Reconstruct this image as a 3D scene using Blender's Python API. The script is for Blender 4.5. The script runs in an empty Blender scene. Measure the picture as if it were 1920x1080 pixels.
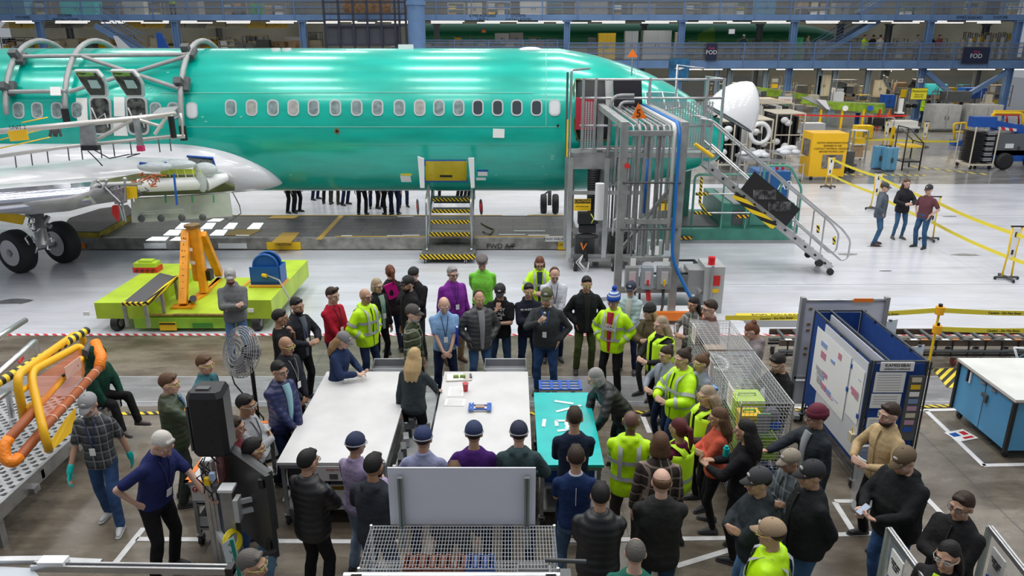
import bpy,math,random
from mathutils import Vector,Matrix,Euler
random.seed(7)
S = bpy.context.scene
COL = S.collection
# ---------------------------------------------------------------- camera, world, lamps, exposure
CH,PITCH,FPX = 5.7,math.radians(18.6),1400.0
cam = bpy.data.objects.new('camera',bpy.data.cameras.new('camera'))
cam.data.sensor_width = 36;cam.data.lens = FPX / 1920 * 36
cam.data.clip_start = 0.1;cam.data.clip_end = 400
cam.location = (0,0,CH);cam.rotation_euler = (math.pi / 2 - PITCH,0,0)
COL.objects.link(cam);S.camera = cam
S.view_settings.view_transform = 'Standard';S.view_settings.look = 'None'
S.view_settings.exposure = 0.0;S.view_settings.gamma = 1.0;S.view_settings.use_curve_mapping = False
W = bpy.data.worlds.new('world');S.world = W;W.use_nodes = True
W.node_tree.nodes['Background'].inputs[0].default_value = (0.80,0.86,0.95,1)
W.node_tree.nodes['Background'].inputs[1].default_value = 0.36
def area(name,loc,sx,sy,power,col=(1,0.98,0.95),rot=(0,0,0)):
    l = bpy.data.lights.new(name,'AREA');l.shape = 'RECTANGLE';l.size = sx;l.size_y = sy;l.energy = power;l.color = col
    o = bpy.data.objects.new(name,l);o.location = loc;o.rotation_euler = rot;COL.objects.link(o);return o
# rows of hangar lamps high above the hall (their streaks show on the fuselage)
for gx in (-19,-9.6,-3.2,3.2,11,20):
    for gy in (4.5,8.2,12.0,16.0,21,27,36,48):
        area('hangar_lamp',(gx + 0.6,gy,16),3.2,0.85,165 if gy < 10 else 240)
for z,y in ((7.0,57.5),(7.0,64),(3.3,57.5),(3.3,66),(10.5,58),(4,46)):       # fill rows added to brighten the dark mezzanine levels beside their strip lights
    for x in (-26,0,26): area('deck_fill',(x,y,z),24,1.2,520,(1,.90,.72))

# ---------------------------------------------------------------- pixel helpers (a pixel of the photo -> a point of the place)
CP,SP = math.cos(PITCH),math.sin(PITCH)
def ray(px,py):
    u = (px - 960) / FPX;v = (540 - py) / FPX
    return Vector((u,CP + v * SP,-SP + v * CP))
def gz(px,py,z=0.0):
    r = ray(px,py);t = (z - CH) / r.z;return Vector((r.x * t,r.y * t,z))
def gy(px,py,Y):
    r = ray(px,py);t = Y / r.y;return Vector((r.x * t,Y,CH + r.z * t))
# ---------------------------------------------------------------- materials
MATS = {}
def nodes_of(m):
    m.use_nodes = True;nt = m.node_tree;return nt,nt.nodes,nt.links,nt.nodes['Principled BSDF']
def mat(key,col,rough=0.5,metal=0.0,bump=0.0,bscale=20.0,var=0.0,vscale=3.0,coat=0.0,alpha=1.0,emit=0.0,trans=0.0,spec=None):
    if key in MATS: return MATS[key]
    m = bpy.data.materials.new(key);nt,N,L,B = nodes_of(m)
    c = tuple(col) + (1,)
    B.inputs['Base Color'].default_value = c;B.inputs['Roughness'].default_value = rough;B.inputs['Metallic'].default_value = metal
    B.inputs['Coat Weight'].default_value = coat;B.inputs['Alpha'].default_value = alpha
    if spec is not None: B.inputs['Specular IOR Level'].default_value = spec
    if trans: B.inputs['Transmission Weight'].default_value = trans
    if emit: B.inputs['Emission Color'].default_value = c;B.inputs['Emission Strength'].default_value = emit
    tc = N.new('ShaderNodeTexCoord')
    if bump:
        n = N.new('ShaderNodeTexNoise');n.inputs['Scale'].default_value = bscale;n.inputs['Detail'].default_value = 3
        L.new(tc.outputs['Object'],n.inputs['Vector'])
        b = N.new('ShaderNodeBump');b.inputs['Strength'].default_value = bump;b.inputs['Distance'].default_value = 0.03
        L.new(n.outputs['Fac'],b.inputs['Height']);L.new(b.outputs['Normal'],B.inputs['Normal'])
    if var:
        n = N.new('ShaderNodeTexNoise');n.inputs['Scale'].default_value = vscale;n.inputs['Detail'].default_value = 5
        L.new(tc.outputs['Object'],n.inputs['Vector'])
        r = N.new('ShaderNodeValToRGB');r.color_ramp.elements[0].position = 0.35;r.color_ramp.elements[1].position = 0.7
        r.color_ramp.elements[0].color = tuple(max(0,x * (1 - var)) for x in col) + (1,);r.color_ramp.elements[1].color = tuple(min(1,x * (1 + var * .5)) for x in col) + (1,)
        L.new(n.outputs['Fac'],r.inputs[0]);L.new(r.outputs[0],B.inputs['Base Color'])
    MATS[key] = m;return m
def stripes(key,c1,c2,scale,direction=(1,0,1),rough=0.5,duty=0.5):
    """diagonal warning tape and the like"""
    if key in MATS: return MATS[key]
    m = bpy.data.materials.new(key);nt,N,L,B = nodes_of(m);B.inputs['Roughness'].default_value = rough
    tc = N.new('ShaderNodeTexCoord');d = N.new('ShaderNodeVectorMath');d.operation = 'DOT_PRODUCT';d.inputs[1].default_value = direction
    L.new(tc.outputs['Object'],d.inputs[0])
    a = N.new('ShaderNodeMath');a.operation = 'MULTIPLY';a.inputs[1].default_value = scale;L.new(d.outputs['Value'],a.inputs[0])
    f = N.new('ShaderNodeMath');f.operation = 'FRACT';L.new(a.outputs[0],f.inputs[0])
    g = N.new('ShaderNodeMath');g.operation = 'GREATER_THAN';g.inputs[1].default_value = duty;L.new(f.outputs[0],g.inputs[0])
    x = N.new('ShaderNodeMix');x.data_type = 'RGBA';x.inputs[6].default_value = tuple(c1) + (1,);x.inputs[7].default_value = tuple(c2) + (1,)
    L.new(g.outputs[0],x.inputs[0]);L.new(x.outputs[2],B.inputs['Base Color'])
    MATS[key] = m;return m
def plaid(key,base,line,s=9.0,dark=None):
    if key in MATS: return MATS[key]
    m = bpy.data.materials.new(key);nt,N,L,B = nodes_of(m);B.inputs['Roughness'].default_value = 0.85
    tc = N.new('ShaderNodeTexCoord');sp = N.new('ShaderNodeSeparateXYZ');L.new(tc.outputs['Object'],sp.inputs[0])
    xy = N.new('ShaderNodeMath');xy.operation = 'ADD';L.new(sp.outputs[0],xy.inputs[0]);L.new(sp.outputs[1],xy.inputs[1])
    def band(src,sc,th,off=0.0):
        a = N.new('ShaderNodeMath');a.operation = 'MULTIPLY_ADD';a.inputs[1].default_value = sc;a.inputs[2].default_value = off;L.new(src,a.inputs[0])
        f = N.new('ShaderNodeMath');f.operation = 'FRACT';L.new(a.outputs[0],f.inputs[0])
        g = N.new('ShaderNodeMath');g.operation = 'GREATER_THAN';g.inputs[1].default_value = th;L.new(f.outputs[0],g.inputs[0]);return g.outputs[0]
    def mix(fac,a,col,k):
        q = N.new('ShaderNodeMath');q.operation = 'MULTIPLY';q.inputs[1].default_value = k;L.new(fac,q.inputs[0])
        x = N.new('ShaderNodeMix');x.data_type = 'RGBA';x.inputs[7].default_value = tuple(col) + (1,);L.new(q.outputs[0],x.inputs[0])
        if isinstance(a,tuple): x.inputs[6].default_value = a + (1,)
        else: L.new(a,x.inputs[6])
        return x.outputs[2]
    dk = dark or tuple(c * 0.35 for c in base)
    c = mix(band(xy.outputs[0],s,.5),tuple(base),dk,.7);c = mix(band(sp.outputs[2],s,.5),c,dk,.7)
    c = mix(band(xy.outputs[0],s,.84,.3),c,line,.6);c = mix(band(sp.outputs[2],s,.84,.3),c,line,.6)
    L.new(c,B.inputs['Base Color']);MATS[key] = m;return m
def quilt(key,col,rough=0.45,s=13.0):
    """padded jacket: baffles as a bump along the height"""
    if key in MATS: return MATS[key]
    m = bpy.data.materials.new(key);nt,N,L,B = nodes_of(m);B.inputs['Roughness'].default_value = rough;B.inputs['Base Color'].default_value = tuple(col) + (1,)
    tc = N.new('ShaderNodeTexCoord');w = N.new('ShaderNodeTexWave');w.bands_direction = 'Z';w.inputs['Scale'].default_value = s / 6.28 * 2;w.inputs['Distortion'].default_value = 1.0;w.inputs['Detail'].default_value = 1
    L.new(tc.outputs['Object'],w.inputs['Vector'])
    b = N.new('ShaderNodeBump');b.inputs['Strength'].default_value = 0.45;b.inputs['Distance'].default_value = 0.012
    L.new(w.outputs['Fac'],b.inputs['Height']);L.new(b.outputs['Normal'],B.inputs['Normal'])
    MATS[key] = m;return m
# ---------------------------------------------------------------- mesh building
class MB:
    def __init__(s): s.v = [];s.f = [];s.sm = []
    def add(s,vs,fs,smooth=False):
        o = len(s.v);s.v += [Vector(p) for p in vs]
        for f in fs: s.f.append([i + o for i in f]);s.sm.append(smooth)
        return s
    def box(s,c,d,rz=0.0,M=None):
        x,y,z = d[0] / 2,d[1] / 2,d[2] / 2;c = Vector(c)
        vs = [Vector((i,j,k)) for i in (-x,x) for j in (-y,y) for k in (-z,z)]
        R = M if M is not None else Matrix.Rotation(rz,3,'Z')
        return s.add([c + R @ p for p in vs],[(0,1,3,2),(4,6,7,5),(0,4,5,1),(2,3,7,6),(0,2,6,4),(1,5,7,3)])
    def bb(s,a,b):
        return s.box([(a[i] + b[i]) / 2 for i in range(3)],[abs(b[i] - a[i]) for i in range(3)])
    def frame(s,d):
        d = d.normalized();u = Vector((0,0,1)) if abs(d.z) < .95 else Vector((1,0,0))
        x = d.cross(u).normalized();return x,x.cross(d).normalized()
    def cyl(s,a,b,r,r2=None,n=10,cap=True):
        a,b = Vector(a),Vector(b);r2 = r if r2 is None else r2;x,y = s.frame(b - a);vs = []
        for p,q in ((a,r),(b,r2)):
            for i in range(n):
                t = 2 * math.pi * i / n;vs.append(p + x * math.cos(t) * q + y * math.sin(t) * q)
        fs = [(i,(i + 1) % n,n + (i + 1) % n,n + i) for i in range(n)]
        s.add(vs,fs,n > 6)
        if cap: s.add(vs,[tuple(reversed(range(n))),tuple(range(n,2 * n))])
        return s
    def bar(s,a,b,w,h=None):
        """square bar from a to b"""
        a,b = Vector(a),Vector(b);h = w if h is None else h;x,y = s.frame(b - a);vs = []
        for p in (a,b):
            for i,j in ((-1,-1),(1,-1),(1,1),(-1,1)): vs.append(p + x * i * w / 2 + y * j * h / 2)
        return s.add(vs,[(0,1,2,3),(7,6,5,4),(0,4,5,1),(1,5,6,2),(2,6,7,3),(3,7,4,0)])
    def tube(s,pts,r,n=8,closed=False,fillet=0.0):
        P = [Vector(p) for p in pts]
        if fillet and len(P) > 2:
            Q = [] if closed else [P[0]]
            rng = range(len(P)) if closed else range(1,len(P) - 1)
            for i in rng:
                a,b,c = P[i - 1],P[i],P[(i + 1) % len(P)]
                k = min(fillet,(a - b).length * .45,(c - b).length * .45)
                p0 = b + (a - b).normalized() * k;p1 = b + (c - b).normalized() * k
                for t in (0,.25,.5,.75,1): Q.append(p0 * (1 - t) ** 2 + b * 2 * t * (1 - t) + p1 * t * t)
            if not closed: Q.append(P[-1])
            P = Q
        m = len(P);vs = [];prev = None
        for i,p in enumerate(P):
            if closed: d = P[(i + 1) % m] - P[i - 1]
            else: d = P[min(i + 1,m - 1)] - P[max(i - 1,0)]
            d = d.normalized() if d.length > 1e-9 else Vector((0,0,1))
            if prev is None: x,y = s.frame(d)
            else:
                x = prev - d * prev.dot(d);x = x.normalized() if x.length > 1e-6 else s.frame(d)[0];y = x.cross(d)
            prev = x
            for k in range(n):
                t = 2 * math.pi * k / n;vs.append(p + x * math.cos(t) * r + y * math.sin(t) * r)
        fs = []
        for i in range(m if closed else m - 1):
            j = (i + 1) % m
            for k in range(n): fs.append((i * n + k,i * n + (k + 1) % n,j * n + (k + 1) % n,j * n + k))
        if not closed: fs += [tuple(reversed(range(n))),tuple(range((m - 1) * n,m * n))]
        return s.add(vs,fs,n > 5)
    def loft(s,rings,caps=True,smooth=True):
        n = len(rings[0]);vs = [p for r in rings for p in r];fs = []
        for i in range(len(rings) - 1):
            for k in range(n): fs.append((i * n + k,i * n + (k + 1) % n,(i + 1) * n + (k + 1) % n,(i + 1) * n + k))
        s.add(vs,fs,smooth)
        if caps: s.add(list(rings[0]) + list(rings[-1]),[tuple(reversed(range(n))),tuple(range(n,2 * n))])
        return s
    def ell(s,c,r,n=14,m=10,M=None,f=None):
        c = Vector(c);vs = []
        for j in range(m + 1):
            ph = math.pi * j / m
            for i in range(n):
                t = 2 * math.pi * i / n;d = Vector((math.sin(ph) * math.cos(t),math.sin(ph) * math.sin(t),math.cos(ph)))
                k = f(d) if f else 1.0
                q = Vector((d.x * r[0] * k,d.y * r[1] * k,d.z * r[2] * k))
                vs.append(c + (M @ q if M is not None else q))
        fs = [(j * n + i,(j + 1) * n + i,(j + 1) * n + (i + 1) % n,j * n + (i + 1) % n) for j in range(m) for i in range(n)]
        return s.add(vs,fs,True)
    def poly(s,pts,th=0.02,d=None):
        """flat polygon given thickness along its normal (or direction d)"""
        P = [Vector(p) for p in pts];n = (P[1] - P[0]).cross(P[2] - P[0]).normalized() if d is None else Vector(d).normalized()
        k = len(P);vs = [p + n * th / 2 for p in P] + [p - n * th / 2 for p in P]
        return s.add(vs,[tuple(range(k)),tuple(reversed(range(k,2 * k)))] + [(i,i + k,(i + 1) % k + k,(i + 1) % k) for i in range(k)])
    def torus(s,c,axis,R,r,n=20,k=6):
        c = Vector(c);x,y = s.frame(Vector(axis))
        return s.tube([c + x * math.cos(2 * math.pi * i / n) * R + y * math.sin(2 * math.pi * i / n) * R for i in range(n)],r,k,closed=True)
    def B(s,name,m,parent=None,local=False):
        """vertices are in world metres unless local; parts are stored relative to their thing"""
        me = bpy.data.meshes.new(name);r = parent
        while r is not None and r.parent is not None: r = r.parent
        if r is not None and not local:
            inv = (Matrix.Translation(r.location) @ r.rotation_euler.to_matrix().to_4x4()).inverted();vs = [inv @ p for p in s.v]
        else: vs = s.v
        if r is None and not local and vs:      # one-mesh thing: origin at its base
            lo = Vector((min(p.x for p in vs),min(p.y for p in vs),min(p.z for p in vs)));hi = Vector((max(p.x for p in vs),max(p.y for p in vs),lo.z))
            c = (lo + hi) / 2;vs = [p - c for p in vs]
        else: c = Vector()
        me.from_pydata([tuple(p) for p in vs],[],s.f);me.polygons.foreach_set('use_smooth',s.sm);me.materials.append(m)
        o = bpy.data.objects.new(name,me);COL.objects.link(o);o.location = c
        if parent is not None: o.parent = parent
        return o
def tag(o,label=None,cat=None,group=None,kind=None):
    if label: o['label'] = label
    if cat: o['category'] = cat
    if group: o['group'] = group
    if kind: o['kind'] = kind
    return o
def thing(name,loc,label,cat,group=None,rz=0.0):
    o = bpy.data.objects.new(name,None);COL.objects.link(o);o.location = loc;o.rotation_euler = (0,0,rz);o.empty_display_size = .2
    return tag(o,label,cat,group)
def struct(name,mb,m,parent=None):
    o = mb.B(name,m,parent)
    if parent is None: o['kind'] = 'structure'
    return o
def copy_tree(o,parent=None):
    c = o.copy();COL.objects.link(c);c.parent = parent
    for ch in [x for x in o.children]: copy_tree(ch,c)
    return c
def text(name,body,m,parent,pos,size,X=(1,0,0),Y=(0,0,1),depth=0.004,align='CENTER'):
    """lettering as mesh; X is the reading direction, Y the up direction"""
    cu = bpy.data.curves.new(name,'FONT');cu.body = body;cu.size = size;cu.align_x = align;cu.align_y = 'CENTER';cu.extrude = depth / 2;cu.resolution_u = 3
    t = bpy.data.objects.new('tmp',cu);me = bpy.data.meshes.new_from_object(t);bpy.data.objects.remove(t)
    X,Y = Vector(X).normalized(),Vector(Y).normalized();Z = X.cross(Y);R = Matrix((X,Y,Z)).transposed();p = Vector(pos)
    mb = MB();mb.add([p + R @ v.co for v in me.vertices],[tuple(f.vertices) for f in me.polygons])
    bpy.data.meshes.remove(me);return mb.B(name,m,parent)
# common materials
WHITE = mat('white_paint',(.78,.79,.80),.35);PAPER = mat('paper',(.85,.85,.83),.7);BLACK = mat('black_plastic',(.012,.012,.014),.42)
RUBBER = mat('black_rubber',(.016,.016,.017),.6,bump=.1,bscale=40);STEEL = mat('galvanised_steel',(.42,.43,.44),.38,.75,var=.25,vscale=6)
ALU = mat('aluminium',(.56,.57,.58),.3,.8,var=.12,vscale=5);GREY = mat('grey_paint',(.30,.31,.32),.45,var=.15);DGREY = mat('dark_grey_paint',(.09,.095,.1),.5,var=.2)
YEL = mat('safety_yellow',(.86,.55,.01),.4,var=.1);ORANGE = mat('safety_orange',(.9,.22,.02),.45,var=.1);LIME = mat('lime_paint',(.46,.64,.04),.42,var=.18,vscale=2)
RED = mat('signal_red',(.6,.02,.02),.4);BLUE = mat('strong_blue',(.01,.09,.42),.4,var=.15);SBLUE = mat('structural_blue',(.15,.27,.50),.5,var=.15,vscale=1)
CHROME = mat('chrome',(.75,.75,.76),.15,1.0);TANP = mat('cream_plastic',(.62,.56,.42),.5);WOODB = mat('cardboard',(.42,.28,.16),.8,var=.2)
HAZ = stripes('yellow_black_stripes',(.85,.60,.01),(.01,.01,.01),9,(1,0,1));HAZO = stripes('orange_black_stripes',(.9,.45,.01),(.02,.02,.02),7,(1,0,1))
# ================================================================ SETTING
def floor_mat(key,base,tint,rough,sc=0.25,streak=0.35,spec=.5):
    m = bpy.data.materials.new(key);nt,N,L,B = nodes_of(m)
    tc = N.new('ShaderNodeTexCoord');mp = N.new('ShaderNodeMapping');mp.inputs['Scale'].default_value = (1,2.6,1);L.new(tc.outputs['Object'],mp.inputs[0])
    n = N.new('ShaderNodeTexNoise');n.inputs['Scale'].default_value = sc * 2;n.inputs['Detail'].default_value = 8;n.inputs['Roughness'].default_value = .62;L.new(mp.outputs[0],n.inputs['Vector'])
    r = N.new('ShaderNodeValToRGB');r.color_ramp.elements[0].position = .36;r.color_ramp.elements[1].position = .62
    r.color_ramp.elements[0].color = tuple(tint) + (1,);r.color_ramp.elements[1].color = tuple(base) + (1,);L.new(n.outputs['Fac'],r.inputs[0])
    # long scuffs along x
    mp2 = N.new('ShaderNodeMapping');mp2.inputs['Scale'].default_value = (.18,3.2,1);L.new(tc.outputs['Object'],mp2.inputs[0])
    n2 = N.new('ShaderNodeTexNoise');n2.inputs['Scale'].default_value = 2.0;n2.inputs['Detail'].default_value = 6;L.new(mp2.outputs[0],n2.inputs['Vector'])
    r2 = N.new('ShaderNodeValToRGB');r2.color_ramp.elements[0].position = .50;r2.color_ramp.elements[1].position = .72;L.new(n2.outputs['Fac'],r2.inputs[0])
    mu = N.new('ShaderNodeMath');mu.operation = 'MULTIPLY';mu.inputs[1].default_value = streak;L.new(r2.outputs[0],mu.inputs[0])
    x = N.new('ShaderNodeMix');x.data_type = 'RGBA';x.inputs[7].default_value = tuple(c * .38 for c in tint) + (1,);L.new(mu.outputs[0],x.inputs[0]);L.new(r.outputs[0],x.inputs[6])
    L.new(x.outputs[2],B.inputs['Base Color'])
    rr = N.new('ShaderNodeMapRange');rr.inputs[3].default_value = rough * .7;rr.inputs[4].default_value = rough * 1.5;L.new(n.outputs['Fac'],rr.inputs[0]);L.new(rr.outputs[0],B.inputs['Roughness'])
    B.inputs['Specular IOR Level'].default_value = spec
    return m
WHF = floor_mat('painted_white_floor',(.63,.65,.71),(.55,.56,.60),.22,streak=.22)
CON = floor_mat('brown_concrete',(.215,.185,.145),(.10,.082,.06),.24,sc=.5,streak=.3)
CON2 = floor_mat('grey_concrete',(.30,.30,.31),(.19,.19,.195),.25,sc=.5,streak=.3)
CON3 = floor_mat('far_concrete',(.27,.27,.27),(.17,.165,.16),.16,sc=.3,streak=.2)
YB = 13.95                                        # edge between painted floor and concrete
YC = gz(960,345).y
struct('floor',MB().bb((-30,-3,-.3),(34,10.9,0)),CON)
struct('floor',MB().bb((-30,10.9,-.3),(34,12.0,0)),CON2)
struct('floor',MB().bb((-30,12.0,-.3),(34,YB,0)),CON)
struct('floor',MB().bb((-45,YB,-.3),(45,YC,0)),WHF)
struct('floor',MB().bb((-75,YC,-.3),(75,125,0)),CON3)
struct('wall_back',MB().bb((-75,118,0),(75,118.3,14)),mat('far_wall',(.42,.38,.27),.8,var=.3,vscale=.15))
TAPEW = mat('white_floor_tape',(.78,.78,.78),.45,var=.12,vscale=8)
def line(name,pts,w,m,z=.004):
    for a,b in zip(pts,pts[1:]):
        p,q = gz(*a),gz(*b);d = (q - p).normalized();n = Vector((-d.y,d.x,0)) * w / 2;e = d * w / 2 * 0
        mb = MB().poly([p - e + n + Vector((0,0,z)),p - e - n + Vector((0,0,z)),q + e - n + Vector((0,0,z)),q + e + n + Vector((0,0,z))],.004,(0,0,1))
        struct(name,mb,m)
for pts in ([(210,1064),(270,990)],[(256,1011),(385,1012)],[(520,1015),(745,1016)],[(1045,1014),(1385,1009)],[(1268,1062),(1386,1026)],
            [(1565,940),(1602,940)],[(1565,942),(1603,1002)],[(1565,1003),(1735,997)],[(1733,930),(1800,1000)],[(1736,770),(1845,874)],[(1843,873),(1925,871)],
            [(1205,780),(1218,812)],[(505,853),(548,853)],[(1485,765),(1560,765)],[(1725,770),(1800,768)],[(560,853),(535,940)],[(775,745),(805,800)]):
    line('floor_line',pts,.075,TAPEW)
for pts in ([(190,777),(300,775)],[(1190,773),(1240,776)],[(1480,768),(1560,770)],[(1725,763),(1797,761)],[(780,775),(812,776)],[(980,776),(1010,776)]):
    line('floor_line',pts,.09,stripes('floor_hazard',(.8,.6,.02),(.02,.02,.02),7,(1,1,0)),z=.008)
a = gz(0,628).y
mb = MB().bb((-18,YB - .02,.001),(12,YB + .07,.006));struct('floor_line',mb,stripes('red_white_tape',(.75,.75,.75),(.6,.03,.05),5.5,(1,1,0)))
for x,y0,y1 in ((-3.6,4,13.9),(1.4,4,13.9),(6.2,4,13.9),(-8.6,4,13.9)):     # slab joints
    struct('floor_joint',MB().bb((x,y0,.0005),(x + .012,y1,.002)),DGREY)
for x0,x1,y in ((-12,12,11.05),(-12,12,12.0)): struct('floor_joint',MB().bb((x0,y,.0005),(x1,y + .03,.003)),mat('joint_strip',(.42,.43,.44),.4))
for y in (17.2,23.4,24.6): struct('floor_joint',MB().bb((4,y,.0005),(24,y + .02,.003)),mat('pale_joint',(.38,.38,.4),.5))
# hatched yellow patch on the concrete and signs stuck on the floor
P = [gz(1748,692),gz(1812,690),gz(1815,730),gz(1775,727)]
struct('floor_marking',MB().poly([p + Vector((0,0,.006)) for p in P],.004,(0,0,1)),stripes('floor_hazard2',(.75,.6,.05),(.03,.03,.02),6,(1,-1,0)))
def floor_sign(cx,cy,w,d,m,label,rz=0):
    c = gz(cx,cy);t = thing('floor_sign',c,label,'sign',rz=rz)
    MB().box((0,0,.006),(w,d,.004)).B('sheet',m,t,local=True);return t
t = floor_sign(1802,817,.36,.28,PAPER,'white floor sticker with red and blue squares beside the blue cabinet',.3)
MB().box((-.08,.04,.0095),(.13,.1,.002)).B('blue_square',BLUE,t,local=True);MB().box((.09,.04,.0095),(.1,.1,.002)).B('red_square',RED,t,local=True);MB().box((.05,-.08,.0095),(.18,.05,.002)).B('red_square',RED,t,local=True)
t = floor_sign(1480,604,1.9,.55,mat('grey_mat',(.16,.17,.18),.6),'yellow and black floor sign behind the cages reading FOD awareness area')
MB().box((0,.3,.0065),(2.0,.42,.004)).B('yellow_band',mat('tape_yellow',(.85,.7,.05),.5),t,local=True)
text('lettering','FOD AWARENESS\nAREA',BLACK,t,(t.location.x,t.location.y + .3,.012),.17,(1,0,0),(0,1,0))
for (px,py,sx,sy) in ((330,565,.5,.2),(30,565,.45,.25),(1590,477,.35,.12),(1810,478,.45,.15),(1640,462,.3,.08),(1660,508,.2,.05),(1780,406,.3,.08)):
    c = gz(px,py);n = 14
    pts = [c + Vector((math.cos(6.283 * i / n) * sx * (.7 + .3 * random.random()),math.sin(6.283 * i / n) * sy * (.6 + .4 * random.random()),.003)) for i in range(n)]
    struct('floor_stain',MB().poly(pts,.002,(0,0,1)),mat('floor_patch',(.13,.13,.14),.12))
# ================================================================ AIRLINER
FY,FZ,RY,RZ = 21.63,3.43,1.88,1.97
SEC = [(-40,5.40,1.46,1.88),(1.3,5.40,1.46,1.88),(2.2,5.24,1.48,1.86),(3.0,5.02,1.55,1.78),(3.8,4.74,1.68,1.6),(4.5,4.40,1.85,1.38),(5.0,4.12,2.0,1.18),(5.5,3.72,2.2,.98),(5.85,3.5,2.34,.84)]
def sec(X):
    for a,b in zip(SEC,SEC[1:]):
        if X <= b[0]:
            t = max(0,(X - a[0]) / (b[0] - a[0]));return [a[i] * (1 - t) + b[i] * t for i in range(1,4)]
    return SEC[-1][1:]
def skin(px,py,k=1.0):
    """point and outward normal where the pixel's ray meets the fuselage"""
    r = ray(px,py);X = r.x * 20 / r.y
    for _ in range(4):
        zt,zb,ry = sec(X);zc = (zt + zb) / 2;rz = (zt - zb) / 2 * k;ry = ry * k
        a = (r.y / ry) ** 2 + (r.z / rz) ** 2;b = 2 * (r.y * -FY / ry ** 2 + r.z * (CH - zc) / rz ** 2);c = (FY / ry) ** 2 + ((CH - zc) / rz) ** 2 - 1
        D = b * b - 4 * a * c;t = (-b - math.sqrt(D)) / (2 * a) if D > 0 else -b / (2 * a);X = r.x * t
    p = Vector((X,r.y * t,CH + r.z * t));n = Vector((0,(p.y - FY) / ry ** 2,(p.z - zc) / rz ** 2)).normalized();return p,n
def on_skin(n):                                   # axes lying on the skin: x along the hull, y up the hull, z outward
    x = Vector((1,0,0));y = n.cross(x).normalized()
    if y.z < 0: y = -y
    return Matrix((x,y,n)).transposed()
plane = thing('airliner',(-2,FY,0),'green unpainted airliner fuselage with white wing root standing on the moving-line platform','airplane')
def teal():
    m = bpy.data.materials.new('green_primer');nt,N,L,B = nodes_of(m)
    tc = N.new('ShaderNodeTexCoord');mp = N.new('ShaderNodeMapping');mp.inputs['Scale'].default_value = (.5,1.5,2.5);L.new(tc.outputs['Object'],mp.inputs[0])
    n = N.new('ShaderNodeTexNoise');n.inputs['Scale'].default_value = 1.2;n.inputs['Detail'].default_value = 6;L.new(mp.outputs[0],n.inputs['Vector'])
    r = N.new('ShaderNodeValToRGB');r.color_ramp.elements[0].position = .3;r.color_ramp.elements[1].position = .7
    r.color_ramp.elements[0].color = (.0,.36,.28,1);r.color_ramp.elements[1].color = (.0,.50,.40,1);L.new(n.outputs['Fac'],r.inputs[0]);L.new(r.outputs[0],B.inputs['Base Color'])
    B.inputs['Roughness'].default_value = .25;B.inputs['Metallic'].default_value = .15;B.inputs['Coat Weight'].default_value = .5;B.inputs['Coat Roughness'].default_value = .12
    w = N.new('ShaderNodeTexWave');w.bands_direction = 'X';w.inputs['Scale'].default_value = .98;L.new(tc.outputs['Object'],w.inputs['Vector'])
    b = N.new('ShaderNodeBump');b.inputs['Strength'].default_value = .12;b.inputs['Distance'].default_value = .004;L.new(w.outputs['Fac'],b.inputs['Height']);L.new(b.outputs['Normal'],B.inputs['Normal']);return m
TEAL = teal();SEAM = mat('skin_seam',(.03,.42,.33),.4);TEALL = mat('pale_teal_seam',(.25,.65,.55),.4)
NS = 72
def ring(X,k=1.0):
    zt,zb,ry = sec(X);zc = (zt + zb) / 2;rz = (zt - zb) / 2
    return [Vector((X,FY + ry * k * math.cos(2 * math.pi * i / NS),zc + rz * k * math.sin(2 * math.pi * i / NS))) for i in range(NS)]
xs = [-22,-18,-14,-10,-6,-2,1.3] + [1.3 + .25 * i for i in range(1,19)] + [5.85]
hull = MB().loft([ring(x) for x in xs]).B('fuselage_skin',TEAL,plane)
def seam(pts,w,m,name='skin_seam'):            # a strip on the hull through pixels
    q = [skin(*p,k=1.003)[0] for p in pts];MB().tube(q,w,5).B(name,m,plane)
seam([(x,173 + abs(x - 700) * .004) for x in range(300,1031,70)],.009,TEALL);seam([(x,238) for x in range(350,1060,70)],.006,TEALL)
seam([(1024,y) for y in range(95,245,10)],.008,TEALL);seam([(x,271) for x in range(640,1060,60)],.004,SEAM)
seam([(1190 + (y - 125) * .1,y) for y in range(128,175,8)],.007,TEALL)
seam([(345 + 0 * y,y) for y in range(100,250,20)],.006,SEAM)
# ---- passenger windows
PANES = {'d': mat('window_dark',(.045,.06,.07),.12),'m': mat('window_mid',(.24,.31,.32),.25,var=.4,vscale=9),'w': mat('window_covered',(.66,.68,.70),.35),'g': mat('window_film',(.36,.36,.34),.4,var=.3,vscale=9)}
FRM = mat('window_frame_metal',(.55,.58,.58),.35,.3)
def rrect(w,h,r,n=5):
    pts = []
    for cx,cy,a0 in ((w / 2 - r,h / 2 - r,0),(-w / 2 + r,h / 2 - r,90),(-w / 2 + r,-h / 2 + r,180),(w / 2 - r,-h / 2 + r,270)):
        for i in range(n + 1):
            a = math.radians(a0 + 90 * i / n);pts.append((cx + r * math.cos(a),cy + r * math.sin(a)))
    return pts
def patch(mb,p,M,pts,z0,z1):
    k = len(pts);vs = [p + M @ Vector((x,y,z1)) for x,y in pts] + [p + M @ Vector((x,y,z0)) for x,y in pts]
    mb.add(vs,[tuple(range(k))] + [(i,i + k,(i + 1) % k + k,(i + 1) % k) for i in range(k)]);return mb
WIN = [(35,'m'),(70,'m'),(107,'m'),(145,'m'),(292,'m'),(325,'m'),(360,'w')] + list(zip([433,472,512,550,588,629,669,708,749,787,823,860,896,933,969,1006,1040],'mgmgmmmmmgmmddddww'))
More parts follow.
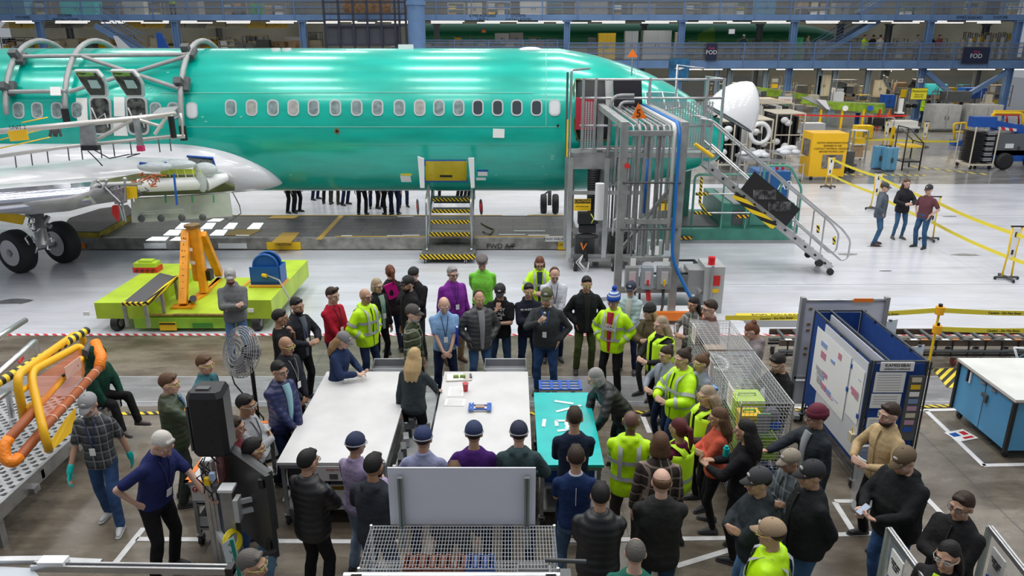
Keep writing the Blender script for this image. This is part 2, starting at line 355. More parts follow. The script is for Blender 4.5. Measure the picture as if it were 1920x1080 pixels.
for px,k in WIN:
    p,n = skin(px,202 if px > 390 else 207);M = on_skin(n)
    fr = patch(MB(),p,M,rrect(.30,.42,.12),-.03,.012).B('window_frame',FRM,plane)
    patch(MB(),p,M,rrect(.23,.345,.09),.0,.016).B('window_pane',PANES[k],fr)
# ---- papers, placards and paint touch-ups on the hull
def sheet(px,py,w,h,m,name='paper_sheet',tilt=0.0,z=.012):
    p,n = skin(px,py);M = on_skin(n) @ Matrix.Rotation(tilt,3,'Z');return patch(MB(),p,M,[(w / 2,h / 2),(-w / 2,h / 2),(-w / 2,-h / 2),(w / 2,-h / 2)],-.01,z).B(name,m,plane)
sheet(935,250,.3,.23,PAPER,tilt=-.03);sheet(761,335,.28,.28,PAPER);sheet(762,327,.3,.07,mat('tape_yellow',(.85,.7,.05),.5),'tape',z=.016)
sheet(905,325,.26,.18,PAPER);sheet(905,320,.3,.05,BLUE,'tape',z=.016);sheet(902,335,.26,.1,PAPER,z=.018)
sheet(154,205,.28,.58,PAPER);sheet(224,200,.28,.5,PAPER);sheet(225,240,.36,.4,PAPER)
sheet(1036,380 - 85,.1,.15,mat('pale_teal_paint',(.12,.58,.46),.4),'paint_touch_up')
for px,py in ((545,328),(930,328),(1018,312),(1024,327),(380,219),(386,228),(315,136),(452,219),(245,170),(280,165),(283,170),(209,178)):
    p,n = skin(px,py);patch(MB(),p,on_skin(n),rrect(.07,.045,.02),-.01,.006).B('paint_touch_up',mat('pale_teal_paint',(.12,.58,.46),.4),plane)
p,n = skin(632,246);s_ = patch(MB(),p,on_skin(n),rrect(.15,.15,.07),0,.01).B('port_ring',mat('bronze_ring',(.25,.2,.08),.5,.5),plane);patch(MB(),p,on_skin(n),rrect(.08,.08,.039),0,.014).B('port',BLACK,s_)
p,n = skin(1046,236);patch(MB(),p,on_skin(n),rrect(.06,.08,.028),0,.01).B('port',BLACK,plane)
MB().bb((-3.1,FY - .25,5.36),(-2.7,FY - .1,5.5)).B('antenna',WHITE,plane)
MB().ell((.5,FY - .3,5.36),(.32,.16,.08)).B('antenna',WHITE,plane)
for x in (-6.4,-6.1): MB().cyl((x,FY - .4,5.3),(x,FY - .4,5.41),.12).B('antenna',WHITE,plane)
# ---- nose: bulkhead, cockpit windows, hinged radome
MB().loft([[Vector((5.85,FY,2.92)) + (q - Vector((5.85,FY,2.92))) * k for q in ring(5.85)] for k in (1.04,.85)]).B('nose_bulkhead',mat('bulkhead_teal',(.02,.42,.36),.4,var=.3),plane)
CW = mat('cockpit_glass',(.06,.22,.22),.08)
for pts in ([(1211,174),(1240,174),(1246,204),(1229,209),(1213,196)],[(1243,174),(1266,176),(1272,200),(1250,204)],[(1270,177),(1288,186),(1284,200),(1275,200)]):
    q = [skin(*a,k=1.012)[0] for a in pts];c = sum(q,Vector()) / len(q)
    f = MB().poly([c + (a - c) * 1.14 for a in q],.02).B('cockpit_window_frame',mat('frame_white',(.7,.75,.74),.4),plane);MB().poly(q,.05).B('cockpit_window',CW,f)
tip,base = gy(1400,166,FY - .2),gy(1362,224,FY - .2)                  # radome stands open on its hinge above the nose
A = (tip - base).normalized();q = Vector((0,1,0));R3 = Matrix((A.cross(q).normalized(),q,A)).transposed();mbR = MB()
prof = [(0,.74),(.18,.73),(.4,.68),(.62,.59),(.82,.46),(.98,.30),(1.08,.16),(1.13,.03)]
base = gy(1366,222,FY - .2)
mbR.loft([[base + R3 @ Vector((r * math.cos(a),r * math.sin(a),z)) for a in [2 * math.pi * i / 32 for i in range(32)]] for z,r in prof],caps=False)
mbR.loft([[base + R3 @ Vector((r * .95 * math.cos(a),r * .95 * math.sin(a),z)) for a in [-2 * math.pi * i / 32 for i in range(32)]] for z,r in prof],caps=False)
rd = mbR.B('radome',mat('gloss_white',(.80,.81,.83),.12,coat=.6),plane)
MB().tube([base + R3 @ Vector((.74 * math.cos(a),.74 * math.sin(a),0)) for a in [2 * math.pi * i / 32 for i in range(32)]],.02,6,closed=True).B('radome_rim',DGREY,rd)
MB().tube([gy(1345,228,FY - .5),gy(1333,232,FY)],.02).tube([gy(1330,222,FY - .3),gy(1345,217,FY - .3)],.03).B('radome_strut',BLACK,rd)
# ---- forward entry door opening with the open door turned against the hull
q = [skin(*a,k=1.012)[0] for a in ((1080,150),(1138,150),(1145,170),(1143,245),(1138,262),(1084,262),(1078,240),(1076,165))]
op = MB().loft([[skin(x,y,1.006)[0] for x in (1080,1095,1110,1125,1141)] + [skin(x,y,.97)[0] for x in (1141,1125,1110,1095,1080)] for y in range(150,263,8)]).B('door_opening',mat('doorway_shade',(.006,.007,.008),.6),plane)  # panel laid over the uncut skin, near-black to paint the unlit doorway
c = sum(q,Vector()) / len(q);MB().tube([c + (a - c) * 1.02 for a in q],.03,6,closed=True).B('door_frame',mat('olive_primer',(.10,.12,.03),.5,var=.3),op)
p,n = skin(1097,205);MB().box(p + Vector((0,-.1,-.1)),(.5,.15,.8)).B('red_cover',mat('red_fabric',(.42,.02,.04),.7,bump=.4),op)
q = [gy(1150,150,19.2),gy(1202,151,19.2),gy(1204,206,19.2),gy(1152,206,19.2)];dr = MB().poly(q,.14).B('entry_door',mat('door_liner_black',(.015,.014,.022),.6),plane)
q = [gy(1135,150,19.3),gy(1149,150,19.3),gy(1148,215,19.3),gy(1137,215,19.3)];MB().poly(q,.16).B('door_hinge',mat('pale_grey_paint',(.6,.61,.6),.4),dr)
# ---- two open overwing hatches
OLV = mat('olive_primer',(.10,.12,.03),.5,var=.3)
for dx in (0,68):
    top = [gy(140 + dx,131,18.95),gy(183 + dx,131,18.95)];bot = [gy(203 + dx,180,19.55),gy(172 + dx,180,19.55)]
    mid = [gy(193 + dx,143,19.0),gy(201 + dx,158,19.2)]
    o = [top[0],top[1],mid[0],mid[1],bot[0],bot[1],gy(150 + dx,148,19.1)];c = sum(o,Vector()) / len(o)
    h = MB().poly(o,.12).B('overwing_hatch',FRM,plane)
    MB().poly([c + (a - c) * .84 - Vector((0,.075,.02)) for a in o],.05).B('hatch_lining',mat('hatch_lining',(.03,.04,.025),.5,var=.6,vscale=12),h)
    MB().poly([gy(165 + dx,150,18.98),gy(182 + dx,150,18.98),gy(189 + dx,165,19.05),gy(172 + dx,165,19.05)],.05).B('hatch_window',mat('pale_glass',(.35,.52,.50),.2),h)
    MB().poly([gy(144 + dx,134,18.9),gy(176 + dx,137,18.9),gy(178 + dx,143,18.93),gy(148 + dx,143,18.93)],.03).B('hatch_stripe',mat('green_strip',(.15,.32,.05),.5),h)
    p,n = skin(190 + dx,217);fr = patch(MB(),p,on_skin(n),rrect(.56,.98,.14),-.02,.03).B('hatch_frame',FRM,plane)
    patch(MB(),p,on_skin(n),rrect(.46,.88,.12),.0,.035).B('hatch_opening',mat('dim_cabin',(.10,.11,.10),.3,var=.9,vscale=7),fr)
    MB().tube([p + on_skin(n) @ Vector(v) for v in ((-.2,.2,.06),(-.1,-.1,.05),(.12,.05,.06),(.18,-.3,.05))],.02).B('bracket',mat('pale_grey_paint',(.6,.61,.6),.4),fr)
# ---- cargo door opening with yellow cover
q = [skin(*a,k=1.004)[0] for a in ((797,301),(872,301),(876,340),(796,340))]
f = MB().poly([a + (a - (q[0] + q[2]) / 2) * .03 for a in q],.04).B('cargo_hatch_rim',BLUE,plane)
MB().loft([[skin(x,y,1.015)[0] for x in (798,818,836,854,875)] + [skin(x,y,.96)[0] for x in (875,854,836,818,798)] for y in (302,308,316,324,332,339)]).B('cargo_sill_cover',mat('yellow_cover',(.62,.47,.01),.35,var=.15),f)
MB().poly([skin(*a,k=1.02)[0] for a in ((825,329),(848,329),(848,332),(825,332))],.02).B('handle_slot',BLACK,f)
for a,b in (((783,293),(795,297)),((878,296),(889,296))):
    MB().poly([gy(a[0],a[1],19.35),gy(b[0],b[1],19.35),gy(b[0] + 1,352,19.5),gy(a[0] + 5,352,19.5)],.03).B('white_guard_strip',WHITE,f)
# ---- wing, fairing, main gear
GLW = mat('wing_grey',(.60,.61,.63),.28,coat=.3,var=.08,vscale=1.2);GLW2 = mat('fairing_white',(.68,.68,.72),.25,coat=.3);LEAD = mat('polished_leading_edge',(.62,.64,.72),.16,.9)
tip_ = gy(521,338,20.1);rings = []
for i in range(40):
    t = (i / 39) ** 1.7;x = tip_.x - t * 15;u_ = min(1,t * 15 / 2.7);k = math.sqrt(1 - (1 - u_) ** 2);k = max(k,.05)
    rings.append([Vector((x,20.5 + 1.25 * k * math.cos(u),1.88 + .5 * k + .80 * k * math.sin(u))) for u in [2 * math.pi * j / 28 for j in range(28)]])
MB().loft(rings).B('wing_body_fairing',GLW2,plane)
def airfoil(le,chord,th,dirx=Vector((-1,0,0))):
    pts = []
    for t,z in ((0,0),(.015,.35),(.06,.65),(.15,.9),(.3,1),(.5,.85),(.75,.45),(1,.02),(.75,-.25),(.5,-.5),(.3,-.62),(.15,-.58),(.06,-.45),(.015,-.25)):
        pts.append(le + dirx * chord * t + Vector((0,0,z * th)))
    return pts
s0 = airfoil(gy(470,345,20.0),7.5,.42);s1 = airfoil(gy(405,322,19.0),7,.38);s2 = airfoil(gy(150,345,17.3),5.6,.33);s3 = airfoil(gy(-120,378,15.6),4.6,.3);s4 = airfoil(gy(-420,410,13.8),4,.28)
MB().loft([s0,s1]).B('wing_root_glove',GLW,plane);MB().loft([s1,s2,s3,s4]).B('wing',GLW,plane)
# leading-edge slat with bright lip, lower cove and underside
a,b = gy(168,372,16.9),gy(-120,398,15.0)
def slatr(p,k=1.0): return [p + Vector((x * k,y * k,z * k)) for x,y,z in ((-.1,.75,.36),(-.05,.3,.33),(0,.08,.22),(.0,0,.04),(-.0,.08,-.14),(-.05,.35,-.2),(-.1,.7,-.1))]
sl = MB().loft([slatr(a),slatr(b)]).B('slat',GLW,plane)
MB().loft([[p + Vector((0,-.012,0)) for p in (slatr(a)[1],slatr(a)[2],slatr(a)[3],slatr(a)[4])],[p + Vector((0,-.012,0)) for p in (slatr(b)[1],slatr(b)[2],slatr(b)[3],slatr(b)[4])]],caps=False).B('leading_edge_strip',LEAD,sl)
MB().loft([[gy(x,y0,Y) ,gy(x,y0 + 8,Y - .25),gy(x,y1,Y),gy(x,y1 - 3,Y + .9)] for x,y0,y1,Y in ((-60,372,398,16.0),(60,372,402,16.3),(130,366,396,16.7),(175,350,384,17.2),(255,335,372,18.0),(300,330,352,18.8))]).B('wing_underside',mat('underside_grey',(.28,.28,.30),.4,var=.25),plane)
MB().poly([gy(90,326,17.4),gy(145,328,17.5),(gy(152,323,17.8)),gy(100,321,17.9)],.12).B('wing_glove_panel',WHITE,plane);MB().poly([gy(92,333,17.3),gy(125,333,17.3),gy(152,325,17.6),gy(130,326,17.6)],.06).B('green_edge',mat('teal_edge',(.0,.35,.27),.4),plane)
# open leading-edge bay: ribs, pipes, wires, covers
bay = MB().loft([[gy(x,y0,Y),gy(x,y1,Y - .05),gy(x,y1 + 2,Y + .5),gy(x,y0,Y + .5)] for x,y0,y1,Y in ((140,352,368,17.25),(200,336,364,17.6),(260,325,366,17.9),(380,330,362,18.4),(440,345,356,18.8))]).B('open_bay',OLV,plane)
rs = random.Random(3)
MB().tube([gy(x,y,17.2) for x,y in ((118,372),(160,360),(185,346),(220,345),(265,343))],.05).B('duct',mat('pale_grey_paint',(.6,.61,.6),.4),bay)
MB().cyl(gy(258,348,17.6),gy(385,343,18.2),.16).B('white_duct',WHITE,bay);MB().cyl(gy(385,343,18.2),gy(425,332,18.6),.2,.1).B('white_duct',WHITE,bay)
mb = MB()
for i in range(16):
    x,y = rs.uniform(250,300),rs.uniform(328,345);mb.tube([gy(x,y,17.2),gy(x + rs.uniform(-12,12),y + rs.uniform(-6,8),17.1),gy(x + rs.uniform(-15,20),y + rs.uniform(-4,6),17.25)],.014,5)
mb.B('orange_wires',mat('orange_wire',(.5,.12,.03),.5),bay)
mb = MB()
for i in range(18):
    x = 170 + i * 6;y = 352 + rs.uniform(-8,12);mb.tube([gy(x,y,17.2),gy(x + rs.uniform(-9,9),y + rs.uniform(4,12),17.15),gy(x + rs.uniform(-10,16),y + rs.uniform(0,9),17.2)],.016,5)
mb.B('hydraulic_lines',DGREY,bay)
for px in range(300,376,15): MB().cyl(gy(px,318,17.9),gy(px + 4,332,17.9),.012,n=5).B('clamp',mat('lime_tape',(.65,.75,.1),.5),bay)
MB().poly([gy(300,318,17.95),gy(370,317,18.1),gy(372,326,18.1),gy(302,327,17.95)],.04).B('yellow_rib',mat('lime_tape',(.65,.75,.1),.5),bay)
film = mat('clear_wrap',(.62,.68,.70),.12,bump=.8,bscale=14,alpha=.75)
for c,r in ((gy(290,312,17.7),(.42,.2,.13)),(gy(330,308,18.0),(.5,.2,.12)),(gy(385,318,18.2),(.3,.18,.18)),(gy(378,338,18.1),(.14,.1,.3))): MB().ell(c,r).B('plastic_wrap',film,bay)
MB().poly([gy(352,294,18.3),gy(398,297,18.5),gy(402,313,18.4),(gy(356,309,18.2))],.05).B('vent_opening',mat('dark_mesh',(.05,.06,.06),.5,var=.8,vscale=30),bay)
MB().tube([gy(350,293,18.28),gy(399,296,18.45),gy(403,313,18.35)],.03,6).B('blue_tape',BLUE,bay);MB().tube([gy(262,306,17.6),gy(300,310,17.6),gy(312,305,17.7)],.035,6).B('blue_tape',BLUE,bay)
MB().poly([gy(324,326,17.4),gy(328,326,17.4),gy(334,384,17.2),gy(330,385,17.2)],.01).B('blue_ribbon',BLUE,bay)
MB().poly([gy(237,350,17.1),gy(256,350,17.1),gy(257,372,17.1),gy(239,373,17.1)],.04).B('yellow_tag',YEL,bay)
mb = MB();
for a,b in (((185,340),(226,380)),((200,341),(190,356)),((234,337),(234,378)),((222,378),(232,415)),((228,376),(236,416)),((250,372),(252,380))): mb.cyl(gy(*a,17.0),gy(*b,16.9),.022)
for a in ((184,340),(199,339),(234,336)): mb.ell(gy(*a,17.0),(.05,.05,.05))
mb.B('actuator_rods',STEEL,bay);MB().poly([gy(212,355,17.0),gy(232,352,17.0),gy(236,380,17.0),gy(218,382,17.0)],.15).B('actuator_body',mat('mauve_grey',(.22,.2,.23),.5,var=.5,vscale=10),bay)
MB().poly([gy(212,385,17.5),gy(222,385,17.5),gy(222,415,17.5),gy(212,400,17.5)],.1).B('red_cover',RED,bay)
MB().tube([gy(165,283,17.8),gy(185,303,17.6),gy(192,311,17.6)],.014).tube([gy(178,282,17.8),gy(205,297,17.6),gy(240,290,17.8),(gy(262,288,17.9)),gy(238,295,17.7)],.014).B('cable',BLACK,bay)
# pale access panel hanging under the fuselage
q = [gy(246,372,18.1),gy(430,362,18.6),gy(436,405,18.6),gy(248,417,18.1)]
pn = MB().poly(q,.1).B('belly_fairing_panel',mat('pale_primer',(.55,.60,.53),.4,var=.12),plane)
for px in (265,302,341,380): MB().ell(gy(px,410 - (px - 265) * .02,18.0),(.09,.05,.09)).B('latch',DGREY,pn)
MB().bar(gy(268,401,18.05),gy(345,396,18.15),.03).bar(gy(268,397,18.05),gy(345,392,18.15),.03).B('stiffener',mat('pale_primer',(.55,.60,.53),.4),pn)
MB().poly([gy(359,388,18.3),gy(378,387,18.3),gy(378,396,18.3),gy(359,397,18.3)],.03).B('placard',mat('placard_grey',(.4,.42,.38),.5),pn)
for px in (310,360,400): MB().bar(gy(px,366,18.1),gy(px + 1,380,18.1),.03).B('green_clip',mat('green_clip',(.05,.3,.12),.5),pn)
MB().tube([gy(436,360,18.6),gy(449,385,18.7),gy(452,400,18.6),gy(430,415,18.5),gy(424,409,18.5)],.015).B('hose',DGREY,pn)
# main landing gear
gear = MB().cyl(gy(70,395,17.4),gy(80,462,17.0),.13).cyl(gy(50,402,17.4),gy(95,425,17.3),.06).cyl(gy(90,405,17.4),gy(72,440,17.1),.06).cyl(gy(78,448,17.2),gy(95,452,17.6),.1).B('gear_strut',STEEL,plane)
mb = MB()
for i in range(14):
    x,y = rs.uniform(52,95),rs.uniform(400,455);mb.tube([gy(x,y,17.1),gy(x + rs.uniform(-8,8),y + rs.uniform(2,14),17.0),gy(x + rs.uniform(-6,6),y + rs.uniform(10,25),17.05)],.02,6)
mb.B('brake_lines',CHROME,gear)
def wheel(c,R,w,ax,parent,name='wheel',rim=True):
    """tyre with rounded shoulders, rim dish and hub"""
    ax = Vector(ax).normalized();x,y = MB().frame(ax);rings = []
    for o,k in ((-.5,.62),(-.5,.86),(-.36,.97),(0,1.0),(.36,.97),(.5,.86),(.5,.62)):
        rings.append([c + ax * w * o + (x * math.cos(t) + y * math.sin(t)) * R * k for t in [2 * math.pi * i / 28 for i in range(28)]])
    t = MB().loft(rings).B(name,RUBBER,parent)
    if rim:
        h = MB().loft([[c + ax * w * o + (x * math.cos(u) + y * math.sin(u)) * R * k for u in [2 * math.pi * i / 24 for i in range(24)]] for o,k in ((-.54,.60),(-.56,.56),(-.46,.5),(-.47,.24),(-.54,.2))]).B('rim',mat('rim_white',(.6,.61,.62),.35,.2),t)
        for i in range(14):
            u = 2 * math.pi * i / 14;MB().ell(c + ax * w * -.47 + (x * math.cos(u) + y * math.sin(u)) * R * .4,(.02,.03,.02),8,6).B('rim_hole',BLACK,h)
        MB().cyl(c - ax * w * .5,c - ax * w * .62,R * .12).B('hub_cap',STEEL,h)
    return t
g0 = gz(35,512);wheel(Vector((g0.x + .02,g0.y + .1,.55)),.56,.38,(.35,.9,0),gear);wheel(Vector((g0.x + .62,g0.y + 1.0,.55)),.56,.38,(.35,.9,0),gear)
MB().cyl(Vector((g0.x,g0.y,.55)),Vector((g0.x + .62,g0.y + 1.0,.55)),.09).B('axle',STEEL,gear)
MB().poly([gy(-10,395,17.6),gy(48,404,17.6),gy(42,421,17.6),gy(-10,412,17.6)],.04).B('gear_door_warning',YEL,gear)
# nose gear
ng = MB().cyl((gz(1030,398) + Vector((0,0,1.5))),gz(1030,398) + Vector((0,0,.25)),.07).bar(gz(1030,398) + Vector((-.2,0,.6)),gz(1052,398) + Vector((0,0,1.1)),.05).B('nose_gear_strut',STEEL,plane)
for dx in (-.2,.2): wheel(gz(1030,402) + Vector((dx,0,.36)),.34,.2,(1,0,0),ng)

# ================================================================ grey tube frame clamped over the fuselage
TUB = mat('grey_tube',(.33,.34,.34),.4,.2,var=.15);lf = thing('support_frame',(-10.5,FY,3),'grey tube frame with three hoops clamped over the rear of the green fuselage','support frame')
def hoop(px,py,x2,k=1.10):
    a0 = None;pts = []
    p,n = skin(px,py,k);X = p.x;th0 = math.atan2((p.z - FZ) / (RZ * k),(FY - p.y) / (RY * k))
    return [Vector((X,FY - RY * k * math.cos(t),FZ + RZ * k * math.sin(t))) for t in [th0 + (math.pi - th0 - .3) * i / 22 for i in range(23)]]
for px,py in ((12,215),(123,215),(343,250)): MB().tube(hoop(px,py,0),.07,10).B('hoop',TUB,lf)
for a,b,c in (((45,106),(200,105),(350,102)),((155,106),(240,133),(336,166)),((348,106),(240,130),(130,172)),((18,172),(75,172),(125,171))):
    MB().cyl(skin(*a,1.12)[0],skin(*c,1.12)[0],.055).B('brace',TUB,lf)
for px,py in ((38,110),(18,166),(357,100),(345,158)):
    p,n = skin(px,py,1.08);M = on_skin(n);c = MB().box(p,(.28,.36,.12),M=M).B('clamp_foot',DGREY,lf);MB().box(p + n * .14 + Vector((-.08,0,0)),(.2,.16,.22),M=M).B('clamp_block',DGREY,c)
for px,py in ((343,247),(123,215)): p,n = skin(px,py,1.1);MB().cyl(p + Vector((0,0,.15)),p - Vector((0,0,.22)),.09).B('rubber_foot',BLACK,lf)
MB().poly([skin(*a,1.17)[0] for a in ((94,163),(113,163),(114,179),(95,179))],.02).B('tag',PAPER,lf)

# ================================================================ tube truss over the wing (walkway rail)
tr = thing('wing_access_rail',gy(150,290,17.8),'long pale tube rail with hanging yellow sheet above the white wing','railing')
WT = mat('pale_tube',(.62,.60,.58),.35,.3)
MB().tube([gy(-40,250,17.0),gy(160,231,17.5),gy(318,216,17.9)],.065).B('top_rail',WT,tr)
MB().tube([gy(-20,296,17.3),gy(110,277,17.6),gy(320,256,18.0),gy(347,256,18.1)],.045).B('lower_rail',WT,tr)
for a,b in (((170,268),(250,224)),((275,220),(330,212)),((290,252),(312,220)),((250,222),(305,238)),((163,230),(168,272))): MB().cyl(gy(*a,17.6),gy(*b,17.7),.04).B('diagonal',WT,tr)
MB().poly([gy(150,234,17.5),gy(177,232,17.5),gy(182,272,17.5),gy(152,275,17.5)],.06).B('upright_plate',STEEL,tr);MB().box(gy(170,277,17.45),(.38,.12,.11)).B('rubber_pad',BLACK,tr)
MB().bar(gy(255,222,17.5),gy(264,276,17.4),.11).B('upright_plate',STEEL,tr);MB().box(gy(264,278,17.4),(.14,.12,.13)).B('magenta_pad',mat('magenta',(.55,.02,.12),.5),tr)
for i,(x,y) in enumerate([(28,292),(58,286),(88,281),(127,277),(152,275),(188,272),(212,269),(244,266),(297,261),(318,259)]): MB().tube([gy(x,y,17.6),gy(x + 3,y + 24,17.7)],.014).B('post',DGREY,tr)
MB().poly([gy(14,246,17.0),gy(50,243,17.0),gy(54,262,17.0),gy(20,265,17.0)],.02).B('yellow_sheet',mat('sheet_yellow',(.88,.52,.02),.5),tr)
text('lettering','UNIT 2',BLACK,tr,gy(33,239,16.9),.12)
for a,b in (((0,262),(100,238)),((0,278),(95,257)),((40,230),(90,220))): MB().tube([gy(*a,17.9),gy(*b,18.1)],.014).B('yellow_cord',YEL,tr)
MB().tube([gy(x,y,18.0) for x,y in ((338,212),(341,225),(343,255),(325,262),(322,215))],.03).B('end_loop',WT,tr);MB().cyl(gy(320,218,17.9),gy(326,258,17.9),.07).B('black_sleeve',BLACK,tr)
MB().poly([gy(286,214,17.9),gy(325,211,18.1),gy(335,200,18.9),gy(298,203,18.9)],.03).B('deck_plate',GREY,tr)
mb = MB();[mb.tube([gy(x,y,17.8),gy(x + rs.uniform(-5,5),y + 8,17.8),gy(x + rs.uniform(-6,6),y + 18,17.8)],.03,6) for x in range(92,116,4) for y in (238,)];mb.B('cable_bundle',DGREY,tr)

# ================================================================ moving-line platform under the fuselage
PLM = bpy.data.materials.new('dark_deck');nt,N,L,B = nodes_of(PLM);B.inputs['Roughness'].default_value = .35
tc = N.new('ShaderNodeTexCoord');br = N.new('ShaderNodeTexBrick');br.inputs['Scale'].default_value = .62;br.inputs['Color1'].default_value = (.07,.072,.076,1);br.inputs['Color2'].default_value = (.13,.13,.13,1);br.inputs['Mortar'].default_value = (.03,.03,.03,1);br.inputs['Mortar Size'].default_value = .01
L.new(tc.outputs['Object'],br.inputs['Vector']);L.new(br.outputs['Color'],B.inputs['Base Color'])
PF = 20.3;pl = thing('moving_platform',(-4,21.8,0),'long low dark deck platform with grey edge and yellow lines under the airliner','platform')
MB().bb((-12.2,PF,.05),(1.9,23.2,.34)).B('deck',PLM,pl)
MB().bb((-12.2,PF - .03,.03),(1.9,PF + .12,.35)).B('edge_beam',mat('worn_grey_beam',(.33,.32,.30),.45,.3,var=.4,vscale=4),pl)
MB().bb((-5,PF + .16,.34),(1.9,PF + .22,.352)).B('yellow_line',mat('ochre_line',(.6,.36,.04),.5),pl);MB().bb((-12,23.05,.34),(1.9,23.12,.352)).B('yellow_line',mat('ochre_line',(.6,.36,.04),.5),pl)
for a,b,c,d in (((593,449),(603,449),(645,404),(636,404)),((508,455),(545,455),(562,436),(530,436)),((420,441),(470,441),(492,430),(440,430)),((500,410),(550,410),(560,405),(512,405))):
    MB().poly([gz(*q,.346) for q in (a,b,c,d)],.01,(0,0,1)).B('deck_marking',mat('ochre_line',(.6,.36,.04),.5),pl)
for px,w,m_,tx in ((143,.5,ORANGE,''),(291,.62,WHITE,''),(436,.8,WHITE,''),(532,.95,YEL,'CAUTION'),(1060,.42,YEL,'CAUTION'),(1046,.7,WHITE,'MAIN WALKWAY')):
    p = gy(px,461 if px != 1046 else 448,PF - .05);s_ = MB().box(p,(w,.02,.15 if tx != 'CAUTION' else .22)).B('placard',m_,pl)
    if tx: text('lettering',tx,BLACK,s_,p + Vector((0,-.014,.04 if tx == 'CAUTION' else 0)),.10)
text('lettering','FWD A/P',BLACK,pl,gy(939,462,PF - .05),.2);mb = MB().bar(gy(953,462,PF - .05),gy(960,462,PF - .05),.02).poly([gy(959,459.5,PF - .05),gy(965,462,PF - .05),gy(959,464.5,PF - .05)],.01);mb.B('arrow',BLACK,pl)
for x,y,w in ((960,440,.75),(993,433,.9),(1010,441,.6),(770,441,.5),(965,404,.8),(1010,402,.4),(760,406,.5),(742,442,.5),(650,442,.3)): c = gz(x,y,.35);MB().box(c,(w,.1,.008)).B('deck_label',WHITE,pl)
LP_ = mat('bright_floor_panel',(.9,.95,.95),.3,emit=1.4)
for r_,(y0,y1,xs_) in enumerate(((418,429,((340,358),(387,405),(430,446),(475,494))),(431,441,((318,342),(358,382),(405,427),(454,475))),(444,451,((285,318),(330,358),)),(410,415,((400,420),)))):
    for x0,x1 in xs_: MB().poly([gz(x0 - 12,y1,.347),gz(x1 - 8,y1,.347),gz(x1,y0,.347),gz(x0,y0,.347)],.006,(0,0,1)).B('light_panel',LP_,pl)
hx_ = thing('wing_platform',gz(200,450),'raised dark platform with yellow edges beside the wheel under the wing','platform')
q = [gz(x,y,.5) for x,y in ((112,435),(186,436),(252,400),(240,385),(188,392),(130,410))]
MB().poly([p - Vector((0,0,.1)) for p in q],.2,(0,0,1)).B('edge',mat('ochre_edge',(.55,.42,.04),.5,var=.4),hx_);MB().poly([p + Vector((0,0,.012)) for p in q],.02,(0,0,1)).B('deck',mat('brown_deck',(.06,.05,.045),.5,var=.5),hx_)
for p in (q[0],q[1],q[2],q[5]): MB().bb((p.x - .05,p.y + .05,0),(p.x + .05,p.y + .15,.4)).B('leg',DGREY,hx_)
# ================================================================ EQUIPMENT AROUND THE AIRLINER
V3 = Vector
def perf(key,base=(.45,.46,.47),sc=14,hole=.28,rot=0.0):
    """perforated / expanded metal: real see-through holes in the sheet"""
    if key in MATS: return MATS[key]
    m = bpy.data.materials.new(key);nt,N,L,B = nodes_of(m);B.inputs['Base Color'].default_value = tuple(base) + (1,);B.inputs['Metallic'].default_value = .5;B.inputs['Roughness'].default_value = .4
    tc = N.new('ShaderNodeTexCoord');v = N.new('ShaderNodeTexVoronoi');v.inputs['Scale'].default_value = sc;v.inputs['Randomness'].default_value = 0
    mp = N.new('ShaderNodeMapping');mp.inputs['Rotation'].default_value = (0,0,.785);L.new(tc.outputs['Object'],mp.inputs[0]);L.new(mp.outputs[0],v.inputs['Vector'])
    g = N.new('ShaderNodeMath');g.operation = 'GREATER_THAN';g.inputs[1].default_value = hole;L.new(v.outputs['Distance'],g.inputs[0]);L.new(g.outputs[0],B.inputs['Alpha']);MATS[key] = m;return m
def rails(mb,pts,r=.025,n=8,fillet=0): return mb.tube(pts,r,n,fillet=fillet)
def caster(c,parent,R=.065,rz=0.0,m=None):
    """swivel caster: fork, wheel, on the floor under c (x, y)"""
    x,y = c[0],c[1];d = V3((math.sin(rz),math.cos(rz),0));f = MB().box((x,y,R * 2.25),(.07,.07,.012)).bar((x + .028,y,R * 2.2),(x + .028 + .02 * d.x,y + .02,R),.008,.035).bar((x - .028,y,R * 2.2),(x - .028 + .02 * d.x,y + .02,R),.008,.035).B('caster',STEEL,parent)
    MB().cyl((x - .018,y + .02,R),(x + .018,y + .02,R),R,n=16).B('caster_wheel',m or RUBBER,f);return f
# ---- pipe tower
tw = thing('pipe_tower',(2.78,16.8,0),'grey steel tower of vertical pipes with an orange triangle number 5 on top','tower')
X0,X1,Y0,Y1,TZ = 2.2,3.36,14.8,18.9,4.0
PG = mat('tower_grey',(.36,.37,.37),.42,.35,var=.25,vscale=3)
for x in (X0,X1):
    for y in (Y0,Y1): MB().bb((x - .075,y - .06,0),(x + .075,y + .06,TZ)).B('post',PG,tw)
    MB().bb((x - .075,Y0 - .06,TZ),(x + .075,Y1 + .06,TZ + .13)).B('top_beam',PG,tw)
for z in (3.86,2.1,.62): MB().bb((X0,Y0 - .04,z),(X1,Y0 + .04,z + .1)).B('cross_beam',PG,tw)
for z in (3.86,3.0,2.1): MB().bb((X0,Y1 - .04,z),(X1,Y1 + .04,z + .1)).B('cross_beam',PG,tw)
MB().bb((X0,Y0 - .05,1.32),(X1,Y0 + .03,1.40)).B('box_rail',PG,tw);MB().bb((X0,Y0 - .05,.66),(X1,Y0 + .03,.74)).B('box_rail',PG,tw)
MB().bar((X0 + .05,Y0 + .12,1.5),(X1 - .1,Y0 + .12,2.9),.1,.06).B('brace',PG,tw);MB().bar((X0 - .08,Y0,.5),(X0 - .75,Y0 + .8,.1),.08).B('outrigger',PG,tw)
PIPES = [(.10,.022),(.22,.035),(.34,.020),(.46,.030),(.58,.022),(.70,.026),(.82,.02),(.90,.045)]
